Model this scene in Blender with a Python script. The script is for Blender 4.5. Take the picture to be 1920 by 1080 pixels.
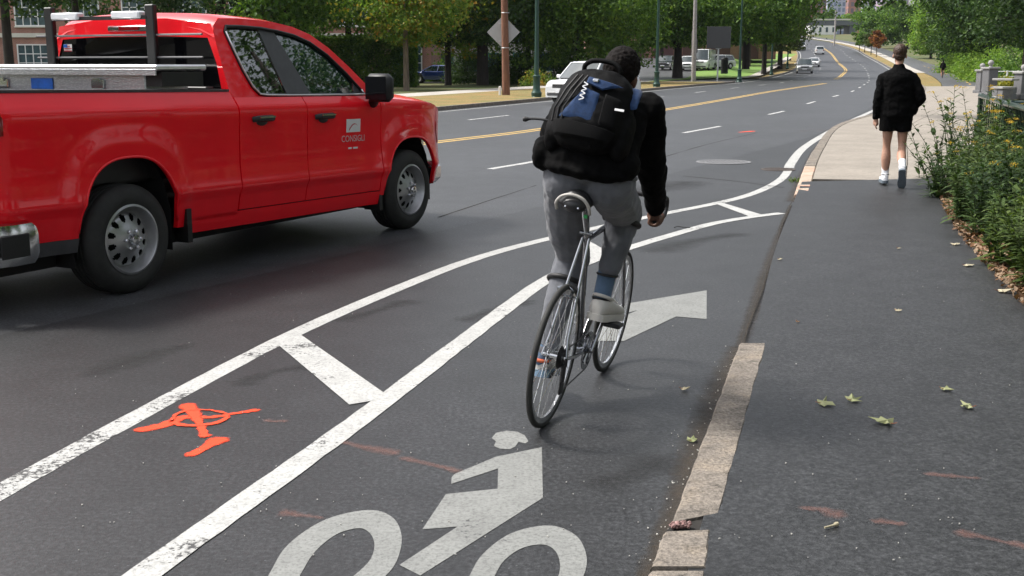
import bpy, bmesh, math, random
import numpy as np
from mathutils import Vector, Matrix, Euler
random.seed(7); RNG = np.random.default_rng(11)
R_ = math.radians
S = bpy.context.scene
C = S.collection
for o in list(bpy.data.objects): bpy.data.objects.remove(o)

# ------------------------------------------------------------------ camera
F_PX, CAM_H, HORIZON = 2150.0, 1.66, 117.0
PITCH = math.atan((540 - HORIZON) / F_PX)
cam = bpy.data.cameras.new('camera'); cam_o = bpy.data.objects.new('camera', cam); C.objects.link(cam_o)
cam.sensor_width = 36; cam.lens = 36 * F_PX / 1920; cam.clip_start = .05; cam.clip_end = 4000
cam_o.location = (0, 0, CAM_H); cam_o.rotation_euler = (math.pi / 2 - PITCH, 0, 0)
S.camera = cam_o
# ------------------------------------------------------------------ sky, sun, exposure
SUN_EL, SUN_AZ = R_(54), R_(284)          # azimuth clockwise from +Y: veiled sun high on the left, a little ahead
W = bpy.data.worlds.new('World'); S.world = W; W.use_nodes = True
nt = W.node_tree; nt.nodes.clear()
sky = nt.nodes.new('ShaderNodeTexSky'); sky.sky_type = 'NISHITA'; sky.sun_disc = False
sky.sun_elevation = SUN_EL; sky.sun_rotation = SUN_AZ; sky.air_density = 1.0; sky.dust_density = 4.0; sky.ozone_density = 1.0
hsv = nt.nodes.new('ShaderNodeHueSaturation'); hsv.inputs['Saturation'].default_value = .30
# broken cloud over the whole sky
tc = nt.nodes.new('ShaderNodeTexCoord'); mp = nt.nodes.new('ShaderNodeMapping'); mp.inputs['Scale'].default_value = (1, 1, 2.2)
cn = nt.nodes.new('ShaderNodeTexNoise'); cn.inputs['Scale'].default_value = 3.2; cn.inputs['Detail'].default_value = 6
cr = nt.nodes.new('ShaderNodeValToRGB'); cr.color_ramp.elements[0].position = .38; cr.color_ramp.elements[1].position = .6
cr.color_ramp.elements[0].color = (1.0, 1.0, 1.0, 1); cr.color_ramp.elements[1].color = (1.7, 1.7, 1.7, 1)
mx = nt.nodes.new('ShaderNodeMix'); mx.data_type = 'RGBA'; mx.blend_type = 'MULTIPLY'; mx.inputs[0].default_value = 1
bg = nt.nodes.new('ShaderNodeBackground'); bg.inputs['Strength'].default_value = .105
wo = nt.nodes.new('ShaderNodeOutputWorld')
nt.links.new(tc.outputs['Generated'], mp.inputs[0]); nt.links.new(mp.outputs[0], cn.inputs['Vector']); nt.links.new(cn.outputs[0], cr.inputs[0])
nt.links.new(sky.outputs[0], hsv.inputs['Color']); nt.links.new(hsv.outputs[0], mx.inputs[6]); nt.links.new(cr.outputs[0], mx.inputs[7])
nt.links.new(mx.outputs[2], bg.inputs[0]); nt.links.new(bg.outputs[0], wo.inputs[0])
sl = bpy.data.lights.new('sun', 'SUN'); sl.energy = 2.7; sl.angle = R_(10); sl.color = (1, .96, .9)
so = bpy.data.objects.new('sun', sl); C.objects.link(so)
sd = Vector((math.sin(SUN_AZ) * math.cos(SUN_EL), math.cos(SUN_AZ) * math.cos(SUN_EL), math.sin(SUN_EL)))
so.rotation_euler = sd.to_track_quat('Z', 'Y').to_euler(); so.location = sd * 60
S.view_settings.view_transform = 'Standard'; S.view_settings.look = 'None'; S.view_settings.gamma = 1
S.view_settings.use_curve_mapping = False; S.view_settings.exposure = .82
S.render.engine = 'CYCLES'; S.cycles.max_bounces = 6; S.cycles.transparent_max_bounces = 12

# ------------------------------------------------------------------ places on the ground
def zt(Y):                                  # height of the ground: level, then climbing far off
    if Y < 110: return 0.
    if Y < 287: return 1.56e-4 * (Y - 110) ** 2
    if Y < 400: return 4.887 + .0552 * (Y - 287)
    return 11.12
def ray(px, py):
    u = (px - 960) / F_PX; v = (540 - py) / F_PX
    return u, math.cos(PITCH) + v * math.sin(PITCH), -math.sin(PITCH) + v * math.cos(PITCH)
def gp(px, py, dz=0.):                      # the spot on the ground (raised by dz) seen at a place of the photo
    a, b, c = ray(px, py); f = lambda t: CAM_H + c * t - zt(b * t) - dz
    t = 1.; last = 0
    while f(t) > 0 and t < 3000: last = t; t *= 1.01
    lo, hi = last, t
    for _ in range(45):
        m = (lo + hi) / 2
        if f(m) > 0: lo = m
        else: hi = m
    return Vector((a * lo, b * lo, CAM_H + c * lo))
def at(px, py, Y):                          # the spot at distance Y
    a, b, c = ray(px, py); t = Y / b
    return Vector((a * t, Y, CAM_H + c * t))

# ------------------------------------------------------------------ materials
MATS = {}
def nmat(name):
    m = bpy.data.materials.new(name); m.use_nodes = True; MATS[name] = m
    return m, m.node_tree, m.node_tree.nodes['Principled BSDF']
def N(nt, t, **kw):
    n = nt.nodes.new(t)
    for k, v in kw.items():
        if k in n.inputs: n.inputs[k].default_value = v
        else: setattr(n, k, v)
    return n
def ramp(nt, src, stops):
    r = nt.nodes.new('ShaderNodeValToRGB'); e = r.color_ramp.elements
    while len(e) < len(stops): e.new(.5)
    for i, (p, c) in enumerate(stops):
        e[i].position = p; e[i].color = (c, c, c, 1) if not hasattr(c, '__len__') else (*c, 1)
    nt.links.new(src, r.inputs[0]); return r.outputs[0]
def mixc(nt, fac, a, b, mode='MIX'):
    m = nt.nodes.new('ShaderNodeMix'); m.data_type = 'RGBA'; m.blend_type = mode
    for sock, v in ((m.inputs[0], fac), (m.inputs[6], a), (m.inputs[7], b)):
        if isinstance(v, (int, float)): sock.default_value = v
        elif isinstance(v, tuple): sock.default_value = (*v, 1)
        else: nt.links.new(v, sock)
    return m.outputs[2]
def noise(nt, scale, detail=4, rough=.55, obj=False, dist=0):
    n = N(nt, 'ShaderNodeTexNoise', Scale=scale, Detail=detail, Roughness=rough, Distortion=dist)
    if obj:
        t = N(nt, 'ShaderNodeTexCoord'); nt.links.new(t.outputs['Object'], n.inputs['Vector'])
    else:
        g = N(nt, 'ShaderNodeNewGeometry'); nt.links.new(g.outputs['Position'], n.inputs['Vector'])
    return n.outputs[0]
def bump(nt, p, h, strength=.3, dist=.01):
    b = N(nt, 'ShaderNodeBump', Strength=strength, Distance=dist); nt.links.new(h, b.inputs['Height']); nt.links.new(b.outputs[0], p.inputs['Normal'])
def simple(name, col, rough=.5, metal=0., var=.15, scale=8., bmp=0., bscale=60., coat=0., obj=True, spec=.5):
    m, nt, p = nmat(name)
    a = tuple(c * (1 - var) for c in col); b = tuple(min(1, c * (1 + var)) for c in col)
    nt.links.new(ramp(nt, noise(nt, scale, 5, .6, obj), [(.3, a), (.7, b)]), p.inputs['Base Color'])
    p.inputs['Roughness'].default_value = rough; p.inputs['Metallic'].default_value = metal; p.inputs['Coat Weight'].default_value = coat
    p.inputs['Coat Roughness'].default_value = .04; p.inputs['Specular IOR Level'].default_value = spec
    if bmp: bump(nt, p, noise(nt, bscale, 4, .6, obj), bmp, .004)
    return m
def asphalt(name, base, patch=.2):
    m, nt, p = nmat(name)
    big = noise(nt, .35, 4, .6); mid = noise(nt, 3.0, 5, .65); fine = noise(nt, 48, 5, .8); grit = noise(nt, 150, 3, .7)
    c0 = ramp(nt, big, [(.3, tuple(b * (1 - patch) for b in base)), (.7, tuple(b * (1 + patch) for b in base))])
    c1 = mixc(nt, 1., c0, ramp(nt, mid, [(.3, .72), (.7, 1.25)]), 'MULTIPLY')
    c2 = mixc(nt, 1., c1, ramp(nt, fine, [(.38, .30), (.50, .9), (.64, 2.1)]), 'MULTIPLY')
    v = N(nt, 'ShaderNodeTexVoronoi', Scale=48., feature='F1'); g = N(nt, 'ShaderNodeNewGeometry'); nt.links.new(g.outputs['Position'], v.inputs['Vector'])
    spot = ramp(nt, v.outputs['Distance'], [(.12, 1.), (.24, 0.)])
    sel = ramp(nt, v.outputs['Color'], [(.80, 0.), (.86, 1.)])
    f = mixc(nt, 1., spot, sel, 'MULTIPLY')
    c3 = mixc(nt, f, c2, tuple(min(1, b * 3.6) for b in base))
    nt.links.new(c3, p.inputs['Base Color']); p.inputs['Roughness'].default_value = .48; p.inputs['Specular IOR Level'].default_value = .55; p.inputs['Diffuse Roughness'].default_value = 1.
    hb = mixc(nt, .5, fine, grit); bump(nt, p, hb, .40, .008)
    return m
def paint(name, col, wear=.45, flake=38.):
    m, nt, p = nmat(name)
    n1 = noise(nt, flake, 6, .7); n2 = noise(nt, 2.2, 3, .6)
    a = mixc(nt, .5, n1, n2)
    f = ramp(nt, a, [(wear - .055, 1.), (wear - .02, 0.)])
    grime = ramp(nt, noise(nt, 5, 5, .7), [(.3, tuple(c * .78 for c in col)), (.7, col)])
    fine = ramp(nt, noise(nt, 60, 4, .75), [(.34, .62), (.5, .98), (.66, 1.12)])
    nt.links.new(mixc(nt, f, mixc(nt, 1., grime, fine, 'MULTIPLY'), (.05, .05, .05)), p.inputs['Base Color'])
    p.inputs['Roughness'].default_value = .65; bump(nt, p, noise(nt, 120, 3, .7), .35, .004)
    return m
def leafmat(name, cols, trans=.35, rough=.55):
    m, nt, p = nmat(name)
    g = N(nt, 'ShaderNodeNewGeometry'); big = noise(nt, .8, 3, .6)
    f = mixc(nt, .55, g.outputs['Random Per Island'], ramp(nt, big, [(.3, 0.), (.7, 1.)]))
    n = len(cols); col = ramp(nt, f, [(.12 + .76 * i / (n - 1), c) for i, c in enumerate(cols)])
    nt.links.new(col, p.inputs['Base Color']); p.inputs['Roughness'].default_value = rough; p.inputs['Specular IOR Level'].default_value = .3
    t = N(nt, 'ShaderNodeBsdfTranslucent'); nt.links.new(mixc(nt, 1., col, (1.2, 1.25, .6), 'MULTIPLY'), t.inputs['Color'])
    x = N(nt, 'ShaderNodeMixShader'); x.inputs[0].default_value = trans
    nt.links.new(p.outputs[0], x.inputs[1]); nt.links.new(t.outputs[0], x.inputs[2])
    nt.links.new(x.outputs[0], nt.nodes['Material Output'].inputs['Surface'])
    return m
def bark(name, col):
    m, nt, p = nmat(name)
    tcn = N(nt, 'ShaderNodeTexCoord'); mpn = N(nt, 'ShaderNodeMapping'); mpn.inputs['Scale'].default_value = (1, 1, .18)
    nt.links.new(tcn.outputs['Object'], mpn.inputs[0])
    n = N(nt, 'ShaderNodeTexNoise', Scale=9., Detail=6., Roughness=.7); nt.links.new(mpn.outputs[0], n.inputs['Vector'])
    nt.links.new(ramp(nt, n.outputs[0], [(.3, tuple(c * .45 for c in col)), (.7, tuple(c * 1.3 for c in col))]), p.inputs['Base Color'])
    p.inputs['Roughness'].default_value = .95; bump(nt, p, n.outputs[0], .8, .05)
    return m

M = {}
M['asphalt'] = asphalt('asphalt_road', (.0275, .0283, .030))
M['asphalt_sheen'] = asphalt('asphalt_sheen_lanes', (.045, .0464, .050))  # lighter copy of the road asphalt, imitating its brightening at grazing angles
M['asphalt_walk'] = asphalt('asphalt_walk', (.024, .0246, .0258), .12)
M['asphalt_path'] = asphalt('asphalt_path', (.085, .085, .09), .1)
M['white_paint'] = paint('white_line_paint', (.45, .45, .435), .445)
M['white_worn'] = paint('white_line_worn', (.45, .45, .435), .485)
M['thermo'] = paint('grey_white_symbol_paint', (.225, .23, .22), .40)
M['yellow_paint'] = paint('yellow_line_paint', (.62, .40, .10), .40)
def spray(name, col, lo, hi, flake, dens=1.):
    """sprayed paint: thins out to nothing at its rim, speckled on the grain of the asphalt"""
    m, nt, p = nmat(name); at_ = N(nt, 'ShaderNodeAttribute', attribute_name='rim'); n1 = noise(nt, flake, 5, .75); n2 = noise(nt, 9, 4, .6)
    k = N(nt, 'ShaderNodeMath', operation='ADD'); nt.links.new(at_.outputs['Fac'], k.inputs[0]); s_ = N(nt, 'ShaderNodeMath', operation='MULTIPLY'); nt.links.new(mixc(nt, .4, n1, n2), s_.inputs[0]); s_.inputs[1].default_value = 1.3; nt.links.new(s_.outputs[0], k.inputs[1]); kk = N(nt, 'ShaderNodeMath', operation='DIVIDE'); nt.links.new(k.outputs[0], kk.inputs[0]); kk.inputs[1].default_value = 2.4; k = kk
    a = ramp(nt, k.outputs[0], [(lo, 0.), (hi, dens)]); nt.links.new(ramp(nt, n2, [(.3, tuple(c * .85 for c in col)), (.7, col)]), p.inputs['Base Color']); p.inputs['Roughness'].default_value = .8; bump(nt, p, noise(nt, 120, 3, .7), .5, .006)
    t = N(nt, 'ShaderNodeBsdfTransparent'); x = N(nt, 'ShaderNodeMixShader'); nt.links.new(a, x.inputs[0]); nt.links.new(t.outputs[0], x.inputs[1]); nt.links.new(p.outputs[0], x.inputs[2]); nt.links.new(x.outputs[0], nt.nodes['Material Output'].inputs['Surface']); return m
M['orange_spray'] = spray('orange_spray_paint', (.80, .052, .006), .29, .46, 60)
M['pink_spray'] = spray('faded_pink_spray', (.30, .14, .11), .36, .95, 24, .5)
M['stain'] = spray('dark_oil_stain', (.012, .012, .012), .33, .9, 14, .55)
M['gutter_dirt'] = spray('gutter_dirt', (.05, .038, .026), .30, .75, 22, .75)
M['kerb_paint'] = paint('kerb_orange_flecks', (.75, .16, .07), .5, 9)
# ------------------------------------------------------------------ mesh helpers
class MB:
    def __init__(s): s.v = []; s.f = []; s.mi = []
    def add(s, vs, fs, m=0):
        b = len(s.v); s.v += [tuple(v) for v in vs]; s.f += [tuple(b + i for i in f) for f in fs]; s.mi += [m] * len(fs); return s
    def box(s, c, d, rot=None, m=0, bev=0.):
        x, y, z = d[0] / 2, d[1] / 2, d[2] / 2
        if bev <= 0:
            vs = [Vector((sx * x, sy * y, sz * z)) for sz in (-1, 1) for sy in (-1, 1) for sx in (-1, 1)]
            fs = [(0, 2, 3, 1), (4, 5, 7, 6), (0, 1, 5, 4), (2, 6, 7, 3), (0, 4, 6, 2), (1, 3, 7, 5)]
        else:
            b = min(bev, x * .9, y * .9, z * .9); vs = []; idx = {}
            for sz in (-1, 1):
                for sy in (-1, 1):
                    for sx in (-1, 1):
                        for k in range(3):
                            p = [sx * x, sy * y, sz * z]
                            for a in range(3):
                                if a != k: p[a] -= (sx, sy, sz)[a] * b
                            idx[(sx, sy, sz, k)] = len(vs); vs.append(Vector(p))
            fs = []
            for k in range(3):
                a, c2 = [i for i in range(3) if i != k]
                for sg in (-1, 1):
                    q = []
                    for (sa, sc) in ((-1, -1), (1, -1), (1, 1), (-1, 1)):
                        t = [0, 0, 0]; t[k] = sg; t[a] = sa; t[c2] = sc; q.append(idx[(*t, k)])
                    fs.append(tuple(q))
            for k in range(3):                       # edges along axis k
                a, c2 = [i for i in range(3) if i != k]
                for sa in (-1, 1):
                    for sc in (-1, 1):
                        q = []
                        for (sk, kk) in ((-1, a), (-1, c2), (1, c2), (1, a)):
                            t = [0, 0, 0]; t[k] = sk; t[a] = sa; t[c2] = sc; q.append(idx[(*t, kk)])
                        fs.append(tuple(q))
            for sz in (-1, 1):
                for sy in (-1, 1):
                    for sx in (-1, 1): fs.append(tuple(idx[(sx, sy, sz, k)] for k in range(3)))
        if rot is not None: vs = [rot @ v for v in vs]
        return s.add([v + Vector(c) for v in vs], fs, m)
    def tube(s, path, rad, n=10, m=0, cap=True, flat=1., closed=False):
        P = [Vector(p) for p in path]; k = len(P)
        if not hasattr(rad, '__len__'): rad = [rad] * k
        up = None; vs = []; 
        for i in range(k):
            t = (P[(i + 1) % k] - P[i - 1]) if closed else (P[min(i + 1, k - 1)] - P[max(i - 1, 0)])
            t.normalize()
            if up is None:
                up = Vector((0, 0, 1)) if abs(t.z) < .9 else Vector((1, 0, 0))
            a = t.cross(up)
            if a.length < 1e-5: a = t.orthogonal()
            a.normalize(); b = a.cross(t); up = b
            for j in range(n):
                th = 2 * math.pi * j / n
                vs.append(P[i] + a * math.cos(th) * rad[i] + b * math.sin(th) * rad[i] * flat)
        fs = []
        for i in range(k if closed else k - 1):
            i2 = (i + 1) % k
            for j in range(n): fs.append((i * n + j, i * n + (j + 1) % n, i2 * n + (j + 1) % n, i2 * n + j))
        if cap and not closed: fs += [tuple(range(n - 1, -1, -1)), tuple((k - 1) * n + j for j in range(n))]
        return s.add(vs, fs, m)
    def loft(s, secs, m=0, closed=True, cap=True):
        k = len(secs[0]); vs = [v for sec in secs for v in sec]; fs = []
        for i in range(len(secs) - 1):
            for j in range(k if closed else k - 1):
                fs.append((i * k + j, i * k + (j + 1) % k, (i + 1) * k + (j + 1) % k, (i + 1) * k + j))
        if cap and closed: fs += [tuple(range(k - 1, -1, -1)), tuple((len(secs) - 1) * k + j for j in range(k))]
        return s.add(vs, fs, m)
    def lathe(s, prof, n=32, axis='z', o=(0, 0, 0), m=0, closed=False):
        # prof: (r, h)
        vs = []; k = len(prof)
        for j in range(n):
            th = 2 * math.pi * j / n; c, d = math.cos(th), math.sin(th)
            for r, h in prof:
                p = {'z': (r * c, r * d, h), 'y': (r * c, h, r * d), 'x': (h, r * c, r * d)}[axis]
                vs.append((p[0] + o[0], p[1] + o[1], p[2] + o[2]))
        fs = []
        for j in range(n):
            j2 = (j + 1) % n
            for i in range(k if closed else k - 1):
                i2 = (i + 1) % k
                fs.append((j * k + i, j2 * k + i, j2 * k + i2, j * k + i2))
        return s.add(vs, fs, m)
    def ell(s, c, r, rot=None, n=16, k=10, m=0):
        vs = []; fs = []
        for i in range(k + 1):
            ph = math.pi * i / k
            for j in range(n):
                th = 2 * math.pi * j / n
                v = Vector((r[0] * math.sin(ph) * math.cos(th), r[1] * math.sin(ph) * math.sin(th), r[2] * math.cos(ph)))
                vs.append((rot @ v if rot is not None else v) + Vector(c))
        for i in range(k):
            for j in range(n): fs.append((i * n + j, (i + 1) * n + j, (i + 1) * n + (j + 1) % n, i * n + (j + 1) % n))
        return s.add(vs, fs, m)
    def prism(s, poly, z0, z1, m=0):            # poly: xy
        n = len(poly); vs = [(x, y, z0) for x, y in poly] + [(x, y, z1) for x, y in poly]
        fs = [tuple(range(n - 1, -1, -1)), tuple(range(n, 2 * n))] + [(i, (i + 1) % n, n + (i + 1) % n, n + i) for i in range(n)]
        return s.add(vs, fs, m)
    def mesh(s, name='m'):
        me = bpy.data.meshes.new(name); me.from_pydata(s.v, [], s.f); me.validate()
        bm = bmesh.new(); bm.from_mesh(me); bmesh.ops.remove_doubles(bm, verts=bm.verts, dist=1e-5) if False else None
        bmesh.ops.recalc_face_normals(bm, faces=bm.faces); bm.to_mesh(me); bm.free()
        if any(s.mi) and len(me.polygons) == len(s.mi): me.polygons.foreach_set('material_index', s.mi)
        return me
    def build(s, name, mat, parent=None, smooth=None, loc=None, flip=False):
        me = s.mesh(name)
        return link(name, me, mat, parent, smooth, loc)
def link(name, me, mat, parent=None, smooth=None, loc=None):
    o = bpy.data.objects.new(name, me); C.objects.link(o)
    for m in (mat if isinstance(mat, (list, tuple)) else [mat]): me.materials.append(m)
    if parent is not None: o.parent = parent
    if loc is not None: o.location = loc
    if smooth is not None:
        me.polygons.foreach_set('use_smooth', [True] * len(me.polygons))
        if smooth < 179: me.set_sharp_from_angle(angle=R_(smooth))
    return o
def tag(o, label=None, cat=None, group=None, kind=None):
    if label: o['label'] = label
    if cat: o['category'] = cat
    if group: o['group'] = group
    if kind: o['kind'] = kind
    return o
def empty(name, label=None, cat=None, loc=(0, 0, 0), rz=0., group=None, rot=None, scale=None):
    o = bpy.data.objects.new(name, None); C.objects.link(o); o.location = loc; o.rotation_euler = rot or (0, 0, rz)
    if scale: o.scale = (scale,) * 3
    return tag(o, label, cat, group)
def copy_tree(o, parent=None):
    c = o.copy(); C.objects.link(c); c.parent = parent
    for ch in list(o.children): copy_tree(ch, c)
    return c
def cr_spline(pts, n=8):
    P = [Vector(p) for p in pts]; out = []
    for i in range(len(P) - 1):
        p0 = P[i - 1] if i else P[0] * 2 - P[1]; p1 = P[i]; p2 = P[i + 1]; p3 = P[i + 2] if i + 2 < len(P) else P[-1] * 2 - P[-2]
        for k in range(n):
            t = k / n
            out.append(.5 * ((2 * p1) + (p2 - p0) * t + (2 * p0 - 5 * p1 + 4 * p2 - p3) * t * t + (3 * p1 - p0 - 3 * p2 + p3) * t ** 3))
    out.append(P[-1]); return out
def resample(pts, step):
    out = [pts[0].copy()]; acc = 0.
    for a, b in zip(pts, pts[1:]):
        L = (b - a).length; d = step - acc
        while d <= L:
            out.append(a.lerp(b, d / L)); d += step
        acc = (acc + L) % step if L else acc
    out.append(pts[-1].copy()); return out
def offset_line(pts, d):                      # d > 0: to the right
    out = []
    for i, p in enumerate(pts):
        t = (pts[min(i + 1, len(pts) - 1)] - pts[max(i - 1, 0)]); t.z = 0; t.normalize()
        out.append(p + Vector((t.y, -t.x, 0)) * d)
    return out
def sub(pts, y0, y1): return [p for p in pts if y0 <= p.y <= y1]
def remeshed(mb, name, voxel, smooth=6, wrinkle=0., wscale=.12, wmat=None, subs=0):
    """one continuous skin over overlapping volumes"""
    me = mb.mesh(name); o = bpy.data.objects.new('tmp', me); C.objects.link(o)
    r = o.modifiers.new('r', 'REMESH'); r.mode = 'VOXEL'; r.voxel_size = voxel
    s_ = o.modifiers.new('s', 'SMOOTH'); s_.iterations = smooth; s_.factor = .5
    if wrinkle:
        tx = bpy.data.textures.new('folds', 'CLOUDS'); tx.noise_scale = wscale; tx.noise_depth = 2
        d = o.modifiers.new('d', 'DISPLACE'); d.texture = tx; d.strength = wrinkle; d.mid_level = .5; d.texture_coords = 'LOCAL'
    dg = bpy.context.evaluated_depsgraph_get(); dg.update()
    out = bpy.data.meshes.new_from_object(o.evaluated_get(dg)); bpy.data.objects.remove(o); out.name = name
    out.materials.clear()
    return out
def text_mesh(body, size, extrude=.002, font=None):
    cu = bpy.data.curves.new('t', 'FONT'); cu.body = body; cu.size = size; cu.extrude = extrude; cu.align_x = 'CENTER'; cu.align_y = 'CENTER'
    o = bpy.data.objects.new('t', cu); C.objects.link(o); dg = bpy.context.evaluated_depsgraph_get(); dg.update()
    me = bpy.data.meshes.new_from_object(o.evaluated_get(dg)); bpy.data.objects.remove(o); me.materials.clear(); return me
# ------------------------------------------------------------------ ground, road, pavements
M['grass_ground'] = None
m, nt, p = nmat('grass_ground')
g1 = noise(nt, .22, 5, .65); g2 = noise(nt, 6, 5, .7); g3 = noise(nt, 45, 3, .7)
a = ramp(nt, g1, [(.36, (.05, .085, .022)), (.5, (.085, .095, .03)), (.64, (.12, .10, .035))])
nt.links.new(mixc(nt, 1., mixc(nt, 1., a, ramp(nt, g2, [(.3, .7), (.7, 1.25)]), 'MULTIPLY'), ramp(nt, g3, [(.3, .6), (.7, 1.4)]), 'MULTIPLY'), p.inputs['Base Color'])
p.inputs['Roughness'].default_value = .95; bump(nt, p, g3, .8, .03); M['grass_ground'] = m
m, nt, p = nmat('verge_grass')
g1 = noise(nt, .5, 5, .65); g3 = noise(nt, 30, 3, .7)
a = ramp(nt, g1, [(.32, (.12, .13, .035)), (.5, (.21, .155, .05)), (.68, (.27, .155, .05))])
nt.links.new(mixc(nt, 1., a, ramp(nt, g3, [(.3, .6), (.7, 1.4)]), 'MULTIPLY'), p.inputs['Base Color']); p.inputs['Roughness'].default_value = .95; bump(nt, p, g3, .8, .03); M['verge'] = m
m, nt, p = nmat('green_lawn')
g1 = noise(nt, .3, 5, .65); g3 = noise(nt, 30, 3, .7)
a = ramp(nt, g1, [(.35, (.10, .21, .03)), (.65, (.17, .25, .05))])
nt.links.new(mixc(nt, 1., a, ramp(nt, g3, [(.3, .7), (.7, 1.3)]), 'MULTIPLY'), p.inputs['Base Color']); p.inputs['Roughness'].default_value = .95; M['lawn'] = m
def concrete(name, base, b=.35):
    m, nt, p = nmat(name)
    a = ramp(nt, noise(nt, 1.1, 6, .65), [(.3, tuple(c * .82 for c in base)), (.7, tuple(c * 1.12 for c in base))])
    s_ = ramp(nt, noise(nt, 14, 6, .75), [(.28, .72), (.5, 1.), (.75, 1.1)]); f = noise(nt, 190, 2, .6)
    nt.links.new(mixc(nt, 1., mixc(nt, 1., a, s_, 'MULTIPLY'), ramp(nt, f, [(.3, .8), (.7, 1.2)]), 'MULTIPLY'), p.inputs['Base Color'])
    p.inputs['Roughness'].default_value = .85; bump(nt, p, mixc(nt, .4, noise(nt, 28, 5, .7), f), b, .01); return m
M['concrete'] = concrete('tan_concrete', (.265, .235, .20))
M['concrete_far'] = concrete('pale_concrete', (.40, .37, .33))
m, nt, p = nmat('granite_kerb')
tcn = N(nt, 'ShaderNodeTexCoord'); mpn = N(nt, 'ShaderNodeMapping'); mpn.inputs['Scale'].default_value = (.35, 2.2, 2.2); mpn.inputs['Rotation'].default_value = (0, 0, .5)
nt.links.new(tcn.outputs['Object'], mpn.inputs[0])
wv = N(nt, 'ShaderNodeTexNoise', Scale=16., Detail=6., Roughness=.7); 
g = N(nt, 'ShaderNodeNewGeometry'); mp2 = N(nt, 'ShaderNodeMapping'); mp2.inputs['Rotation'].default_value = (0, 0, -.45); mp2.inputs['Scale'].default_value = (.7, 1.3, 1.)
nt.links.new(g.outputs['Position'], mp2.inputs[0]); nt.links.new(mp2.outputs[0], wv.inputs['Vector'])
a = ramp(nt, noise(nt, 5, 6, .7), [(.28, (.11, .095, .078)), (.5, (.19, .165, .14)), (.75, (.25, .205, .155))])
nt.links.new(mixc(nt, 1., mixc(nt, 1., a, ramp(nt, wv.outputs[0], [(.36, .55), (.46, .95), (.6, 1.1)]), 'MULTIPLY'), ramp(nt, noise(nt, 70, 4, .75), [(.34, .5), (.66, 1.45)]), 'MULTIPLY'), p.inputs['Base Color'])
p.inputs['Roughness'].default_value = .9; bump(nt, p, mixc(nt, .5, wv.outputs[0], noise(nt, 60, 4, .7)), .9, .012); M['granite'] = m
m, nt, p = nmat('granite_kerb_sprayed')
f = ramp(nt, noise(nt, 5.5, 4, .6), [(.50, 0.), (.66, .5)])
a = ramp(nt, noise(nt, 5, 6, .7), [(.3, (.33, .26, .20)), (.7, (.47, .39, .31))])
nt.links.new(mixc(nt, f, a, (.72, .19, .10)), p.inputs['Base Color']); p.inputs['Roughness'].default_value = .9; bump(nt, p, noise(nt, 60, 4, .7), .6, .01); M['granite_spray'] = m
M['crack'] = simple('crack_dirt', (.018, .016, .014), .95, var=.5, scale=20)
M['dirt'] = simple('bare_soil', (.085, .06, .04), .95, var=.4, scale=6, bmp=.8)
M['iron'] = simple('cast_iron', (.22, .22, .225), .6, .5, var=.25, scale=30, bmp=.8, bscale=90)
M['drain_iron'] = simple('drain_iron', (.13, .11, .10), .6, .6, var=.25, scale=30, bmp=.8, bscale=90)

# ground sheet
mb = MB(); xs = [-900, -500, -300, -200, -120, -80, -50, -30, -15, 0, 15, 30, 50, 80, 120, 160, 240, 400, 700, 1100]; ys = [-120, -40, 0, 40, 80] + list(range(110, 411, 10)) + [450, 600, 900, 1500, 2600]
mb.add([(x, y, zt(y) - .035) for y in ys for x in xs], [(j * len(xs) + i, j * len(xs) + i + 1, (j + 1) * len(xs) + i + 1, (j + 1) * len(xs) + i) for j in range(len(ys) - 1) for i in range(len(xs) - 1)])
tag(mb.build('ground', M['grass_ground'], smooth=180), kind='structure')

V2 = lambda l: [Vector((x, y, 0)) for x, y in l]
CEN = resample(cr_spline(V2([(-22.5, -16), (-17.4, -6), (-12.2, 4.5), (-6.7, 14.5), (-1.57, 24.55), (.96, 29.81), (5.58, 41.8), (9.8, 53.2), (14.4, 65.87), (19.9, 80.2), (25.5, 94.73), (32.2, 116), (40.7, 143.7), (49.8, 174.3), (60.9, 219), (68.6, 250), (74.2, 275), (79.4, 305), (81, 345), (76, 385), (60, 425), (20, 470)])), .5)
RK = cr_spline(V2([(-4.4, -15), (-2.1, -6), (-.34, .5), (.55, 3.7), (1.35, 6.63), (2.3, 10), (3.30, 13.5), (5.53, 21.1), (8.39, 29.81), (12.5, 39.0), (20.1, 58.1), (25.1, 71), (31.0, 89), (37.1, 107.5), (47.8, 142.6), (59.8, 185.2), (68.3, 218), (78, 259), (83, 282), (87, 310), (88.8, 345), (84, 389), (66, 431), (24, 477)]))
LK = offset_line(CEN, -7.25)
def match(line, n):
    d = [0.]
    for a, b in zip(line, line[1:]): d.append(d[-1] + (b - a).length)
    out = []; i = 0
    for k in range(n):
        t = d[-1] * k / (n - 1)
        while i < len(d) - 2 and d[i + 1] < t: i += 1
        out.append(line[i].lerp(line[i + 1], (t - d[i]) / max(1e-9, d[i + 1] - d[i])))
    return out
def nearest_t(line, p): return min(range(len(line)), key=lambda i: (line[i] - p).length_squared)
def sheet(name, left, right, dz, mat, n=None, cross=4, parent=None, zf=None):
    """a strip of surface between two lines, lying dz above the ground"""
    mb = MB(); rows = len(left)
    for a, b in zip(left, right):
        for k in range(cross + 1):
            q = a.lerp(b, k / cross); mb.v.append((q.x, q.y, zt(q.y) + (dz(q) if callable(dz) else dz)))
    for i in range(rows - 1):
        for k in range(cross): mb.f.append((i * (cross + 1) + k, i * (cross + 1) + k + 1, (i + 1) * (cross + 1) + k + 1, (i + 1) * (cross + 1) + k)); mb.mi.append(0)
    return mb.build(name, mat, parent, smooth=180)
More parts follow.
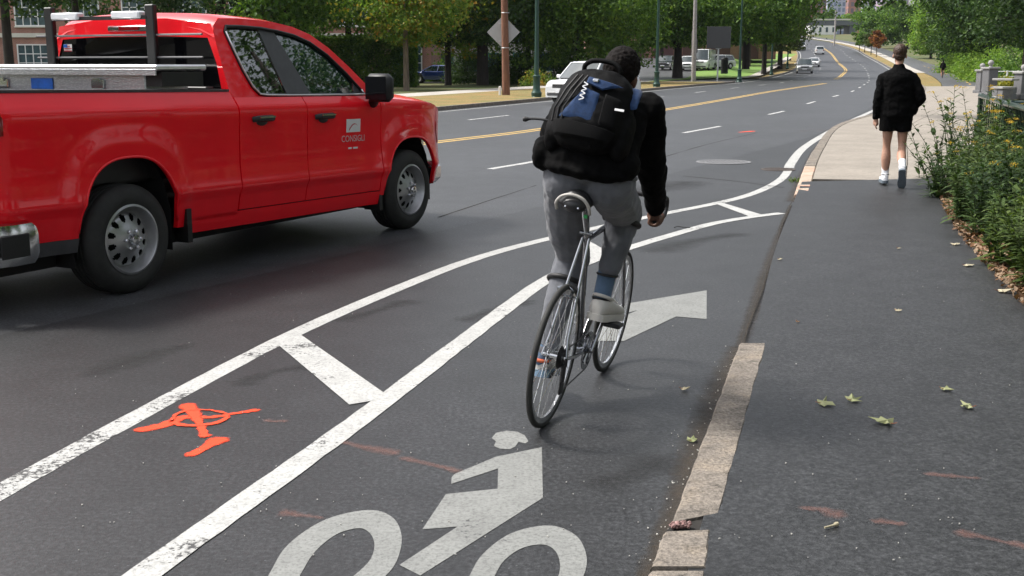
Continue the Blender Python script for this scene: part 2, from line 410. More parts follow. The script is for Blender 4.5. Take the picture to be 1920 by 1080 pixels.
# right edge of the road paired with the centre line
pairR = []; j = 0
for p_ in CEN:
    j = nearest_t(RK, p_); pairR.append(RK[j])
LKs = LK[::4]; CENs = CEN[::4]
RKs = match(offset_line(RK, .5), len(LKs))
road = sheet('road', LKs, RKs, 0., M['asphalt'], cross=10); tag(road, 'grey asphalt road curving away to the right', kind='structure')

def stripe(name, line, w, dz, mat, parent, w2=None, jag=0.):
    """a painted band of width w along a line"""
    mb = MB(); a = offset_line(line, -w / 2); b = offset_line(line, w / 2)
    for i in range(len(line)):
        ja, jb = (random.uniform(-jag, jag), random.uniform(-jag, jag)) if jag else (0, 0)
        t = (b[i] - a[i]).normalized()
        pa, pb = a[i] + t * ja, b[i] + t * jb
        mb.v += [(pa.x, pa.y, zt(pa.y) + dz), (pb.x, pb.y, zt(pb.y) + dz)]
    for i in range(len(line) - 1): mb.f.append((2 * i, 2 * i + 1, 2 * i + 3, 2 * i + 2)); mb.mi.append(0)
    return mb.build(name, mat, parent)
def flat(name, poly, dz, mat, parent, subdiv=0):
    """a flat painted shape; poly is a list of ground points"""
    bm = bmesh.new(); vs = [bm.verts.new((q[0], q[1], zt(q[1]) + dz)) for q in poly]; f = bm.faces.new(vs)
    bmesh.ops.triangulate(bm, faces=[f]); bmesh.ops.recalc_face_normals(bm, faces=bm.faces)
    for f in bm.faces:
        if f.normal.z < 0: f.normal_flip()
    me = bpy.data.meshes.new(name); bm.to_mesh(me); bm.free(); return link(name, me, mat, parent)
def gl(pts, n=6, step=.12): return resample(cr_spline([Vector((*gp(x, y)[:2], 0)) for x, y in pts], n), step)
DP = .0018
# lane sheets painted paler for the grazing-angle sheen, up to a paving joint
for o0, o1, lb in ((-6.6, 0, 'asphalt of the oncoming lanes, painted paler for the grazing sheen'), (0, 6.75, 'asphalt of the lanes on the near side, painted paler for the grazing sheen')):
    cs_ = CEN[:-120]; tag(sheet('sheen_lane', offset_line(cs_, o0)[::4], offset_line(cs_, o1)[::4], .0009, M['asphalt_sheen'], cross=4, parent=road), lb)
# double yellow centre line, broken by a gap where the side turning is
for y0, y1 in ((-12, 94.7), (115, 300)):
    for off in (-.13, .13): tag(stripe('centre_line', sub(offset_line(CEN, off), y0, y1), .11 if y1 < 100 else .14, DP, M['yellow_paint'], road), 'yellow line of the double centre marking')
# lane dashes, right-hand lanes (spots read off the photograph) and left-hand lanes
lane_r = cr_spline(V2([(-9.2, 0), (-4.6, 9.5), (-.44, 18.03), (.41, 19.7), (4.14, 27.76), (5.66, 31.0), (8.13, 37.12), (9.56, 40.6), (12.44, 48.45), (13.63, 51.6), (16.65, 59.47), (17.84, 62.7), (20.0, 68.3), (27.3, 90.1), (33.3, 108.7), (43.9, 143.7), (55.5, 184), (64.4, 219), (74, 260), (79.2, 282), (82.5, 305)]), 24)
def cum(line):
    d = [0.]
    for a_, b_ in zip(line, line[1:]): d.append(d[-1] + (b_ - a_).length)
    return d
def dashes(line, start_pt, L, period, w, back=3, maxn=40):
    line = resample(line, .25); d = cum(line); i0 = nearest_t(line, Vector((*start_pt, 0))); s0 = d[i0]
    for k in range(-back, maxn):
        a = s0 + k * period; seg = [q for q, dd in zip(line, d) if a <= dd <= a + L]
        if len(seg) > 3: stripe('lane_dash', seg, w, DP, M['white_paint'], road)
dashes(lane_r, (4.14, 27.76), 3.25, 10.55, .13, 4, 32)
dashes(offset_line(CEN, -3.65), gp(888, 225)[:2], 3.3, 11.0, .12, 5, 28)
# edge lines
tag(stripe('edge_line', sub(offset_line(LK, .5), 10, 300), .12, DP, M['white_paint'], road), 'white edge line along the far kerb')
edge_pts = [(-240, 1070), (0, 923), (260, 779), (520, 641), (700, 560), (880, 489), (1020, 450), (1200, 410), (1340, 382), (1400, 367), (1440, 351), (1466, 335), (1478, 319), (1484, 305), (1510, 275), (1560, 244), (1596, 226), (1630, 211)]
edge = cr_spline([Vector((*gp(x, y)[:2], 0)) for x, y in edge_pts] + V2([(19.7, 58.2), (24.7, 71.1), (30.6, 89.1), (36.7, 107.6), (47.3, 142.7), (59.3, 185.3), (67.8, 218), (77.5, 259), (82.5, 282), (86.4, 310)]), 12)
edge = resample(edge, .12)
tag(stripe('edge_line', sub(edge, -5, 6.85), .125, DP, M['white_worn'], road, jag=.003), 'worn white buffer line nearest the pickup truck')
tag(stripe('edge_line', sub(edge, 6.7, 18.3), .125, DP + .001, M['white_paint'], road, jag=.002), 'white buffer line bending towards the drain')
tag(stripe('edge_line', sub(edge, 18.3, 310), .16, DP, M['white_paint'], road), 'white edge line beside the kerb and pavement')
inner = gl([(200, 1130), (320, 1041), (520, 899), (715, 757), (860, 646), (1020, 528), (1100, 493), (1180, 465), (1270, 438), (1340, 419), (1410, 407), (1466, 400)])
tag(stripe('bike_lane_line', inner, .125, DP + .002, M['white_paint'], road, jag=.003), 'white line between the buffer and the cycle lane')
G = lambda *l: [gp(x, y) for x, y in l]
for poly in ([(509, 637), (563, 628), (733, 747), (655, 760)], [(1335, 380), (1352, 380), (1428, 403), (1404, 406)], [(1070, 455), (1098, 449), (1150, 478), (1118, 492)]):
    flat('buffer_bar', G(*poly), DP + .003, M['white_paint'], road)
# arrow in the cycle lane, under the bicycle
tag(flat('arrow_marking', G((1125, 600), (1180, 569), (1258, 556), (1325, 545), (1325, 599), (1268, 594), (1170, 640), (1120, 640), (1122, 615), (1196, 582)), DP + .001, M['thermo'], road), 'pale straight-ahead arrow on the cycle lane')
# cyclist symbol of four pieces
sym = empty('bicycle_symbol'); sym.parent = road; tag(sym, 'pale painted cyclist symbol on the cycle lane')
flat('head_shape', G((922, 822), (930, 812), (950, 808), (970, 810), (984, 817), (991, 828), (985, 832), (972, 829), (966, 838), (956, 843), (938, 842), (926, 837), (930, 828)), DP, M['thermo'], sym)
flat('rider_shape', G((847, 895), (853, 889), (930, 857), (1016, 839), (1018, 934), (788, 1080), (749, 1060), (858, 988), (792, 993), (836, 927), (933, 917), (934, 879), (846, 908)), DP, M['thermo'], sym)
def ring(outer, innr, name='wheel_shape'):
    o_ = [gp(*q) for q in outer]; i_ = [gp(*q) for q in innr]
    o2 = [q for q in cr_spline(o_ + [o_[0]], 6)][:-1]; i2 = [q for q in cr_spline(i_ + [i_[0]], 6)][:-1]
    mb = MB(); n = len(o2)
    mb.add([(q.x, q.y, DP) for q in o2] + [(q.x, q.y, DP) for q in i2], [(k, (k + 1) % n, n + (k + 1) % n, n + k) for k in range(n)]); return mb.build(name, M['thermo'], sym)
ring([(503, 1080), (540, 1022), (610, 975), (690, 957), (735, 970), (753, 1005), (745, 1050), (718, 1085), (660, 1125), (590, 1150), (535, 1145), (505, 1120)],
     [(562, 1080), (590, 1036), (630, 1003), (672, 991), (693, 1000), (702, 1020), (697, 1045), (680, 1066), (652, 1088), (615, 1106), (585, 1108), (566, 1098)])
ring([(875, 1090), (905, 1040), (960, 1000), (1030, 986), (1080, 1005), (1100, 1045), (1092, 1085), (1065, 1120), (1010, 1152), (945, 1165), (895, 1155), (874, 1125)],
     [(925, 1085), (945, 1052), (980, 1028), (1020, 1022), (1042, 1035), (1050, 1060), (1045, 1085), (1027, 1107), (995, 1124), (960, 1130), (936, 1122), (924, 1105)])
# spray marks
def blob(pts, w, name='spray_mark', mat=None, dz=DP + .001, jag=.006):
    l = resample(cr_spline([Vector((*gp(x, y)[:2], 0)) for x, y in pts], 6), .02); n = len(l); mb = MB(); a = offset_line(l, -.5); b = offset_line(l, .5); rim = []
    w *= 1.9; e0 = (l[0] - l[1]).normalized() * w * .4; e1 = (l[-1] - l[-2]).normalized() * w * .4; l = [l[0] + e0] + l + [l[-1] + e1]; a = [a[0] + e0] + a + [a[-1] + e1]; b = [b[0] + e0] + b + [b[-1] + e1]; n += 2
    for i in range(n):
        t = i / (n - 1); ww = w * (.85 + .3 * math.sin(5 * t + w * 90)); c_ = l[i]; d_ = (b[i] - a[i]).normalized(); end = i in (0, n - 1)
        for k in range(5):
            q = c_ + d_ * ww * (k / 4 - .5) * (.6 if end else 1) + d_ * random.uniform(-jag, jag); mb.v.append((q.x, q.y, zt(q.y) + dz)); rim.append(0. if end or k in (0, 4) else (.55 if k in (1, 3) else 1.))
    for i in range(n - 1):
        for k in range(4): mb.f.append((5 * i + k, 5 * i + k + 1, 5 * i + 6 + k, 5 * i + 5 + k)); mb.mi.append(0)
    o = mb.build(name, mat or M['orange_spray'], road); at_ = o.data.attributes.new('rim', 'FLOAT', 'POINT'); at_.data.foreach_set('value', rim); return o
tag(blob([(262, 807), (310, 797), (345, 783), (395, 783), (440, 776), (478, 770)], .042), 'orange sprayed bar of the survey mark')
tag(blob([(350, 760), (364, 776), (374, 796), (384, 818)], .044, dz=DP + .0018), 'orange sprayed cross stroke of the survey mark')
tag(blob([(362, 852), (388, 838), (410, 825)], .055), 'orange sprayed dab below the survey mark')
tag(blob([(322, 791), (332, 777), (362, 770), (402, 771), (428, 780), (408, 793), (366, 799), (336, 797), (322, 791)], .020, dz=DP + .0026), 'orange sprayed loop of the survey mark')
tag(blob([(1388, 248), (1400, 247), (1412, 246)], .10, jag=.02), 'small orange spray dab on the far lane')
blob([(1500, 246), (1530, 243), (1548, 246)], .05, mat=M['pink_spray'], jag=.01)
for pts, w in ((((640, 829), (690, 840), (740, 850)), .06), (((757, 860), (810, 872), (856, 884)), .05), (((530, 962), (560, 966), (600, 972)), .045), (((500, 789), (515, 791), (532, 790)), .05)):
    blob(pts, w, 'faded_spray_line', M['pink_spray'], jag=.008)
# dirt gathered along the kerb and the open joint, and a few oil stains
for pts, w in ((((1212, 1080), (1250, 988), (1300, 850), (1345, 740), (1384, 652)), .10), (((1388, 650), (1420, 560), (1452, 470), (1482, 386)), .07), (((1488, 378), (1512, 320), (1540, 268), (1600, 224)), .12)):
    tag(blob(pts, w, 'gutter_dirt', M['gutter_dirt'], DP, .01), 'brown dirt gathered in the gutter')
for pts, w in ((((1130, 905), (1180, 890), (1240, 865)), .20), (((640, 600), (700, 585), (760, 566)), .16), (((450, 720), (500, 700), (560, 690)), .12), (((1230, 470), (1300, 452), (1380, 440)), .3), (((880, 600), (930, 580), (985, 566)), .16), (((180, 700), (260, 672), (340, 650)), .18), (((1120, 380), (1200, 360), (1290, 342)), .5)):
    blob(pts, w, 'oil_stain', M['stain'], .0013, .02)
# tar seams in the carriageway
for pts in ([(822, 408), (930, 372), (1005, 348)], [(1280, 330), (1380, 340), (1470, 352)], [(1240, 296), (1330, 270), (1420, 249)]):
    stripe('tar_seam', gl(pts, 4, .4), .02, .003, M['crack'], road, jag=.008)

# near kerb: flush granite blocks, then the sprayed kerb of the concrete pavement
def zs(q):                                    # rise of the pavement above the road
    y = q.y
    return .016 if y < 13 else .016 + .075 * min(1, (y - 13) / 5.)
kerb = empty('kerb', None); tag(kerb, 'granite kerb between the cycle lane and the pavement', kind='structure')
def kerb_block(poly, z0, z1, mat, jag=.004, n=10, parent=None):
    """poly: near-left, far-left, far-right, near-right on the ground"""
    a, b, c_, d_ = [Vector(q) for q in poly]; mb = MB(); secs = []
    for i in range(n + 1):
        t = i / n; l = a.lerp(b, t); r = d_.lerp(c_, t); w = (r - l).normalized()
        l = l + w * random.uniform(-jag, jag); r = r + w * random.uniform(-jag, jag); zz = (z1(l) if callable(z1) else z1) + random.uniform(-.003, .003); g0 = zt(l.y)
        e = .012
        secs.append([(l.x, l.y, g0 + z0), (l.x, l.y, g0 + zz - e), (l.x + w.x * e, l.y + w.y * e, g0 + zz), (r.x - w.x * e, r.y - w.y * e, g0 + zz), (r.x, r.y, g0 + zz - e), (r.x, r.y, g0 + z0)])
    mb.loft(secs); return mb.build('kerb_stone', mat, parent or kerb, smooth=40)
kerb_block(G((1219, 1080), (1243, 1014), (1334, 1010), (1327, 1080)), -.1, .032, M['granite'], .003)
kerb_block(G((1185, 1178), (1217, 1086), (1325, 1086), (1322, 1178)), -.1, .031, M['granite'], .003)
kerb_block(G((1258, 993), (1386, 652), (1438, 652), (1350, 974)), -.1, .031, M['granite'], .004, 26)
q0 = Vector((*gp(1262, 1000)[:2], 0))
flat('mortar_gap', G((1243, 1012), (1258, 994), (1349, 976), (1334, 1008)), .018, M['crack'], kerb)
orange = resample([p_ for p_ in RK if p_.y > 13.9 and p_.y < 300], .9)
oin = offset_line(orange, .17)
for i in range(len(orange) - 1):
    if i > 60: break
    a, b, c_, d_ = orange[i], orange[i + 1], oin[i + 1], oin[i]; g_ = .004
    u = (b - a).normalized() * g_
    kerb_block([a + u, b - u, c_ - u, d_ + u], -.1, lambda q: zs(q) + .012, M['granite_spray'] if i in (0, 1, 2, 3) else M['granite'], .003, 3)
far_k = RK[nearest_t(RK, orange[61]):]
far_k = [p_ for p_ in far_k if p_.y < 330]
mb = MB(); fi = offset_line(far_k, .17)
mb.loft([[(a.x, a.y, zt(a.y) - .1), (a.x, a.y, zt(a.y) + .11), (b.x, b.y, zt(b.y) + .11), (b.x, b.y, zt(b.y) - .1)] for a, b in zip(far_k, fi)]); mb.build('kerb_run', M['granite'], kerb)
# far side kerb, with the mouth of a drive in it
fkerb = empty('far_kerb'); tag(fkerb, 'granite kerb along the far side of the road', kind='structure')
def krun(line, w, name, parent, mat, h=.13):
    b = offset_line(line, -w); mb = MB()
    mb.loft([[(p_.x, p_.y, zt(p_.y) - .1), (p_.x, p_.y, zt(p_.y) + h), (q.x, q.y, zt(q.y) + h), (q.x, q.y, zt(q.y) - .1)] for p_, q in zip(line, b)]); return mb.build(name, mat, parent)
st = resample(sub(LK, 8, 97), 2.4)
for a, b in zip(st, st[1:]):
    u = (b - a).normalized() * .012; krun([a + u, b - u], .16, 'kerb_stone', fkerb, M['granite'])
krun(sub(LK, 116, 330)[::6], .16, 'kerb_run', fkerb, M['granite'])

# near pavement: asphalt apron, then concrete slabs, then the shared path
inner_k = offset_line(RK, .02)
ws_l = sub(RK, -14, 15.85)
ws_r = [Vector((x, y, 0)) for x, y in ((3.1, -14), (3.1, 0), (3.05, 5), (3.5, 7.35), (4.5, 11.2), (5.75, 15.3), (6.3, 16.1))]
apron = sheet('asphalt_pavement', match(resample([p_ for p_ in cr_spline(V2([(-4.1, -14), (-2.0, -6), (-.26, .5), (.63, 3.7), (1.43, 6.63), (2.32, 10), (3.3, 13.4), (3.95, 15.6)]), 8)], .3), 70), match(resample(cr_spline(ws_r, 6), .3), 70), lambda q: zs(q) + .012, M['asphalt_walk'], cross=6)
tag(apron, kind='structure')
# open joint running up from the end of the granite to the sprayed kerb
cl = gl([(1391, 648), (1401, 610), (1421, 560), (1435, 520), (1453, 468), (1464, 425), (1484, 384)], 8, .14)
stripe('pavement_crack', cl, .016, .0315, M['crack'], apron, jag=.005)
for pts, w in ((((1510, 968), (1535, 970), (1572, 980)), .06), (((1640, 992), (1665, 995), (1690, 997)), .04), (((1735, 902), (1780, 906), (1830, 910)), .035), (((1800, 1015), (1860, 1028), (1930, 1042)), .05)):
    l = [gp(*q) for q in pts]; o = blob(pts, w, 'faded_spray_line', M['pink_spray'], dz=.032, jag=.012); o.parent = apron
pav = empty('concrete_pavement'); tag(pav, 'tan concrete pavement beside the kerb', kind='structure')
pl = resample([p_ for p_ in offset_line(RK, .175) if 15.8 < p_.y < 79], .3)
pr_src = cr_spline(V2([(6.55, 15.6), (8.0, 19.3), (10.4, 26), (13.5, 33.5), (18, 43), (23.4, 54.5), (27.5, 66), (31.6, 78.6)]), 10)
n_sl = 13
A_ = match(pl, n_sl * 4 + 1); B_ = match(pr_src, n_sl * 4 + 1)
for k in range(n_sl):
    i0, i1 = k * 4, k * 4 + 4
    for half in (0, 1):
        mb = MB(); L_ = A_[i0:i1 + 1]; Rr = B_[i0:i1 + 1]
        if half == 0: Rr = [a.lerp(b, .52) for a, b in zip(L_, Rr)]
        else: L_ = [a.lerp(b, .524) for a, b in zip(L_, Rr)]
        u = (L_[-1] - L_[0]).normalized() * .004; secs = []
        for ii, (a, b) in enumerate(zip(L_, Rr)):
            s_ = u if ii == 0 else (-u if ii == 4 else Vector()); a = a + s_; b = b + s_
            secs.append([(a.x, a.y, zt(a.y) - .03), (a.x, a.y, zt(a.y) + zs(a) + .008), (b.x, b.y, zt(b.y) + zs(b) + .008), (b.x, b.y, zt(b.y) - .03)])
        mb.loft(secs); mb.build('concrete_slab', M['concrete'], pav)
sheet('slab_bed', A_, B_, lambda q: zs(q) - .01, M['crack'], cross=3, parent=pav)
# the shared path with its yellow dashes, and the pale far pavement
pth_l = cr_spline(V2([(28.3, 76.5), (36, 98), (48.5, 135), (61, 178), (72.5, 220), (81.5, 258), (88.5, 296), (92, 340), (90, 390)]), 8)
pth_r = cr_spline(V2([(31.9, 76.5), (40, 98), (53, 135), (66, 178), (77, 220), (85.5, 258), (92.3, 296), (96, 340), (94, 390)]), 8)
path = sheet('shared_path', pth_l, pth_r, .06, M['asphalt_path'], cross=3); tag(path, kind='structure')
mid = [a.lerp(b, .55) for a, b in zip(pth_l, pth_r)]; mid = resample(mid, .5); dd = cum(mid)
for k in range(14):
    seg = [q for q, d_ in zip(mid, dd) if k * 9 <= d_ <= k * 9 + 4]
    if len(seg) > 2: stripe('path_dash', seg, .14, .066, M['yellow_paint'], path)
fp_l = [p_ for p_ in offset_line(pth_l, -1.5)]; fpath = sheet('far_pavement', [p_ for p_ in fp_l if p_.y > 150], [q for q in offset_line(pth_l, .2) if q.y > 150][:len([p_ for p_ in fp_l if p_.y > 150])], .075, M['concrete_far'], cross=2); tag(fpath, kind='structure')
vl = [p_ for p_ in offset_line(RK, .2) if 79 < p_.y < 330]; vr = match(offset_line([p_ for p_ in pth_l if p_.y < 335], -.05), len(vl))
verge_r = sheet('verge', vl, vr, .055, M['verge'], cross=4); tag(verge_r, kind='structure')
# far side: verge, pavement, lawn, parking lot
vA = sub(offset_line(LK, -.16), -10, 97)[::4]; vB = offset_line(vA, -6.5)
sv = sheet('far_verge', vB, vA, .10, M['verge'], cross=5); tag(sv, kind='structure')
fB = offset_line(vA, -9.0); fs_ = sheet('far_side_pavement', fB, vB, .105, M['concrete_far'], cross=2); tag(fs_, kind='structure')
vA2 = sub(offset_line(LK, -.16), 116, 330)[::4]; vB2 = offset_line(vA2, -7.0)
sv2 = sheet('far_verge_beyond_drive', vB2, vA2, .10, M['verge'], cross=5); tag(sv2, kind='structure')
sheet('drive_mouth', offset_line(sub(LK, 96, 117), -14), sub(LK, 96, 117), .012, M['asphalt_path'], cross=3)['kind'] = 'structure'
rise = lambda q: .03 + .0004 * max(0, q.y - 98) ** 2 - zt(q.y)
ys_ = list(range(96, 206, 6))
lot_r = [Vector((x, y, 0)) for y, x in zip(ys_, np.interp(ys_, [96, 112, 130, 160, 205], [9.5, 16.5, 20.5, 24, 30]))]
sheet('parking_lot', [Vector((-45, q.y, 0)) for q in lot_r], lot_r, rise, M['asphalt_path'], cross=8)['kind'] = 'structure'
lw_r = [Vector((x, q.y, 0)) for q, x in zip(lot_r, np.interp(ys_, [96, 110, 118, 131, 160, 190, 205], [9.8, 16.5, 23.0, 27.5, 36, 45, 50]))]
sheet('lawn', lot_r, lw_r, lambda q: rise(q) * (1 if q.x < np.interp(q.y, [96, 131, 205], [16, 24, 42]) else .55) + .02, M['lawn'], cross=6)['kind'] = 'structure'
lp = cr_spline(V2([(23.5, 116), (26.6, 125), (33.5, 150), (46, 192)]), 8)
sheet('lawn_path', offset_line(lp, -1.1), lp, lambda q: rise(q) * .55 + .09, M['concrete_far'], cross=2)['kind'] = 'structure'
# bare soil with litter beside the pavement
bed = sheet('planting_soil', match(resample(cr_spline(ws_r, 6), .3), 40), match(cr_spline(V2([(12, -14), (13, 0), (14, 7), (16, 12), (19, 17)]), 6), 40), .004, M['dirt'], cross=5); tag(bed, kind='structure')
# manholes
def manhole(px, py, r, label, mat):
    c_ = gp(px, py); mb = MB(); mb.lathe([(0, .004), (r * .80, .004), (r * .80, .008), (r * .85, .008), (r * .85, .003), (r * .88, .003), (r * .88, .009), (r, .009), (r, -.01)], 40)
    for i in range(-5, 6):
        for j_ in range(-5, 6):
            if math.hypot(i, j_) < 5.2: mb.box((i * r * .145, j_ * r * .145, .006), (r * .07, r * .07, .006))
    o = mb.build('manhole_cover', mat, loc=(c_.x, c_.y, c_.z)); tag(o, label, 'manhole cover'); return o
manhole(1357, 304, .46, 'large round iron manhole cover in the middle of the near lane', M['iron'])
manhole(1459, 318, .27, 'small round drain cover at the bend of the white edge line', M['drain_iron'])
# ------------------------------------------------------------------ pickup truck
m, nt, p = nmat('red_car_paint')
nt.links.new(ramp(nt, noise(nt, 3, 3, .5, True), [(.3, (.86, .004, .014)), (.7, (.93, .005, .016))]), p.inputs['Base Color'])
p.inputs['Roughness'].default_value = .45; p.inputs['Coat Weight'].default_value = .8; p.inputs['Coat Roughness'].default_value = .03; p.inputs['Specular IOR Level'].default_value = .15
bump(nt, p, noise(nt, 2.5, 2, .5, True), .05, .02); M['red'] = m
M['black_trim'] = simple('black_plastic', (.007, .007, .0075), .5, var=.3)
M['black_matte'] = simple('black_inner', (.006, .006, .006), .9, var=.3)
M['grey_trim'] = simple('dark_grey_trim', (.06, .06, .065), .4, var=.2)
M['rubber'] = simple('tyre_rubber', (.022, .022, .021), .75, var=.3, scale=12, bmp=.3, bscale=80)
M['steel_wheel'] = simple('silver_wheel', (.42, .42, .43), .32, .75, var=.15, scale=6)
M['chrome'] = simple('chrome', (.62, .63, .65), .14, 1., var=.05)
M['alu'] = simple('bright_aluminium', (.72, .73, .75), .3, .85, var=.1, scale=10)
M['white_metal'] = simple('white_painted', (.78, .78, .77), .35, var=.05)
M['lamp_red'] = simple('red_lamp', (.20, .004, .008), .12, coat=1., var=.1)
M['lamp_clear'] = simple('clear_lamp', (.75, .77, .8), .15, var=.1, coat=1.)
M['decal_white'] = simple('white_decal', (.75, .75, .76), .4, var=.05)
M['decal_red'] = simple('red_decal', (.5, .02, .03), .4, var=.05)
M['sticker_blue'] = simple('blue_sticker', (.02, .13, .55), .35, var=.25, scale=20)
def glass(name, tint, alpha):
    m, nt, p = nmat(name); p.inputs['Base Color'].default_value = (*tint, 1); p.inputs['Roughness'].default_value = .02; p.inputs['Specular IOR Level'].default_value = .9
    p.inputs['Coat Weight'].default_value = 1.; p.inputs['Coat Roughness'].default_value = .01; p.inputs['Coat IOR'].default_value = 2.8
    t = N(nt, 'ShaderNodeBsdfTransparent'); t.inputs[0].default_value = (.55, .75, .7, 1); x = N(nt, 'ShaderNodeMixShader'); x.inputs[0].default_value = alpha
    nt.links.new(t.outputs[0], x.inputs[1]); nt.links.new(p.outputs[0], x.inputs[2]); nt.links.new(x.outputs[0], nt.nodes['Material Output'].inputs['Surface'])
    bump(nt, p, noise(nt, 1.5, 1, .5, True), .02, .02); return m
M['glass_dark'] = glass('privacy_glass', (.003, .004, .005), .985)
M['glass_rear'] = simple('rear_glass', (.003, .003, .004), .08, var=.2, spec=.3)
M['glass_green'] = glass('door_glass', (.010, .03, .027), .72)

TR = empty('pickup_truck', 'red pickup truck with black rack and silver wheels driving past on the left', 'pickup truck', (-3.646 - .886 * .13, 8.664 + .464 * .13, 0), R_(62.34)); TR.scale = (1, 1.13, 1)
RAKE = R_(1.0)
body = TR
def arch_z(x, c, top=.965, hw=.475, base=.40):
    d = abs(x - c) / hw
    if d >= 1: return base
    return base + (top - base) * (1 - d ** 2.6) ** (1 / 2.2)
def truck_w(x, z):
    prof = [(.30, .93), (.40, .955), (.50, .972), (.60, .990), (.645, 1.012), (.665, 1.018), (.72, 1.010), (.85, 1.003), (1.05, 1.008), (1.24, 1.018), (1.29, 1.016), (1.315, 1.002), (1.38, .962), (1.42, .935), (1.50, .90)]
    w = prof[-1][1]
    if z <= prof[0][0]: w = prof[0][1]
    else:
        for (a, wa), (b, wb) in zip(prof, prof[1:]):
            if a <= z <= b: w = wa + (wb - wa) * (z - a) / (b - a); break
    for c in (.03, 3.77):                      # squared flares round the wheels
        dx = abs(x - c) / .66; dz = max(0, (z - .42)) / .80
        r = (dx ** 3 + dz ** 3) ** (1 / 3)
        f = max(0, min(1, (1.0 - r) / .22)); f = f * f * (3 - 2 * f)
        w += .022 * f * (1 if z > .3 else 0)
    if x > 3.9: w -= .30 * ((x - 3.9) / .85) ** 2.6
    if x < -.95: w -= .10 * ((-.95 - x) / .2) ** 2
    return w
def rk(x, z):
    if z > 1.365: z = 1.365 + (z - 1.365) * (1.10 if x > 1.21 else 1.)
    return z - (x - 1.9) * math.tan(RAKE) * (1 if z > .2 else 0)
def panel(name, x0, x1, zb, ztop, side, nx=40, nz=22, parent=None, mat=None, extra=()):
    xs = sorted(set([x0 + (x1 - x0) * i / nx for i in range(nx + 1)] + [e for e in extra if x0 < e < x1])); mb = MB(); zl = [i / nz for i in range(nz + 1)]
    for x in xs:
        b = zb(x); t = ztop(x)
        for k in zl:
            z = b + (t - b) * k; mb.v.append((x, side * -truck_w(x, z), rk(x, z)))
    n = nz + 1
    for i in range(len(xs) - 1):
        for k in range(nz): mb.f.append((i * n + k, (i + 1) * n + k, (i + 1) * n + k + 1, i * n + k + 1)); mb.mi.append(0)
    # turn the rim inwards so the sheet has depth
    def rim(idx):
        b0 = len(mb.v)
        for i in idx: x, y, z = mb.v[i]; mb.v.append((x, y * (1 - .035), z))
        for a in range(len(idx) - 1): mb.f.append((idx[a], idx[a + 1], b0 + a + 1, b0 + a)); mb.mi.append(0)
    rim([i * n for i in range(len(xs))]); rim([k for k in range(n)]); rim([(len(xs) - 1) * n + k for k in range(n)])
    return mb.build(name, mat or M['red'], parent or TR, smooth=35)
zb_bed = lambda x: max(.40 if x > 0 else .43, arch_z(x, .03)) if abs(x - .03) < .475 else (.40 if x > 0 else .43)
bed_top = lambda x: 1.42
hood_top = lambda x: 1.36 - .05 * max(0, (x - 3.2) / .8) - (.10 * max(0, (x - 4.0) / .5) ** 2)
zb_f = lambda x: arch_z(x, 3.77) if abs(x - 3.77) < .475 else (.42 if x < 3.7 else .48)
ex = lambda c: [c - .475 + .95 * (1 - math.cos(math.pi * i / 40)) / 2 for i in range(41)]
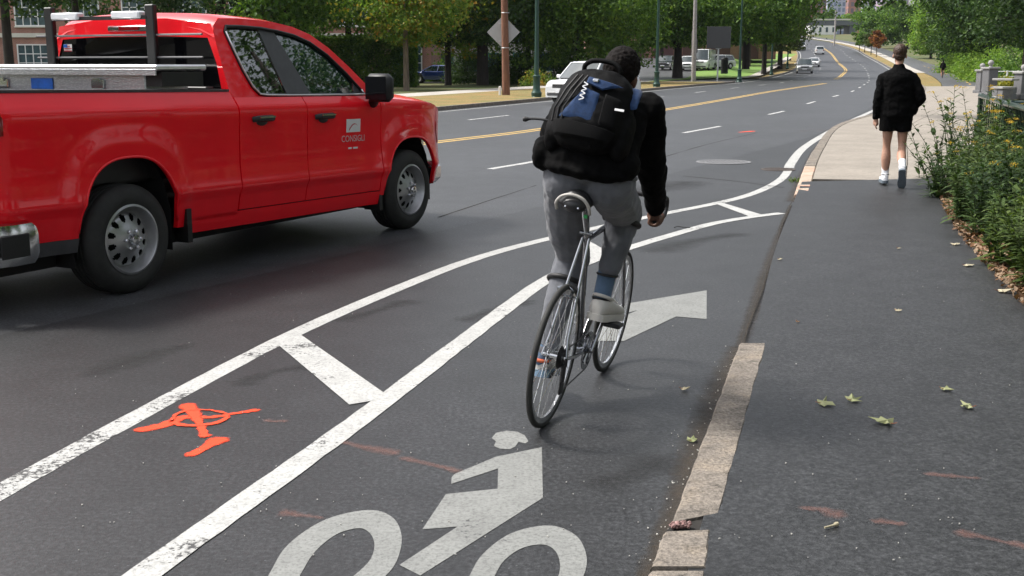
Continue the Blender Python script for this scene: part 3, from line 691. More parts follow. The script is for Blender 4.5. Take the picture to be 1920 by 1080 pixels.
for sd_ in (1, -1):
    panel('bed_side', -1.12, 1.205, zb_bed, bed_top, sd_, 60, 34, extra=ex(.03))
    rd = panel('rear_door', 1.222, 2.085, lambda x: .47, lambda x: 1.372, sd_, 20, 34)
    fd = panel('front_door', 2.097, 3.215, lambda x: .47, lambda x: 1.372, sd_, 26, 34)
    panel('front_fender', 3.229, 4.70, zb_f, hood_top, sd_, 44, 30, extra=ex(3.77))
    panel('rocker_panel', .58, 3.23, lambda x: .335, lambda x: .462, sd_, 20, 4)
    for x0, dr in ((1.37, rd), (2.20, fd)):
        hb = MB(); y = -sd_ * truck_w(x0 + .12, 1.19)
        hb.tube([(x0, y, rk(x0, 1.195)), (x0 + .03, y - sd_ * .035, rk(x0, 1.20)), (x0 + .21, y - sd_ * .035, rk(x0, 1.20)), (x0 + .24, y, rk(x0, 1.195))], [.018, .022, .022, .018], 8, flat=1.2)
        hb.build('handle', M['black_trim'], dr, smooth=40)
        hb = MB(); hb.box((x0 + .12, y - sd_ * .058, rk(x0, 1.212)), (.19, .006, .012)); hb.build('handle_strip', M['chrome'], dr)
        hb = MB(); hb.ell((x0 + .12, y + sd_ * .012, rk(x0, 1.175)), (.10, .016, .045)); hb.build('handle_cup', M['black_trim'], dr, smooth=180)
    panel('rear_valance', -1.10, -.44, lambda x: .33, lambda x: .428, sd_, 10, 4, mat=M['grey_trim'])
    # wheel wells
    for c in (.03, 3.77):
        mb = MB(); secs = []
        for yy in (.93, .45):
            secs.append([(c - .47, -sd_ * yy, .25)] + [(c - .47 + .94 * i / 16, -sd_ * yy, rk(c, max(.40, arch_z(c - .47 + .94 * i / 16, c) + .02))) for i in range(17)] + [(c + .47, -sd_ * yy, .25)])
        mb.loft(secs, closed=False); mb.add(secs[1], [tuple(range(len(secs[1])))]); mb.build('wheel_well', M['black_matte'], TR)
        mb = MB(); pts = [(c - .475 + .95 * i / 40) for i in range(41)]
        xs_ = ex(c)
        mb.tube([(x, -sd_ * (truck_w(x, max(.44, arch_z(x, c))) - .006), rk(x, max(.44, arch_z(x, c)))) for x in xs_[1:-1]], .011, 6); mb.build('arch_lip', M['red'], TR, smooth=180)
    mb = MB(); mb.box((.60, -sd_ * .95, .43), (.05, .12, .26)); mb.build('mud_guard', M['black_trim'], TR)
    mb = MB(); mb.box((3.25, -sd_ * .90, .39), (.05, .16, .28)); mb.build('mud_guard', M['black_trim'], TR)
    # greenhouse side
    def gy(z): return -sd_ * (.955 - .36 * (z - 1.36))
    outer = [(1.215, 1.36), (1.215, 1.46), (1.225, 1.60), (1.24, 1.75), (1.27, 1.88), (1.36, 1.945), (1.6, 1.955), (1.85, 1.953), (2.06, 1.945), (2.30, 1.92), (2.52, 1.868), (2.74, 1.765), (2.96, 1.615), (3.14, 1.475), (3.28, 1.36), (2.9, 1.358), (2.5, 1.36), (2.1, 1.36), (1.7, 1.36), (1.4, 1.36)]
    inner_ = [(1.56, 1.395), (1.50, 1.45), (1.45, 1.57), (1.405, 1.75), (1.385, 1.85), (1.42, 1.888), (1.6, 1.893), (1.85, 1.890), (2.06, 1.875), (2.27, 1.85), (2.47, 1.80), (2.67, 1.705), (2.87, 1.56), (3.02, 1.425), (3.05, 1.388), (2.85, 1.384), (2.5, 1.384), (2.1, 1.384), (1.8, 1.386), (1.65, 1.388)]
    mb = MB(); n = len(outer)
    mb.add([(x, gy(z), rk(x, z)) for x, z in outer] + [(x, gy(z), rk(x, z)) for x, z in inner_] + [(x, gy(z) + sd_ * .03, rk(x, z)) for x, z in inner_],
           [(i, (i + 1) % n, n + (i + 1) % n, n + i) for i in range(n)] + [(n + i, n + (i + 1) % n, 2 * n + (i + 1) % n, 2 * n + i) for i in range(n)])
    cf = mb.build('cab_frame', M['red'], TR, smooth=30)
    mb = MB(); mb.tube([(x, gy(z) - sd_ * .004, rk(x, z)) for x, z in inner_], .014, 6, closed=True); mb.build('window_seal', M['black_trim'], cf, smooth=180)
    mb = MB(); mb.tube([(x, gy(z) - sd_ * .016, rk(x, z)) for x, z in inner_[13:] + inner_[:5]], .008, 6); mb.build('window_trim', M['alu'], cf, smooth=180)
    # glass panes and centre pillar
    def pane(name, pts, mat, dy):
        q = MB(); q.add([(x, gy(z) + sd_ * dy, rk(x, z)) for x, z in pts] + [(x, gy(z) + sd_ * (dy + .005), rk(x, z)) for x, z in pts],
                        [tuple(range(len(pts))), tuple(range(2 * len(pts) - 1, len(pts) - 1, -1))] + [(i, (i + 1) % len(pts), len(pts) + (i + 1) % len(pts), len(pts) + i) for i in range(len(pts))]); return q.build(name, mat, cf)
    pane('rear_window', [(1.93, 1.385), (1.65, 1.388), (1.56, 1.395), (1.50, 1.45), (1.45, 1.57), (1.405, 1.75), (1.385, 1.85), (1.42, 1.888), (1.6, 1.893), (1.82, 1.891)], M['glass_dark'], .012)
    pane('front_window', [(2.26, 1.384), (2.02, 1.873), (2.06, 1.875), (2.27, 1.85), (2.47, 1.80), (2.67, 1.705), (2.87, 1.56), (2.95, 1.485), (2.91, 1.384)], M['glass_green'], .012)
    pane('quarter_trim', [(2.95, 1.485), (3.02, 1.425), (3.05, 1.388), (2.91, 1.384)], M['grey_trim'], .004)
    pane('door_pillar', [(1.93, 1.385), (1.82, 1.891), (1.85, 1.890), (2.02, 1.873), (2.26, 1.384)], M['grey_trim'], .002)
    # mirror
    mr = MB(); c_ = Vector((3.02, -sd_ * 1.13, rk(3, 1.44))); mr.box(c_, (.13, .25, .26), bev=.045)
    mo = mr.build('side_mirror', M['black_trim'], TR, smooth=50)
    a = MB(); a.tube([(3.10, -sd_ * .93, rk(3, 1.30)), (3.08, -sd_ * 1.02, rk(3, 1.30)), (3.04, -sd_ * 1.08, rk(3, 1.38))], [.04, .045, .05], 8); a.build('mirror_arm', M['black_trim'], mo, smooth=50)
    a = MB(); a.box(c_ + Vector((-.069, 0, 0)), (.006, .20, .21)); a.build('mirror_glass', M['glass_rear'], mo)
    # headlamp, tail lamp
    hl = MB(); hl.add([(x, -sd_ * (truck_w(x, z) + .006), rk(x, z)) for x, z in ((4.32, 1.10), (4.62, 1.04), (4.66, .84), (4.40, .88), (4.30, 1.0))], [(0, 1, 2, 3, 4)]); hl.build('headlamp', M['lamp_clear'], TR)
    tl = MB(); secs = []
    for x, o_ in ((-1.14, .0), (-1.12, .014), (-1.04, .016), (-1.005, .003)):
        secs.append([(x, -sd_ * (truck_w(x, z) + o_), rk(x, z)) for z in (1.15, 1.17, 1.25, 1.32, 1.34)])
    tl.loft(secs, closed=False); t_ = tl.build('tail_lamp', M['lamp_red'], TR, smooth=40)
# roof, hood, windscreen, cab back
def roofp(y): return
mb = MB(); secs = []
edge_ = [(1.245, 1.80), (1.272, 1.885), (1.36, 1.945), (1.6, 1.955), (1.85, 1.953), (2.06, 1.945), (2.30, 1.92)]
for x, z in edge_:
    yb = .955 - .36 * (z - 1.36); row = []
    for k in range(13):
        u = -1 + 2 * k / 12; row.append((x, yb * u, rk(x, z) + (.055 if x > 1.3 else .07 if x > 1.26 else .13) * (1 - u * u) ** .6 - (.0)))
    secs.append(row)
mb.loft(secs, closed=False); mb.build('roof', M['red'], TR, smooth=60)
mb = MB(); secs = []
for x, z in [(2.30, 1.92), (2.52, 1.868), (2.74, 1.765), (2.96, 1.615), (3.14, 1.475), (3.28, 1.36)]:
    yb = .955 - .36 * (z - 1.36); secs.append([(x + .10 * (1 - (-1 + k / 5) ** 2), yb * (-1 + k / 5), rk(x, z) + .03 * (1 - (-1 + k / 5) ** 2)) for k in range(11)])
mb.loft(secs, closed=False); mb.build('windscreen', M['glass_green'], TR, smooth=60)
mb = MB(); secs = []
for x in [3.229 + (4.70 - 3.229) * i / 16 for i in range(17)]:
    w = truck_w(x, hood_top(x)); secs.append([(x + (0), w * (-1 + k / 8), rk(x, hood_top(x)) + .10 * (1 - (abs(-1 + k / 8)) ** 3) ) for k in range(17)])
mb.loft(secs, closed=False); mb.build('hood', M['red'], TR, smooth=50)
mb = MB(); mb.box((4.66, 0, .86), (.12, 1.25, .48), bev=.04); mb.build('grille', M['chrome'], TR)
mb = MB(); mb.box((4.60, 0, .50), (.30, 1.62, .24), bev=.06); mb.build('front_bumper', M['chrome'], TR)
# inner tub and floor, so nothing is hollow
mb = MB(); mb.box((1.9, 0, .47), (5.2, 1.66, .16)); mb.box((3.95, 0, .88), (1.2, 1.3, .62)); mb.build('chassis', M['black_matte'], TR)
mb = MB(); mb.box((1.9, 0, .33), (2.9, 1.40, .16)); mb.box((-.75, 0, .36), (.55, 1.6, .2)); mb.box((1.0, 0, .30), (4.6, 1.1, .16)); mb.tube([(.03, -.8, .40), (.03, .8, .40)], .07, 8); mb.tube([(3.77, -.8, .40), (3.77, .8, .40)], .05, 8); mb.tube([(-.9, .4, .34), (1.6, .4, .34)], .04, 8); mb.build('axles_and_light_blockers', M['black_matte'], TR)  # axles and pipe, plus boxes added to block light under the truck
mb = MB(); mb.box((.05, 0, .80), (2.28, 1.6, .04)); mb.box((.05, .84, 1.1), (2.28, .06, .58)); mb.box((.05, -.84, 1.1), (2.28, .06, .58)); mb.box((1.17, 0, 1.1), (.05, 1.7, .58)); mb.build('bed_liner', M['black_trim'], TR)
for s_ in (1, -1):
    mb = MB(); mb.loft([[(x, -s_ * .94, rk(x, 1.418)), (x, -s_ * .945, rk(x, 1.438)), (x, -s_ * .82, rk(x, 1.438)), (x, -s_ * .80, rk(x, 1.40))] for x in (-1.12, 0, 1.2)]); mb.build('bed_rail_cap', M['grey_trim'], TR)
mb = MB(); mb.box((-1.10, 0, 1.04), (.07, 1.60, .72), bev=.02); mb.build('tailgate', M['red'], TR, smooth=40)
# cab interior: seats, dash, wheel
mb = MB(); mb.box((1.75, 0, 1.0), (.5, 1.5, .5)); 
for yy in (-.42, .42):
    mb.box((2.30, yy, 1.02), (.55, .55, .3), bev=.05); mb.box((2.02, yy, 1.32), (.16, .52, .55), bev=.05); mb.box((2.0, yy, 1.64), (.10, .26, .16), bev=.03)
mb.box((3.05, 0, 1.22), (.35, 1.6, .26), bev=.05); mb.build('interior', M['grey_trim'], TR)
mb = MB(); mb.tube([(2.80 + .06 * math.sin(t), .42 + .19 * math.cos(t), 1.34 + .18 * math.sin(t)) for t in [2 * math.pi * i / 20 for i in range(20)]], .016, 6, closed=True); mb.build('steering_wheel', M['black_trim'], TR)
# cab back wall with dark rear glass
bz = [(1.36, 1.222), (1.43, 1.224), (1.80, 1.236), (1.92, 1.25)]
mb = MB()
def back(y, z): return (1.222 + .03 * max(0, z - 1.36) + .03 * (abs(y) / .9) ** 4, y, rk(1.22, z))
oy = lambda z: .955 - .36 * (z - 1.36)
o_ = [(-.93, .85), (-oy(1.36), 1.36), (-oy(1.62), 1.62), (-oy(1.90), 1.90), (-.35, 1.945), (.35, 1.945), (oy(1.90), 1.90), (oy(1.62), 1.62), (oy(1.36), 1.36), (.93, .85)]
i_ = [(-.84, 1.38), (-.84, 1.42), (-.80, 1.62), (-.73, 1.80), (-.34, 1.815), (.34, 1.815), (.73, 1.80), (.80, 1.62), (.84, 1.42), (.84, 1.38)]
nb = len(o_); mb.add([back(*q) for q in o_] + [back(*q) for q in i_], [(k, k + 1, nb + k + 1, nb + k) for k in range(nb - 1)] + [(0, nb, 2 * nb - 1, nb - 1)]); cb = mb.build('cab_back', M['red'], TR, smooth=30)
mb = MB(); mb.add([(back(*q)[0] + .01, q[0] * 1.01, rk(1.22, q[1])) for q in i_], [tuple(range(nb))]); mb.build('rear_window', M['glass_rear'], cb)
mb = MB(); mb.box((1.245, 0, rk(1.22, 1.875)), (.05, .46, .05), bev=.012); bl = mb.build('brake_light', M['chrome'], cb, smooth=40)
mb = MB(); mb.box((1.216, 0, rk(1.22, 1.875)), (.01, .20, .03)); mb.build('brake_lens', M['lamp_red'], bl)
mb = MB(); mb.add([back(.66 + .09 * a, 1.735 + .055 * b) for a, b in ((-.5, -.5), (.5, -.5), (.5, .5), (-.5, .5))], [(0, 1, 2, 3)])
for v in range(len(mb.v)): mb.v[v] = (mb.v[v][0] - .012, mb.v[v][1], mb.v[v][2])
fl = mb.build('flag_sticker', M['decal_white'], cb)
mb = MB(); x_ = back(.69, 1.75)
mb.box((x_[0] - .016, .685, rk(1.22, 1.749)), (.003, .04, .026)); mb.build('sticker_canton', M['sticker_blue'], fl)
for k in range(3):
    mb = MB(); mb.box((x_[0] - .0155, .652 if k < 1 else .66, rk(1.22, 1.75 - .018 * k - .003)), (.003, .03 if k < 1 else .085, .007)); mb.build('sticker_stripe', M['decal_red'], fl)
# headache rack
for yy in (-.33, .70):
    mb = MB(); mb.box((1.10, yy, 1.75), (.05, .085, .74), bev=.008); mb.build('rack_post', M['black_trim'], TR)
for zz in (1.70, 1.88):
    mb = MB(); mb.tube([(1.10, -.80, zz), (1.10, .86, zz)], .010, 6); mb.build('rack_bar', M['grey_trim'], TR)
mb = MB(); mb.box((1.10, 0, 1.445), (.09, 1.7, .05), bev=.008); mb.build('rack_base', M['black_trim'], TR)
mb = MB(); mb.box((1.10, .185, 2.02), (.06, .98, .03)); rl = mb.build('rack_top_bar', M['black_trim'], TR)
for yy in (.50, -.12):
    mb = MB(); mb.box((1.085, yy, 2.04), (.09, .28, .06), bev=.012); mb.build('light_bar', M['lamp_clear'], TR, smooth=40)
# bumper at the back
mb = MB(); secs = []
for y_, xb, zz0, zz1 in ((.0, -1.30, .45, .66), (.70, -1.28, .42, .66), (.90, -1.22, .37, .64), (.985, -1.08, .365, .635), (.995, -.86, .38, .62)):
    pass
def rb(yy):
    a = abs(yy); return -1.30 + .02 * (a / .7) ** 2 if a < .7 else -1.28 + .10 * ((a - .7) / .3) ** 2
for s_ in (1, -1):
    mb = MB(); path_ = [(rb(.3), .3), (rb(.7), .7), (rb(.85), .86), (-1.13, .965), (-1.0, 1.0), (-.87, .998), (-.83, .985)]
    prof_ = [(0, .36), (.035, .37), (.045, .42), (.045, .58), (.035, .635), (0, .645)]
    secs = []
    for i, (x, y) in enumerate(path_):
        t = Vector((path_[min(i + 1, 6)][0] - path_[max(i - 1, 0)][0], path_[min(i + 1, 6)][1] - path_[max(i - 1, 0)][1], 0)).normalized(); nn = Vector((-t.y, t.x, 0)) 
        if nn.x > 0 and i < 3: nn = -nn
        if i >= 3 and nn.y < 0: nn = -nn
        sh = 1 if i < 6 else .75
        secs.append([(x + nn.x * o2, -s_ * (y + nn.y * o2), .50 + (z - .50) * sh) for o2, z in prof_])
    mb.loft(secs, closed=False); bo = mb.build('rear_bumper', M['chrome'], TR, smooth=40)
    mb = MB(); mb.box((-1.02, -s_ * 1.048, .50), (.22, .012, .15), bev=.005); mb.build('bumper_step', M['black_trim'], bo)
mb = MB(); mb.box((-1.18, 0, .50), (.18, 1.5, .22)); mb.build('bumper_core', M['black_trim'], TR)
# lettering on the door
dy = truck_w(2.85, 1.08) + .003
def door_mark(name, vs, fs, mat, off=.0):
    q = MB(); q.add([(x, -(truck_w(x, z) + .004 + off), rk(x, z)) for x, z in vs], fs); return q.build(name, mat, TR)
dl = door_mark('door_emblem', [(2.66, 1.045), (2.88, 1.045), (2.88, 1.165), (2.66, 1.165)], [(0, 1, 2, 3)], M['decal_white'])
arc = [(2.70 + .13 * i / 8, 1.075 + .05 * math.sin(math.pi * i / 8 * .8)) for i in range(9)]
q = MB(); q.add([(x, -(truck_w(x, z) + .0065), rk(x, z)) for x, z in arc] + [(x, -(truck_w(x, z) + .0065), rk(x, z)) for x, z in [(a, b - .018 * (1 - i / 9)) for i, (a, b) in enumerate(arc)]], [(i, i + 1, 10 + i, 9 + i) for i in range(8)]); q.build('emblem_arc', M['decal_red'], dl)
tm = text_mesh('CONSIGLI', .082, .001)
for v in tm.vertices: v.co = Vector((2.77 + v.co.x * 1.0, 0, .985 + v.co.y))
for v in tm.vertices: v.co.y = -(truck_w(v.co.x, v.co.z) + .004); v.co.z = rk(v.co.x, v.co.z)
link('door_lettering', tm, M['decal_white'], TR)
for x0, x1 in ((2.69, 2.745), (2.765, 2.84)): door_mark('lettering_underline', [(x0, .892), (x1, .892), (x1, .908), (x0, .908)], [(0, 1, 2, 3)], M['decal_white'])
# wheels
def wheel_meshes(r=.40, w=.265, rim=.245, holes=12):
    t = MB(); h = w / 2
    prof = [(rim, -h + .015), (rim + .03, -h), (r - .075, -h - .004), (r - .03, -h + .015), (r - .006, -h + .035)]
    prof2 = prof + [(r, -h + .05)]
    for k in range(5):
        y0 = -h + .05 + (w - .10) * k / 5; y1 = -h + .05 + (w - .10) * (k + 1) / 5
        prof2 += [(r, y0 + .006), (r, y1 - .008), (r - .012, y1 - .006), (r - .012, y1)]
    prof2 += [(a, -b) for a, b in prof[::-1]]
    t.lathe(prof2, 56, 'y'); tyre = t.mesh('tyre')
    m_ = MB(); prof = [(rim + .004, -h + .010), (rim + .012, -h + .004), (rim - .004, -h - .002), (rim - .018, -h + .02), (rim - .03, -h + .06), (rim - .045, -h + .075)]
    m_.lathe(prof, 48, 'y')
    # disc with holes: polar grid, cells left open
    rr = [rim - .045, rim - .056, rim - .066, rim - .09, rim - .104, rim - .114, .105, .085, .06, 0.001]; dep = [.075, .060, .050, .040, .036, .032, .024, .012, .006, .004]
    na = holes * 8; vs = []
    for r_, d_ in zip(rr, dep):
        for j in range(na): th = 2 * math.pi * j / na; vs.append((r_ * math.cos(th), -h + d_, r_ * math.sin(th)))
    fs = []
    for i in range(len(rr) - 1):
        for j in range(na):
            q_ = j % 8
            hole = (i in (2, 3) and q_ in (2, 3, 4, 5)) or (i in (1, 4) and q_ in (3, 4))
            if not hole: fs.append((i * na + j, i * na + (j + 1) % na, (i + 1) * na + (j + 1) % na, (i + 1) * na + j))
    m_.add(vs, fs); disc = m_.mesh('rim')
    b = MB(); b.lathe([(rim - .04, -h + .14), (0.001, -h + .14)], 32, 'y'); b.lathe([(rim - .03, -h + .06), (rim - .02, h - .02)], 32, 'y'); back_ = b.mesh('brake_drum')
    lg = MB()
    for k in range(6):
        th = 2 * math.pi * k / 6; lg.lathe([(.013, 0), (.013, -.03), (.008, -.036), (.001, -.036)], 8, 'y', (.068 * math.cos(th), -h + .02, .068 * math.sin(th)))
    lg.lathe([(.042, 0), (.042, -.03), (.034, -.045), (.001, -.048)], 20, 'y', (0, -h + .012, 0)); lug = lg.mesh('lug')
    return tyre, disc, back_, lug
tyre_me, rim_me, drum_me, lug_me = wheel_meshes()
first = True
for x in (.03, 3.77):
    for s_ in (1, -1):
        w_ = link('wheel', tyre_me if first else tyre_me.copy() if False else tyre_me, M['rubber'] if first else [], TR, 30 if first else None, (x, -s_ * .865, .40))
        w_.rotation_euler = (0, random.uniform(0, .5), 0 if s_ > 0 else math.pi); w_.name = 'wheel'
        for nm, me_, mt in (('rim', rim_me, 'steel_wheel'), ('brake_drum', drum_me, 'black_matte'), ('lug_nuts', lug_me, 'chrome')):
            link(nm, me_, M[mt] if first else [], w_, 35 if first else None)
        first = False
# toolbox across the bed
TB = empty('toolbox', 'bright diamond plate aluminium toolbox across the red pickup bed', 'toolbox', TR.location, R_(62.34)); TB.scale = (1, 1.13, 1)
m, nt, p = nmat('diamond_plate')
v1 = N(nt, 'ShaderNodeTexVoronoi', Scale=85.); tcn = N(nt, 'ShaderNodeTexCoord'); mpn = N(nt, 'ShaderNodeMapping'); mpn.inputs['Rotation'].default_value = (.785, .785, .785); mpn.inputs['Scale'].default_value = (1, .5, 1)
nt.links.new(tcn.outputs['Object'], mpn.inputs[0]); nt.links.new(mpn.outputs[0], v1.inputs['Vector'])
nt.links.new(ramp(nt, v1.outputs[0], [(.2, (.66, .67, .69)), (.6, (.52, .53, .56))]), p.inputs['Base Color']); p.inputs['Metallic'].default_value = .8; p.inputs['Roughness'].default_value = .34; bump(nt, p, v1.outputs[0], .22, .006); M['plate'] = m
mb = MB(); mb.box((.72, 0, rk(.7, 1.33)), (.46, 1.55, .50), bev=.01); mb.build('box_body', M['plate'], TB)
mb = MB(); mb.box((.72, 0, rk(.7, 1.60)), (.54, 1.84, .045), bev=.012); ld = mb.build('lid', M['alu'], TB, smooth=30)
mb = MB(); mb.box((.452, 0, rk(.7, 1.562)), (.012, 1.82, .035)); mb.build('lid_lip', M['plate'], ld)
mb = MB(); mb.box((.484, .20, rk(.7, 1.475)), (.006, .22, .085), bev=.003); mb.build('blue_badge', M['sticker_blue'], TB)
for yy in (-.35, .6):
    mb = MB(); mb.box((.480, yy, rk(.7, 1.475)), (.02, .12, .07), bev=.006); mb.box((.468, yy, rk(.7, 1.505)), (.012, .06, .03)); mb.build('latch', M['chrome'], TB)
for yy in (-.85, .85):
    mb = MB(); mb.box((.72, yy, rk(.7, 1.515)), (.44, .14, .11)); mb.build('side_flange', M['black_trim'], TB)
# ------------------------------------------------------------------ bicycle
def fabric(name, col, rough=.9, var=.2, scale=14., bmp=.4, bscale=240., sheen=.2):
    m = simple(name, col, rough, var=var, scale=scale, bmp=bmp, bscale=bscale, spec=.12); m.node_tree.nodes['Principled BSDF'].inputs['Sheen Weight'].default_value = sheen; return m
M['black_fabric'] = fabric('black_fleece', (.0014, .0014, .0016), sheen=.0)
M['grey_fleece'] = fabric('grey_sweatpants', (.118, .123, .138), var=.14, scale=9, bscale=300)
M['blue_fabric'] = fabric('navy_pack_fabric', (.013, .034, .092), .7, var=.3, scale=40, sheen=.1)
M['pack_black'] = fabric('pack_nylon', (.0028, .0028, .0032), .7, sheen=.0)
M['strap'] = simple('black_webbing', (.008, .008, .009), .6)
M['skin_dark'] = simple('dark_skin', (.115, .052, .032), .5, var=.12, scale=18)
M['skin_fair'] = simple('fair_skin', (.42, .235, .165), .5, var=.1, scale=18)
M['hair_dark'] = simple('dark_hair', (.0065, .0045, .004), .8, var=.45, scale=40, bmp=1., bscale=55, spec=.15)
M['hair_brown'] = simple('brown_hair', (.045, .022, .012), .6, var=.6, scale=40, bmp=1., bscale=60)
M['sock_blue'] = fabric('blue_sock', (.10, .155, .24), var=.15)
M['sock_teal'] = fabric('teal_sock', (.07, .135, .19), var=.15)
M['shoe_white'] = simple('white_leather', (.56, .54, .51), .5, var=.1, scale=12)
M['shoe_blue'] = simple('pale_blue_sole', (.22, .33, .45), .5, var=.2, scale=30)
M['sock_white'] = fabric('white_sock', (.74, .75, .78), var=.06)
M['sole_grey'] = simple('grey_sole', (.12, .15, .18), .7, var=.15, scale=40)
M['frame_metal'] = simple('polished_frame', (.34, .35, .37), .16, 1., var=.08)
M['frame_dark'] = simple('dark_parts', (.025, .025, .027), .4, .3, var=.2)
M['spoke'] = simple('spoke_steel', (.62, .63, .65), .25, .9, var=.1)
M['saddle_white'] = simple('white_saddle_vinyl', (.42, .40, .37), .45, var=.15, scale=20)
M['reflector'] = simple('orange_reflector', (.65, .14, .05), .3, coat=1.)
LEAN = R_(8); BYAW = math.atan2(.98, .36)
BIKE_M = Matrix.Translation((.15, 5.13, 0)) @ Matrix.Rotation(BYAW, 4, 'Z') @ Matrix.Rotation(LEAN, 4, 'X')
BK = empty('bicycle', 'slim silver road bicycle ridden by the cyclist in the cycle lane', 'bicycle'); BK.matrix_world = BIKE_M
RW = .338
def bike_wheel(cx, dark=False):
    t = MB(); t.tube([(cx + (RW - .0135) * math.cos(a), 0, RW + (RW - .0135) * math.sin(a)) for a in [2 * math.pi * i / 64 for i in range(64)]], .0145, 10, closed=True)
    w = t.build('wheel', M['rubber'], BK, smooth=180)
    r = MB(); r.lathe([(RW - .024, -.009), (RW - .026, .009), (RW - .048, .006), (RW - .048, -.006)], 64, 'y', (cx, 0, RW), closed=True); r.build('rim', M['spoke'], w, smooth=40)
    h = MB(); h.lathe([(.001, -.055), (.009, -.055), (.009, -.035), (.024, -.033), (.024, -.028), (.012, -.02), (.012, .02), (.024, .028), (.024, .033), (.009, .035), (.009, .055), (.001, .055)], 16, 'y', (cx, 0, RW)); h.build('hub', M['chrome'], w, smooth=40)
    s = MB()
    for k in range(28):
        a = 2 * math.pi * k / 28; sd_ = 1 if k % 2 else -1; b = a + (.5 if (k // 2) % 2 else -.5)
        s.tube([(cx + .022 * math.cos(b), sd_ * .031, RW + .022 * math.sin(b)), (cx + (RW - .046) * math.cos(a), 0, RW + (RW - .046) * math.sin(a))], .0014, 4, cap=False)
    so_ = s.build('spokes', M['spoke'], w); so_['kind'] = 'stuff'
    return w
bike_wheel(0); bike_wheel(1.04)
BB = Vector((.43, 0, .27)); ST = Vector((.245, 0, .88)); HT = Vector((.86, 0, .90)); HB = Vector((.905, 0, .745))
fr = MB()
for a, b, r in ((BB, ST, .0155), (ST + Vector((.01, 0, -.03)), HT + Vector((0, 0, -.015)), .0145), (BB, HB, .0165), (HB - Vector((-.008, 0, .02)), HT + Vector((-.004, 0, .02)), .02)): fr.tube([a, b], r, 12)
for s_ in (1, -1):
    fr.tube([ST + Vector((0, s_ * .016, -.02)), Vector((.03, s_ * .045, .42)), Vector((0, s_ * .058, RW))], .0075, 8)
    fr.tube([BB + Vector((0, s_ * .03, 0)), Vector((.2, s_ * .045, .295)), Vector((0, s_ * .058, RW))], .009, 8)
fr.lathe([(.001, -.036), (.022, -.036), (.022, .036), (.001, .036)], 16, 'y', BB)
fr.tube([(.055, -.05, .615), (.055, .05, .615)], .006, 6)
fr.build('frame', M['frame_metal'], BK, smooth=50)
fk = MB()
for s_ in (1, -1): fk.tube([HB + Vector((.006, s_ * .028, -.02)), Vector((.955, s_ * .045, .55)), Vector((1.0, s_ * .05, .42)), Vector((1.04, s_ * .052, RW))], [.013, .012, .009, .008], 8)
fk.tube([HB + Vector((.006, .04, -.015)), HB + Vector((.006, -.04, -.015))], .016, 8); fk.build('fork', M['frame_metal'], BK, smooth=50)
sp = MB(); sp.tube([ST, Vector((.165, .015, 1.03))], .0135, 10); sp.tube([(.235, .03, .885), (.235, -.03, .885)], .01, 8); sp.build('seat_post', M['frame_metal'], BK, smooth=50)
# saddle: dark shell tipped so its underside shows, pale padded rim
sa = MB(); secs = []
for x, w, z, h in ((.010, .050, 1.078, .014), (.02, .070, 1.082, .024), (.05, .077, 1.080, .028), (.10, .070, 1.074, .030), (.16, .047, 1.062, .030), (.22, .028, 1.050, .028), (.28, .020, 1.042, .026), (.305, .012, 1.038, .018)):
    secs.append([(x, .02 + w * math.cos(t), z + h * math.sin(t) - .030 * (math.cos(t) ** 2) * (1.4 - 4 * x)) for t in [2 * math.pi * i / 20 for i in range(20)]])
sa.loft(secs); sdl = sa.build('saddle', M['frame_dark'], BK, smooth=60)
su = MB(); su.ell((.035, .02, 1.040), (.045, .060, .036)); su.build('saddle_underside', M['frame_dark'], sdl, smooth=180)
mb = MB(); mb.tube(cr_spline([(.03, .02 + .078, 1.010), (.006, .02 + .076, 1.045), (-.004, .02 + .048, 1.078), (-.008, .02, 1.090), (-.004, .02 - .048, 1.078), (.006, .02 - .076, 1.045), (.03, .02 - .078, 1.010)], 5), .0075, 8); mb.build('saddle_rim', M['saddle_white'], sdl, smooth=180)
for s_ in (1, -1):
    mb = MB(); mb.tube([(-.005, .02 + s_ * .03, 1.035), (.05, .02 + s_ * .024, 1.008), (.22, .02 + s_ * .02, 1.014), (.29, .02, 1.035)], .0045, 6); mb.build('saddle_rail', M['chrome'], sdl)
mb = MB(); mb.box((.02, -.045, 1.00), (.012, .016, .014)); mb.build('seat_tag', simple('green_tag', (.02, .25, .06), .5), sdl)
# drop handlebar, stem, levers
hb = MB(); 
for s_ in (1, -1):
    hb.tube(cr_spline([(.925, 0, 1.012), (.925, s_ * .12, 1.012), (.94, s_ * .18, 1.010), (1.0, s_ * .193, 1.0), (1.02, s_ * .195, .955), (.985, s_ * .197, .915), (.90, s_ * .198, .905), (.79, s_ * .198, .905)], 5), .0135, 10)
hb.build('handlebar', M['frame_dark'], BK, smooth=60)
mb = MB(); mb.tube([HT + Vector((-.01, 0, .0)), Vector((.845, 0, .99)), Vector((.925, 0, 1.012))], .014, 8); mb.build('stem', M['frame_metal'], BK, smooth=60)
for s_ in (1, -1):
    mb = MB(); mb.tube([(1.005, s_ * .185, .985), (1.035, s_ * .183, .985), (1.045, s_ * .183, .955), (1.03, s_ * .186, .88)], [.014, .013, .009, .006], 8); mb.build('brake_lever', M['frame_dark'], BK, smooth=60)
# brakes
for c_ in (Vector((.045, 0, .665)), Vector((.955, 0, .70))):
    mb = MB(); s0 = -1 if c_.x < .5 else 1
    for s_ in (1, -1): mb.tube([c_ + Vector((0, s_ * .005, .0)), c_ + Vector((s0 * .015, s_ * .035, -.012)), c_ + Vector((s0 * .012, s_ * .026, -.055))], [.008, .008, .009], 6)
    mb.build('brake_caliper', M['frame_metal'], BK, smooth=50)
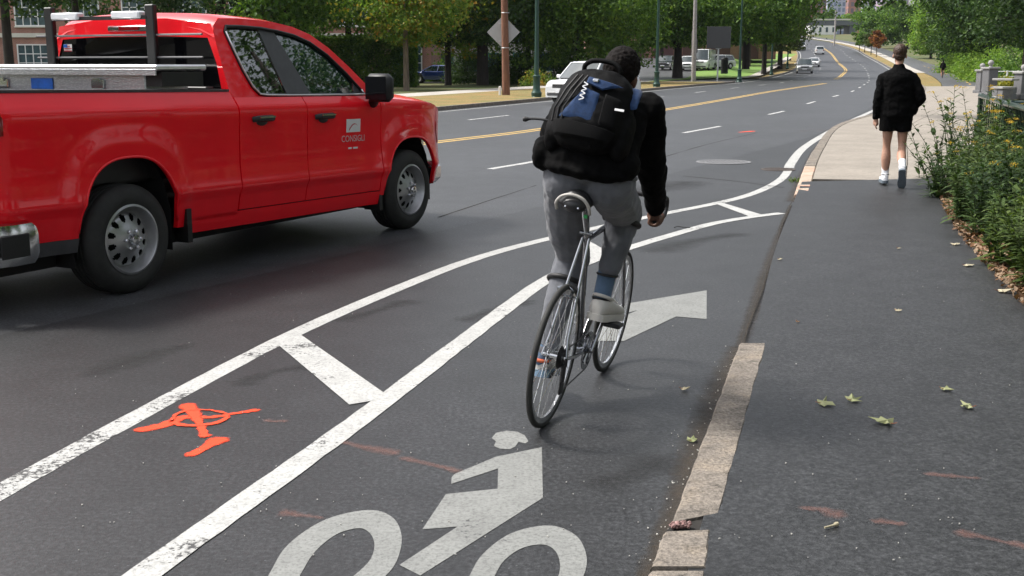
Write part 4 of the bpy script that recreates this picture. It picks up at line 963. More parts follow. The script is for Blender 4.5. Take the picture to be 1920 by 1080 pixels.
# crank, chainring, pedals, chain, derailleur
cv = Vector((.09, 0, .135))
mb = MB(); mb.lathe([(.094, -.045), (.098, -.045), (.098, -.041), (.094, -.041)], 40, 'y', BB, closed=True); mb.lathe([(.070, -.044), (.094, -.044), (.094, -.042), (.070, -.042)], 40, 'y', BB, closed=True)
for k in range(5):
    a = 2 * math.pi * k / 5; mb.tube([BB + Vector((0, -.043, 0)), BB + Vector((.075 * math.cos(a), -.043, .075 * math.sin(a)))], .008, 6)
mb.build('chainring', M['frame_metal'], BK, smooth=40)
for s_, d in ((-1, 1), (1, -1)):
    e = BB + cv * d + Vector((0, s_ * .075, 0)); mb = MB(); mb.tube([BB + Vector((0, s_ * .05, 0)), BB + Vector((0, s_ * .062, 0)), e], [.014, .013, .010], 8); ck = mb.build('crank', M['frame_metal'], BK, smooth=50)
    mb = MB(); mb.box(e + Vector((0, s_ * .055, 0)), (.075, .085, .022), bev=.004); mb.build('pedal', M['frame_dark'], ck)
mb = MB(); mb.tube([(.0, -.043, RW + .034), BB + Vector((0, -.043, .096))], .0035, 5); mb.tube([BB + Vector((0, -.043, -.096)), (.06, -.043, .165)], .0035, 5); mb.tube([(.01, -.043, RW - .035), (.03, -.043, .235), (.0, -.043, .19), (.06, -.043, .165)], .0035, 5)
ch = mb.build('chain', M['frame_dark'], BK); ch['kind'] = 'stuff'
mb = MB()
for r, y in ((.055, -.028), (.048, -.033), (.041, -.038), (.034, -.043)): mb.lathe([(.012, y - .001), (r, y - .001), (r, y + .001), (.012, y + .001)], 28, 'y', (0, 0, RW), closed=True)
mb.build('cassette', M['frame_dark'], BK)
mb = MB(); mb.box((.012, -.05, .265), (.03, .02, .09), bev=.006); mb.box((.03, -.045, .20), (.05, .012, .09), bev=.004); mb.tube([(.0, -.058, RW), (.012, -.056, .30)], .009, 6); mb.build('derailleur', M['frame_dark'], BK)

# ------------------------------------------------------------------ cyclist
def capsule(mb, pts, rad, n=14, flat=1.):
    P = [Vector(p) for p in pts]; Q = cr_spline(P, 5) if len(P) > 2 else P; rr = []
    if len(P) > 2:
        for i in range(len(P) - 1):
            for k in range(5): t = k / 5; t = t * t * (3 - 2 * t); rr.append(rad[i] + (rad[i + 1] - rad[i]) * t)
        rr.append(rad[-1])
    else: rr = list(rad)
    mb.tube(Q, rr, n, flat=flat); mb.ell(Q[0], (rr[0],) * 3, n=12, k=8); mb.ell(Q[-1], (rr[-1],) * 3, n=12, k=8)
def head_prims(mb, c, fwd_rot, s=1.):
    R = fwd_rot; T = lambda v: Vector(c) + R @ (Vector(v) * s)
    mb.ell(T((-.010, 0, .03)), (.098 * s, .077 * s, .098 * s), R); mb.ell(T((.022, 0, -.045)), (.070 * s, .060 * s, .075 * s), R)
    mb.ell(T((.090, 0, -.02)), (.020 * s, .013 * s, .026 * s), R)
    for y in (1, -1): mb.ell(T((-.005, y * .080, -.012)), (.018 * s, .009 * s, .032 * s), R)
    mb.ell(T((.068, 0, -.072)), (.018 * s, .028 * s, .010 * s), R); mb.ell(T((.066, 0, .012)), (.025 * s, .055 * s, .012 * s), R)
def fist(mb, wrist, c, axis, palm_dir):
    """a hand closed round a bar along axis; palm_dir points from wrist to knuckles"""
    wrist = Vector(wrist); c = Vector(c); ax = Vector(axis).normalized(); pd = Vector(palm_dir).normalized(); out = ax.cross(pd).normalized()
    mb.tube([wrist, wrist.lerp(c, .6) + out * .012, c + out * .016], [.027, .032, .036], 12)
    for k in range(4):
        o = c + ax * (-.033 + .022 * k); L = (.9, 1., 1.05, .95)[k]
        pts = [o + out * .020 - pd * .005, o + out * .034 + pd * .022 * L, o + out * .010 + pd * .040 * L, o - out * .016 + pd * .030 * L, o - out * .022 + pd * .004]
        mb.tube(cr_spline(pts, 3), .0098, 8); mb.ell(pts[0], (.0115,) * 3, n=8, k=6); mb.ell(pts[-1], (.0095,) * 3, n=8, k=6)
    t = [c + ax * .035 - pd * .03 + out * .012, c + ax * .044 - pd * .012 - out * .012, c + ax * .036 + pd * .012 - out * .026]
    mb.tube(cr_spline(t, 3), [.014] * 3 + [.0125] * 3 + [.011], 8); mb.ell(t[-1], (.011,) * 3, n=8, k=6); mb.ell(t[0], (.014,) * 3, n=8, k=6)
PX = empty('person', 'cyclist in black jacket and grey sweatpants riding away in the cycle lane', 'person'); PX.matrix_world = BIKE_M
hipR, hipL = (.21, -.10, 1.10), (.21, .12, 1.08)
knR, knL = (.60, -.078, .955), (.52, .125, .70)
anR, anL = (.475, -.062, .60), (.28, .12, .27)
shR, shL = (.395, -.160, 1.480), (.40, .20, 1.485)
elR, elL = (.555, -.178, 1.225), (.53, .315, 1.225)
wrR, wrL = (.79, -.190, .985), (.80, .225, .985)
bm_ = MB()
capsule(bm_, [hipR, knR, anR], (.075, .052, .036)); capsule(bm_, [hipL, knL, anL], (.075, .052, .036))
capsule(bm_, [(.215, .01, 1.13), (.24, .01, 1.25), (.34, .01, 1.40), (.40, .012, 1.47)], (.09, .095, .10, .06))
capsule(bm_, [shL, (.40, .015, 1.46), shR], (.05, .06, .05)); capsule(bm_, [(.41, .01, 1.48), (.46, .017, 1.545), (.49, .02, 1.58)], (.055, .05, .05))
capsule(bm_, [shR, elR, wrR], (.05, .038, .027)); capsule(bm_, [shL, elL, wrL], (.05, .038, .027))
HC = Vector((.515, .022, 1.607)); HR = Euler((R_(4), R_(6), R_(-6))).to_matrix()
head_prims(bm_, HC, HR)
fist(bm_, wrR, (.815, -.195, .925), (1, 0, .05), (-.1, -.35, -.95)); fist(bm_, wrL, (.82, .218, .925), (-1, 0, -.05), (-.1, .35, -.95))
for a, h, t in ((anR, (.455, -.066, .505), (.63, -.085, .455)), (anL, (.275, .143, .19), (.45, .15, .15))):
    capsule(bm_, [a, h], (.036, .034)); capsule(bm_, [h, t], (.034, .028))
link('body', remeshed(bm_, 'body', .0065, 4), M['skin_dark'], PX, 180)
hm = MB(); hm.ell(HC + HR @ Vector((-.017, 0, .043)), (.104, .085, .100), HR, 24, 16); hm.ell(HC + HR @ Vector((-.048, 0, .0)), (.060, .068, .062), HR, 20, 12)
link('hair', remeshed(hm, 'hair', .004, 1, .012, .016), M['hair_dark'], PX, 180)
# jacket: torso swollen by the hem, sleeves
jk = MB(); secs = []
for c_, rx, ry in (((.145, .018, 1.165), .135, .205), ((.165, .018, 1.20), .150, .225), ((.205, .022, 1.27), .150, .222), ((.26, .018, 1.36), .150, .205), ((.325, .015, 1.45), .145, .205), ((.375, .015, 1.505), .115, .190), ((.41, .015, 1.535), .085, .120), ((.435, .015, 1.555), .066, .070)):
    c_ = Vector(c_); ax = Vector((.30, 0, .95)).normalized(); f = Vector((.95, 0, -.30)).normalized()
    secs.append([c_ + f * rx * math.cos(t) * (1 if abs(math.cos(t)) < 2 else 1) + Vector((0, 1, 0)) * ry * math.copysign(abs(math.sin(t)) ** .8, math.sin(t)) for t in [2 * math.pi * i / 24 for i in range(24)]])
jk.loft(secs)
capsule(jk, [shR, elR, wrR], (.085, .077, .052)); capsule(jk, [shL, elL, wrL], (.082, .068, .047))
jk.ell(Vector(elR), (.07, .066, .07)); jk.ell(Vector(elL), (.07, .066, .07)); jk.ell((.16, .222, 1.235), (.10, .070, .085)); jk.ell((.145, .015, 1.195), (.155, .225, .052)); jk.ell((.145, .015, 1.185), (.15, .215, .030)); jk.ell((.16, -.165, 1.24), (.10, .06, .06))
capsule(jk, [(.41, .015, 1.53), (.45, .015, 1.562)], (.07, .066))
link('jacket', remeshed(jk, 'jacket', .008, 3, .030, .09), M['black_fabric'], PX, 180)
cuff = MB(); d_ = (Vector(wrR) - Vector(elR)).normalized(); cuff.tube([Vector(wrR) - d_ * .02, Vector(wrR) + d_ * .012], [.044, .040], 14); cuff.build('cuff', M['black_fabric'], PX, smooth=60)
# trousers
pt = MB()
pt.ell((.195, .095, 1.120), (.140, .138, .125)); pt.ell((.195, -.085, 1.135), (.140, .122, .122)); pt.ell((.175, .0, 1.175), (.135, .19, .06)); pt.ell((.235, 0, 1.13), (.13, .15, .09))
capsule(pt, [(.22, -.10, 1.10), (.40, -.090, 1.03), knR], (.108, .102, .086)); capsule(pt, [knR, (.545, -.078, .84), (.493, -.075, .69)], (.092, .076, .056))
capsule(pt, [(.22, .12, 1.08), (.36, .135, .90), knL], (.112, .105, .086)); capsule(pt, [knL, (.40, .13, .50), anL], (.086, .072, .052))
pts_ = remeshed(pt, 'trousers', .007, 3, .016, .07); tro = link('trousers', pts_, M['grey_fleece'], PX, 180)
wb = MB(); wb.tube([(.178 + .15 * math.cos(t) * .98 + .01, .005 + .205 * math.sin(t), 1.185 + .03 * math.cos(t) * -1) for t in [2 * math.pi * i / 32 for i in range(32)]], .012, 8, closed=True); wb.build('waistband', M['grey_fleece'], tro, smooth=180)
def band(c_, axis, r1, name, mat, w=.018, parent=None):
    ax = Vector(axis).normalized(); u = ax.orthogonal().normalized(); v = ax.cross(u); c_ = Vector(c_); q = MB()
    q.tube([c_ + (u * math.cos(t) + v * math.sin(t)) * r1 for t in [2 * math.pi * i / 28 for i in range(28)]], w / 2, 8, closed=True, flat=1.); return q.build(name, mat, parent or PX, smooth=180)
band((.575, -.078, .912), Vector(anR) - Vector(knR), .086, 'leg_strap', M['strap'], .030)
band((.45, .128, .585), Vector(anL) - Vector(knL), .082, 'leg_strap', M['strap'], .026)
# socks and shoes
def sock(a, b, r0, r1, mat, name='sock'):
    q = MB(); q.tube([Vector(a), Vector(a).lerp(Vector(b), .5), Vector(b)], [r0, (r0 + r1) / 2, r1], 16); return q.build(name, mat, PX, smooth=60)
k_ = (Vector(anR) - Vector(knR)).normalized()
s1 = sock(Vector(anR) - k_ * .10, Vector(anR) + Vector((-.012, -.002, -.075)), .049, .043, M['sock_blue'])
s2 = sock(Vector(anR) + Vector((-.010, -.0015, -.068)), Vector(anR) + Vector((-.018, -.004, -.125)), .0445, .044, M['sock_teal'], 'sock_foot')
band(Vector(anR) + Vector((-.011, -.0015, -.064)), (-.1, 0, -1), .042, 'sock_stripe', M['strap'], .013, s1); band(Vector(anR) + Vector((.012, -.008, .055)), (-.1, 0, -1), .050, 'sock_stripe', M['strap'], .012, s1)
def shoe(heel, toe, name, mat, sole_mat, w=1., lift=.0):
    h = Vector(heel); t = Vector(toe); ax = (t - h); L = ax.length; ax.normalize(); sd_ = Vector((0, 0, 1)).cross(ax).normalized(); up = ax.cross(sd_)
    q = MB(); secs = []
    for u, wd, hh in ((-.055, .022, .05), (-.045, .036, .085), (-.01, .043, .105), (.05, .043, .100), (.10, .045, .078), (.15, .051, .064), (.20, .050, .056), (.235, .040, .046), (.255, .02, .030)):
        secs.append([h + ax * u + sd_ * (wd * w * math.cos(a)) + up * (hh / 2 + (hh / 2) * math.copysign(abs(math.sin(a)) ** .8, math.sin(a)) - .02) for a in [2 * math.pi * i / 16 for i in range(16)]])
    q.loft(secs); o = q.build(name, mat, PX if name == 'shoe' else None, smooth=60)
    q = MB(); secs = []
    for u, wd in ((-.060, .024), (-.048, .040), (-.01, .047), (.05, .044), (.10, .046), (.15, .053), (.20, .052), (.24, .042), (.262, .022)):
        secs.append([h + ax * u + sd_ * (wd * w * x_) + up * (z_ - .02) for x_, z_ in ((-1, -.020), (-1, .014), (1, .014), (1, -.020))])
    q.loft(secs); so_ = q.build('sole', sole_mat, o, smooth=40)
    q = MB(); q.tube([h + ax * .0 + up * .075 + (sd_ * math.cos(a) * .043 + ax * math.sin(a) * .05) + up * (.012 * math.sin(-a)) for a in [2 * math.pi * i / 20 for i in range(20)]], .009, 8, closed=True); q.build('collar', mat, o, smooth=180)
    q = MB()
    for k in range(4):
        u = .075 + .024 * k; q.tube([h + ax * u + sd_ * .03 + up * (.070 - .3 * (u - .07)), h + ax * (u + .004) + up * (.084 - .35 * (u - .07)), h + ax * u - sd_ * .03 + up * (.070 - .3 * (u - .07))], .004, 6)
    q.build('laces', mat, o, smooth=60)
    return o
shoe((.452, -.068, .470), (.66, -.095, .440), 'shoe', M['shoe_white'], M['shoe_white'], 1.12)
shoe((.285, .142, .175), (.50, .15, .13), 'shoe', M['shoe_white'], M['shoe_blue'], 1.05)
sock(Vector(anL) + Vector((0, 0, .03)), (.275, .143, .20), .045, .042, M['sock_blue'])
band((.275, .143, .225), (0, 0, 1), .043, 'sock_stripe', M['reflector'], .02)

# ------------------------------------------------------------------ backpack
BP = empty('backpack', 'black and navy backpack with handle loop worn by the cyclist', 'backpack'); BP.matrix_world = BIKE_M @ Matrix.Translation((.135, .022, 1.447)) @ Matrix.Rotation(R_(24), 4, 'Y')
PA, PB, PC = .115, .178, .200
def pk(y, z, off=0.):                          # point on the rear face of the pack
    q = 1 - min(.999, abs(y / PB) ** 2.6 + abs((z + .03) / (PC + .02)) ** 2.8); return Vector((-PA * q ** (1 / 2.6) * (1.06 - .35 * z) - off, y, z))
def sup(mb, c, r, e=2.6, n=28, k=18):
    vs = []; fs = []
    sg = lambda v, p_: math.copysign(abs(v) ** p_, v)
    for i in range(k + 1):
        ph = -math.pi / 2 + math.pi * i / k
        for j in range(n):
            th = 2 * math.pi * j / n; vs.append((c[0] + r[0] * sg(math.cos(ph), 2 / e) * sg(math.cos(th), 2 / e), c[1] + r[1] * sg(math.cos(ph), 2 / e) * sg(math.sin(th), 2 / e), c[2] + r[2] * sg(math.sin(ph), 2 / e)))
    for i in range(k):
        for j in range(n): fs.append((i * n + j, i * n + (j + 1) % n, (i + 1) * n + (j + 1) % n, (i + 1) * n + j))
    mb.add(vs, fs)
pkm = MB(); sup(pkm, (0, 0, 0), (PA, PB, PC)); sup(pkm, (-.02, 0, -.06), (PA + .012, PB - .02, PC - .06)); sup(pkm, (.02, .155, -.08), (.075, .045, .12)); sup(pkm, (.02, -.155, -.08), (.075, .045, .12)); sup(pkm, (.03, 0, .14), (.085, .13, .07))
link('pack_body', remeshed(pkm, 'pack_body', .008, 3, .014, .06), M['pack_black'], BP, 180)
def patch(name, poly, mat, off=.012, thick=.006, nx=12, nz=12):
    """poly: four corners (y, z) top-left, top-right, bottom-right, bottom-left laid on the pack"""
    q = MB(); tl, tr, br_, bl_ = [Vector((a, b)) for a, b in poly]; g1 = []; 
    for i in range(nz + 1):
        for j in range(nx + 1):
            p_ = tl.lerp(tr, j / nx).lerp(bl_.lerp(br_, j / nx), i / nz); edge = min(i, nz - i, j, nx - j)
            g1.append(pk(p_.x, p_.y, off if edge == 0 else off + thick + .004 * math.sin(9 * p_.x + 7 * p_.y)))
    q.add(g1, [(i * (nx + 1) + j, i * (nx + 1) + j + 1, (i + 1) * (nx + 1) + j + 1, (i + 1) * (nx + 1) + j) for i in range(nz) for j in range(nx)]); return q.build(name, mat, BP, smooth=40)
patch('front_panel', [(.025, .065), (-.045, .045), (-.05, -.09), (.115, -.08)], M['blue_fabric'], .020)
patch('lid_panel', [(.03, .125), (-.13, .105), (-.05, .065), (.03, .09)], M['blue_fabric'], .016)
patch('side_panel', [(-.07, .05), (-.145, .04), (-.145, -.10), (-.07, -.10)], M['pack_black'], .018, .012)
patch('lower_pocket', [(.14, -.09), (-.15, -.11), (-.13, -.165), (.12, -.165)], M['pack_black'], .02, .014)
for yy in (.065, .09, .115):
    mb = MB(); mb.tube([pk(yy - .03, .13, .016), pk(yy, .05, .022), pk(yy + .035, -.04, .020), pk(yy + .03, -.10, .02)], .005, 6); mb.build('compression_strap', M['strap'], BP, smooth=60)
cd = MB(); cd.tube(cr_spline([pk(.025 - (.010 if k % 2 else -.010), .085 - .011 * k, .034) for k in range(9)], 4), .0030, 6); cd.build('white_cord', M['sock_white'], BP)
mb = MB(); mb.box(pk(-.012, .105, .028), (.012, .028, .016), bev=.004); mb.build('buckle', M['chrome'], BP)
mb = MB(); mb.tube(cr_spline([(-.03, .085, .180), (-.045, .08, .205), (-.05, .04, .228), (-.05, -.04, .228), (-.045, -.08, .205), (-.03, -.085, .180)], 5), .011, 8); mb.build('grab_handle', M['pack_black'], BP, smooth=60)
mb = MB(); secs = []
for p_, w in (((.11, -.135, .12), .030), ((.07, -.145, .155), .034), ((.02, -.155, .14), .036), ((-.03, -.165, .09), .034), ((-.045, -.172, .04), .028)):
    secs.append([Vector(p_) + Vector((0, w * math.cos(a), 0)) + Vector((-.35, 0, .94)) * .012 * math.sin(a) for a in [2 * math.pi * i / 12 for i in range(12)]])
mb.loft(secs); mb.build('shoulder_strap', M['blue_fabric'], BP, smooth=60)
mb = MB(); mb.box(pk(-.150, -.015, .055), (.004, .042, .010)); mb.build('white_label', M['decal_white'], BP)
mb = MB(); mb.tube(cr_spline([(.01, .16, -.075), (.0, .205, -.068), (.0, .26, -.07), (.0, .315, -.082)], 5), [.006] * 13 + [.008, .013, .010], 8); mb.build('loose_strap_end', M['strap'], BP, smooth=60)

# ------------------------------------------------------------------ walker
WPOS = gp(1672, 347, .07); WALK = Matrix.Translation((WPOS.x, WPOS.y, .083)) @ Matrix.Rotation(R_(76), 4, 'Z')
PW = empty('person', 'man in black jacket and black shorts walking away along the pavement', 'person'); PW.matrix_world = WALK
b = MB()
whL, whR = (0, .095, .93), (0, -.095, .93); wkL, wkR = (.075, .09, .50), (.02, -.10, .49); waL, waR = (.10, .085, .085), (-.32, -.095, .25)
capsule(b, [whL, (.02, .09, .72), wkL, (.075, .088, .33), waL], (.085, .07, .050, .061, .036)); capsule(b, [whR, (.03, -.095, .72), wkR, (-.10, -.09, .37), waR], (.085, .07, .050, .061, .036))
capsule(b, [(0, 0, .95), (0, 0, 1.15), (.01, 0, 1.38)], (.13, .12, .12)); capsule(b, [(.01, .15, 1.37), (.01, 0, 1.40), (.01, -.15, 1.37)], (.05, .06, .05)); capsule(b, [(.0, 0, 1.42), (.01, 0, 1.52), (.015, 0, 1.56)], (.06, .052, .052))
WS = [((0, .19, 1.375), (-.03, .238, 1.12), (.0, .25, .88)), ((0, -.19, 1.375), (-.04, -.285, 1.13), (.12, -.20, 1.0))]
for s_ in WS: capsule(b, s_, (.05, .04, .028))
hw = Vector(WS[0][2]); 
capsule(b, [hw, hw + Vector((.005, .0, -.05)), hw + Vector((.015, -.004, -.09))], (.026, .034, .036), flat=.6)
for k in range(4):
    o = hw + Vector((-.02 + .019 * k, 0, -.10)); b.tube(cr_spline([o, o + Vector((.006, -.004, -.035)), o + Vector((.010, -.022, -.060 - .006 * (k in (1, 2))))], 3), .0088, 8)
b.tube(cr_spline([hw + Vector((.03, -.005, -.055)), hw + Vector((.045, -.015, -.085)), hw + Vector((.045, -.025, -.11))], 3), .010, 8)
WH = Vector((.025, 0, 1.665)); WR = Euler((0, R_(4), R_(-3))).to_matrix(); head_prims(b, WH, WR, 1.02)
for a, h, t in ((waL, (.08, .085, .05), (.24, .095, .035)), (waR, (-.345, -.095, .205), (-.255, -.10, .07))): capsule(b, [a, h], (.036, .034)); capsule(b, [h, t], (.034, .026))
link('body', remeshed(b, 'body', .007, 4), M['skin_fair'], PW, 180)
h = MB(); h.ell(WH + WR @ Vector((-.02, 0, .055)), (.108, .086, .092), WR, 24, 16); h.ell(WH + WR @ Vector((-.040, 0, .0)), (.066, .076, .070), WR, 20, 12); h.ell(WH + WR @ Vector((.02, 0, .11)), (.07, .06, .04), WR)
link('hair', remeshed(h, 'hair', .005, 1, .014, .015), M['hair_brown'], PW, 180)
j = MB(); secs = []
for z, rx, ry, x in ((.86, .125, .20, 0), (.90, .150, .215, 0), (1.0, .150, .215, 0), (1.15, .145, .215, 0), (1.3, .145, .225, 0), (1.395, .13, .232, 0), (1.44, .11, .20, 0), (1.475, .09, .13, .005), (1.51, .072, .080, .01), (1.56, .066, .070, .012)):
    secs.append([(x + rx * math.cos(t), ry * math.sin(t), z) for t in [2 * math.pi * i / 24 for i in range(24)]])
j.loft(secs)
for s_ in WS: capsule(j, s_, (.068, .064, .047)); 
j.ell(WS[1][1], (.070, .070, .08)); j.ell((0, -.2, .98), (.10, .07, .08))
link('jacket', remeshed(j, 'jacket', .011, 4, .035, .10), M['black_fabric'], PW, 180)
s = MB(); s.ell((0, 0, .90), (.145, .185, .10)); 
for hh, kk in ((whL, (.022, .092, .70)), (whR, (.035, -.095, .70))): s.tube([hh, Vector(hh).lerp(Vector(kk), .5), kk], [.122, .112, .112], 18)
link('shorts', remeshed(s, 'shorts', .010, 3, .014, .06), M['black_fabric'], PW, 180)
for a, kn, f in ((waL, wkL, 1), (waR, wkR, 1)):
    a = Vector(a); d_ = (Vector(kn) - a).normalized(); q = MB(); q.tube([a - d_ * .03, a + d_ * .04, a + d_ * .125], [.043, .044, .050], 14); q.build('sock', M['sock_white'], PW, smooth=60)
for heel, toe in (((.08, .085, .045), (.24, .095, .045)), ((-.345, -.093, .20), (-.225, -.105, .035))):
    sh_ = shoe(heel, toe, 'shoe_', M['sock_white'], M['sole_grey'], 1.0); sh_.name = 'shoe'; sh_.parent = PW
# ------------------------------------------------------------------ leaves and trees
def leaf_cloud(name, centres, sizes, nrm_up=.35, aspect=.62, mat=None, parent=None, kind=None, fold=True, seed=0):
    """thousands of small leaf faces as one mesh; each leaf is a kite of two triangles bent along its rib"""
    rg = np.random.default_rng(seed); c = np.asarray(centres, float); n = len(c); s = np.asarray(sizes, float)[:, None]
    d = rg.normal(size=(n, 3)); d /= np.linalg.norm(d, axis=1)[:, None]
    up = rg.normal(size=(n, 3)) + np.array([0, 0, nrm_up * 3]); side = np.cross(d, up); side /= np.linalg.norm(side, axis=1)[:, None] + 1e-9
    nn = np.cross(side, d)
    base = c - d * s * .5; tip = c + d * s * .5; bend = nn * s * .12
    l = c + side * s * aspect * .5 + bend; r = c - side * s * aspect * .5 + bend
    v = np.stack([base, l, tip, r], 1).reshape(-1, 3); i = np.arange(n)[:, None] * 4
    tri = np.concatenate([i + [0, 1, 2], i + [0, 2, 3]], 1).reshape(-1, 3)
    me = bpy.data.meshes.new(name); me.vertices.add(len(v)); me.vertices.foreach_set('co', v.ravel()); me.loops.add(tri.size); me.loops.foreach_set('vertex_index', tri.ravel().astype(np.int32))
    me.polygons.add(len(tri)); me.polygons.foreach_set('loop_start', np.arange(0, tri.size, 3, dtype=np.int32)); me.update(calc_edges=True); me.validate()
    o = link(name, me, mat, parent)
    if kind: o['kind'] = kind
    return o
GREEN = leafmat('leaf_green', [(0.026, 0.061, 0.011), (0.058, 0.128, 0.021), (0.111, 0.203, 0.030), (0.195, 0.284, 0.052)], .42)
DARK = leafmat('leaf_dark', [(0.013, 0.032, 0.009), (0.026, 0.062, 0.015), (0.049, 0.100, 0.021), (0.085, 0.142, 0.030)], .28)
AUT = leafmat('leaf_turning', [(0.046, 0.101, 0.016), (0.098, 0.189, 0.029), (0.156, 0.243, 0.037), (0.260, 0.243, 0.040), (0.416, 0.189, 0.029)], .42)
LIGHT = leafmat('leaf_light', [(0.072, 0.149, 0.023), (0.130, 0.243, 0.034), (0.195, 0.317, 0.052), (0.286, 0.365, 0.075)], .45)
OLIVE = leafmat('leaf_olive', [(0.034, 0.054, 0.014), (0.065, 0.092, 0.022), (0.104, 0.142, 0.032), (0.169, 0.196, 0.046)], .3)
RUST = leafmat('leaf_rust', [(0.104, 0.038, 0.014), (0.208, 0.074, 0.021), (0.299, 0.115, 0.029), (0.234, 0.162, 0.040)])
YEL = leafmat('leaf_yellow', [(0.156, 0.216, 0.040), (0.286, 0.284, 0.046), (0.416, 0.351, 0.057)])
M['bark'] = bark('bark_grey_brown', (.085, .065, .05)); M['bark_dark'] = bark('bark_dark', (.035, .028, .024)); M['bark_pale'] = bark('bark_pale', (.17, .13, .095))
def tree(name, label, loc, h, crown, trunk_r, nleaf, lsize, mat, bmat, seed, trunk_h=None, limbs=7, group=None, low=.5, clusters=None, lean=(0, 0), cz=None, sigma=.125, shell=.55):
    """crown: radii (rx, ry, rz); cz: height of the crown's centre; a tapered trunk with limbs that end in leaf clumps"""
    nleaf = int(nleaf * 1.5); rg = np.random.default_rng(seed); R = random.Random(seed)
    t = empty(name, label, 'tree', loc, 0, group); cz = cz or h - crown[2]; th = trunk_h or cz
    tr = MB(); top = Vector((lean[0], lean[1], th))
    pts = [Vector((0, 0, -.1)), Vector((0, 0, .25)), Vector((lean[0] * .3, lean[1] * .3, th * .45)), top, Vector((lean[0] * 1.1, lean[1] * 1.1, cz + crown[2] * .5))]
    tr.tube(cr_spline(pts, 4), [trunk_r * k for k in np.interp(np.linspace(0, 1, 17), [0, .1, .4, .75, 1], [1.55, 1.05, .85, .6, .2])], 12)
    nc = clusters or max(20, nleaf // 130); cc = []
    for k in range(nc):
        u = rg.normal(size=3); u /= np.linalg.norm(u); rad = rg.uniform(shell, 1.0) if rg.random() < .75 else rg.uniform(.15, shell)
        q = u * rad * np.array(crown) * (1 + .12 * math.sin(3 * u[0] + seed) + .10 * math.cos(5 * u[1] + 2 * seed)); cc.append(q + np.array([lean[0], lean[1], cz]))
    cc = np.array(cc)
    for k in range(limbs):
        e = Vector(cc[R.randrange(nc)]); s0 = top.lerp(Vector((0, 0, th * .5)), R.uniform(0, .7)); mid = s0.lerp(e, .5) + Vector((0, 0, .12 * (e - s0).length)); r0 = trunk_r * R.uniform(.25, .45)
        tr.tube(cr_spline([s0, mid, e], 4), [r0 * (1 - .85 * i / 8) for i in range(9)], 7)
    tr.build('trunk', bmat, t, smooth=60)
    idx = rg.integers(0, nc, nleaf); w = rg.uniform(.6, 1.4, nc)
    ce = cc[idx] + rg.normal(size=(nleaf, 3)) * (np.array(crown) * sigma)[None] * w[idx][:, None] * np.array([1, 1, .8])
    ce[:, 2] = np.maximum(ce[:, 2], low + rg.uniform(0, .5, nleaf))
    leaf_cloud('crown', ce, lsize * rg.uniform(.6, 1.35, nleaf), mat=mat, parent=t, seed=seed)
    return t
def bush(name, label, loc, rx, ry, h, nleaf, lsize, mat, seed, group=None, cat='shrub', rz=0., box=False):
    rg = np.random.default_rng(seed); t = empty(name, label, cat, loc, rz, group); st = MB()
    for k in range(5):
        a = rg.uniform(0, 6.28); st.tube([(0, 0, 0), (rx * .3 * math.cos(a), ry * .3 * math.sin(a), h * .45), (rx * .6 * math.cos(a), ry * .6 * math.sin(a), h * .8)], [.05, .035, .015], 6)
    st.build('stems', M['bark_dark'], t, smooth=60)
    if box:
        c = rg.uniform(-1, 1, (nleaf, 3)); k = rg.integers(0, 3, nleaf); m_ = rg.random(nleaf) < .8
        for a in range(3): sel = (k == a) & m_; c[sel, a] = np.sign(c[sel, a]) * rg.uniform(.86, 1.04, sel.sum())
        c = c * np.array([rx, ry, h / 2]) + np.array([0, 0, h / 2 + .05]); c += rg.normal(size=c.shape) * .05
    else:
        nc = max(12, nleaf // 120); u = rg.normal(size=(nc, 3)); u /= np.linalg.norm(u, axis=1)[:, None]; u[:, 2] = np.abs(u[:, 2]) * rg.choice([1, .4], nc)
        cc = u * rg.uniform(.55, 1, nc)[:, None] * np.array([rx, ry, h * .9]); i = rg.integers(0, nc, nleaf)
        c = cc[i] + rg.normal(size=(nleaf, 3)) * np.array([rx, ry, h]) * .15; c[:, 2] = np.abs(c[:, 2]) + .03
    leaf_cloud('foliage', c, lsize * rg.uniform(.6, 1.35, nleaf), mat=mat, parent=t, seed=seed); return t
# ---- trees on the far side of the road
tree('street_tree', 'slender pale trunked tree with turning orange leaves beside the hedge', gp(762, 169), 10, (4.0, 4.0, 3.6), .20, 9000, .24, AUT, M['bark_pale'], 1, cz=5.6, low=2.6)
tree('street_tree', 'second slimmer trunk just right of the pale trunked tree', gp(778, 162), 9, (3.2, 3.2, 3.2), .15, 6000, .24, GREEN, M['bark'], 2, cz=5.4, low=2.4)
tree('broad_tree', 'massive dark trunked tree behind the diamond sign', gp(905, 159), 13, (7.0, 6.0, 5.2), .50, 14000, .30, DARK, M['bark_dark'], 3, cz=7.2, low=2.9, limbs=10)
tree('maple_tree', 'leafy green tree just right of the nearest green lamp post', gp(1085, 158), 12, (5.6, 5.0, 5.6), .35, 19000, .28, GREEN, M['bark_dark'], 4, cz=5.6, low=1.3, limbs=8)
tree('oak_tree', 'spreading dark limbed tree by the car park with forked trunk', gp(1270, 149), 13, (9.5, 7.0, 5.0), .58, 22000, .34, GREEN, M['bark_dark'], 5, cz=7.8, low=3.0, limbs=16, trunk_h=3.6)
tree('maple_tree', 'full green tree behind the blank grey sign', at(1398, 128, 122), 14, (7.5, 6.0, 6.0), .42, 20000, .34, GREEN, M['bark_dark'], 6, cz=7.6, low=2.5, limbs=9)
tree('maple_tree', 'yellowish green tree overhanging the drive mouth', at(1432, 137, 128), 13, (4.2, 5.0, 5.5), .30, 14000, .32, LIGHT, M['bark_dark'], 7, cz=8.2, low=3.4)
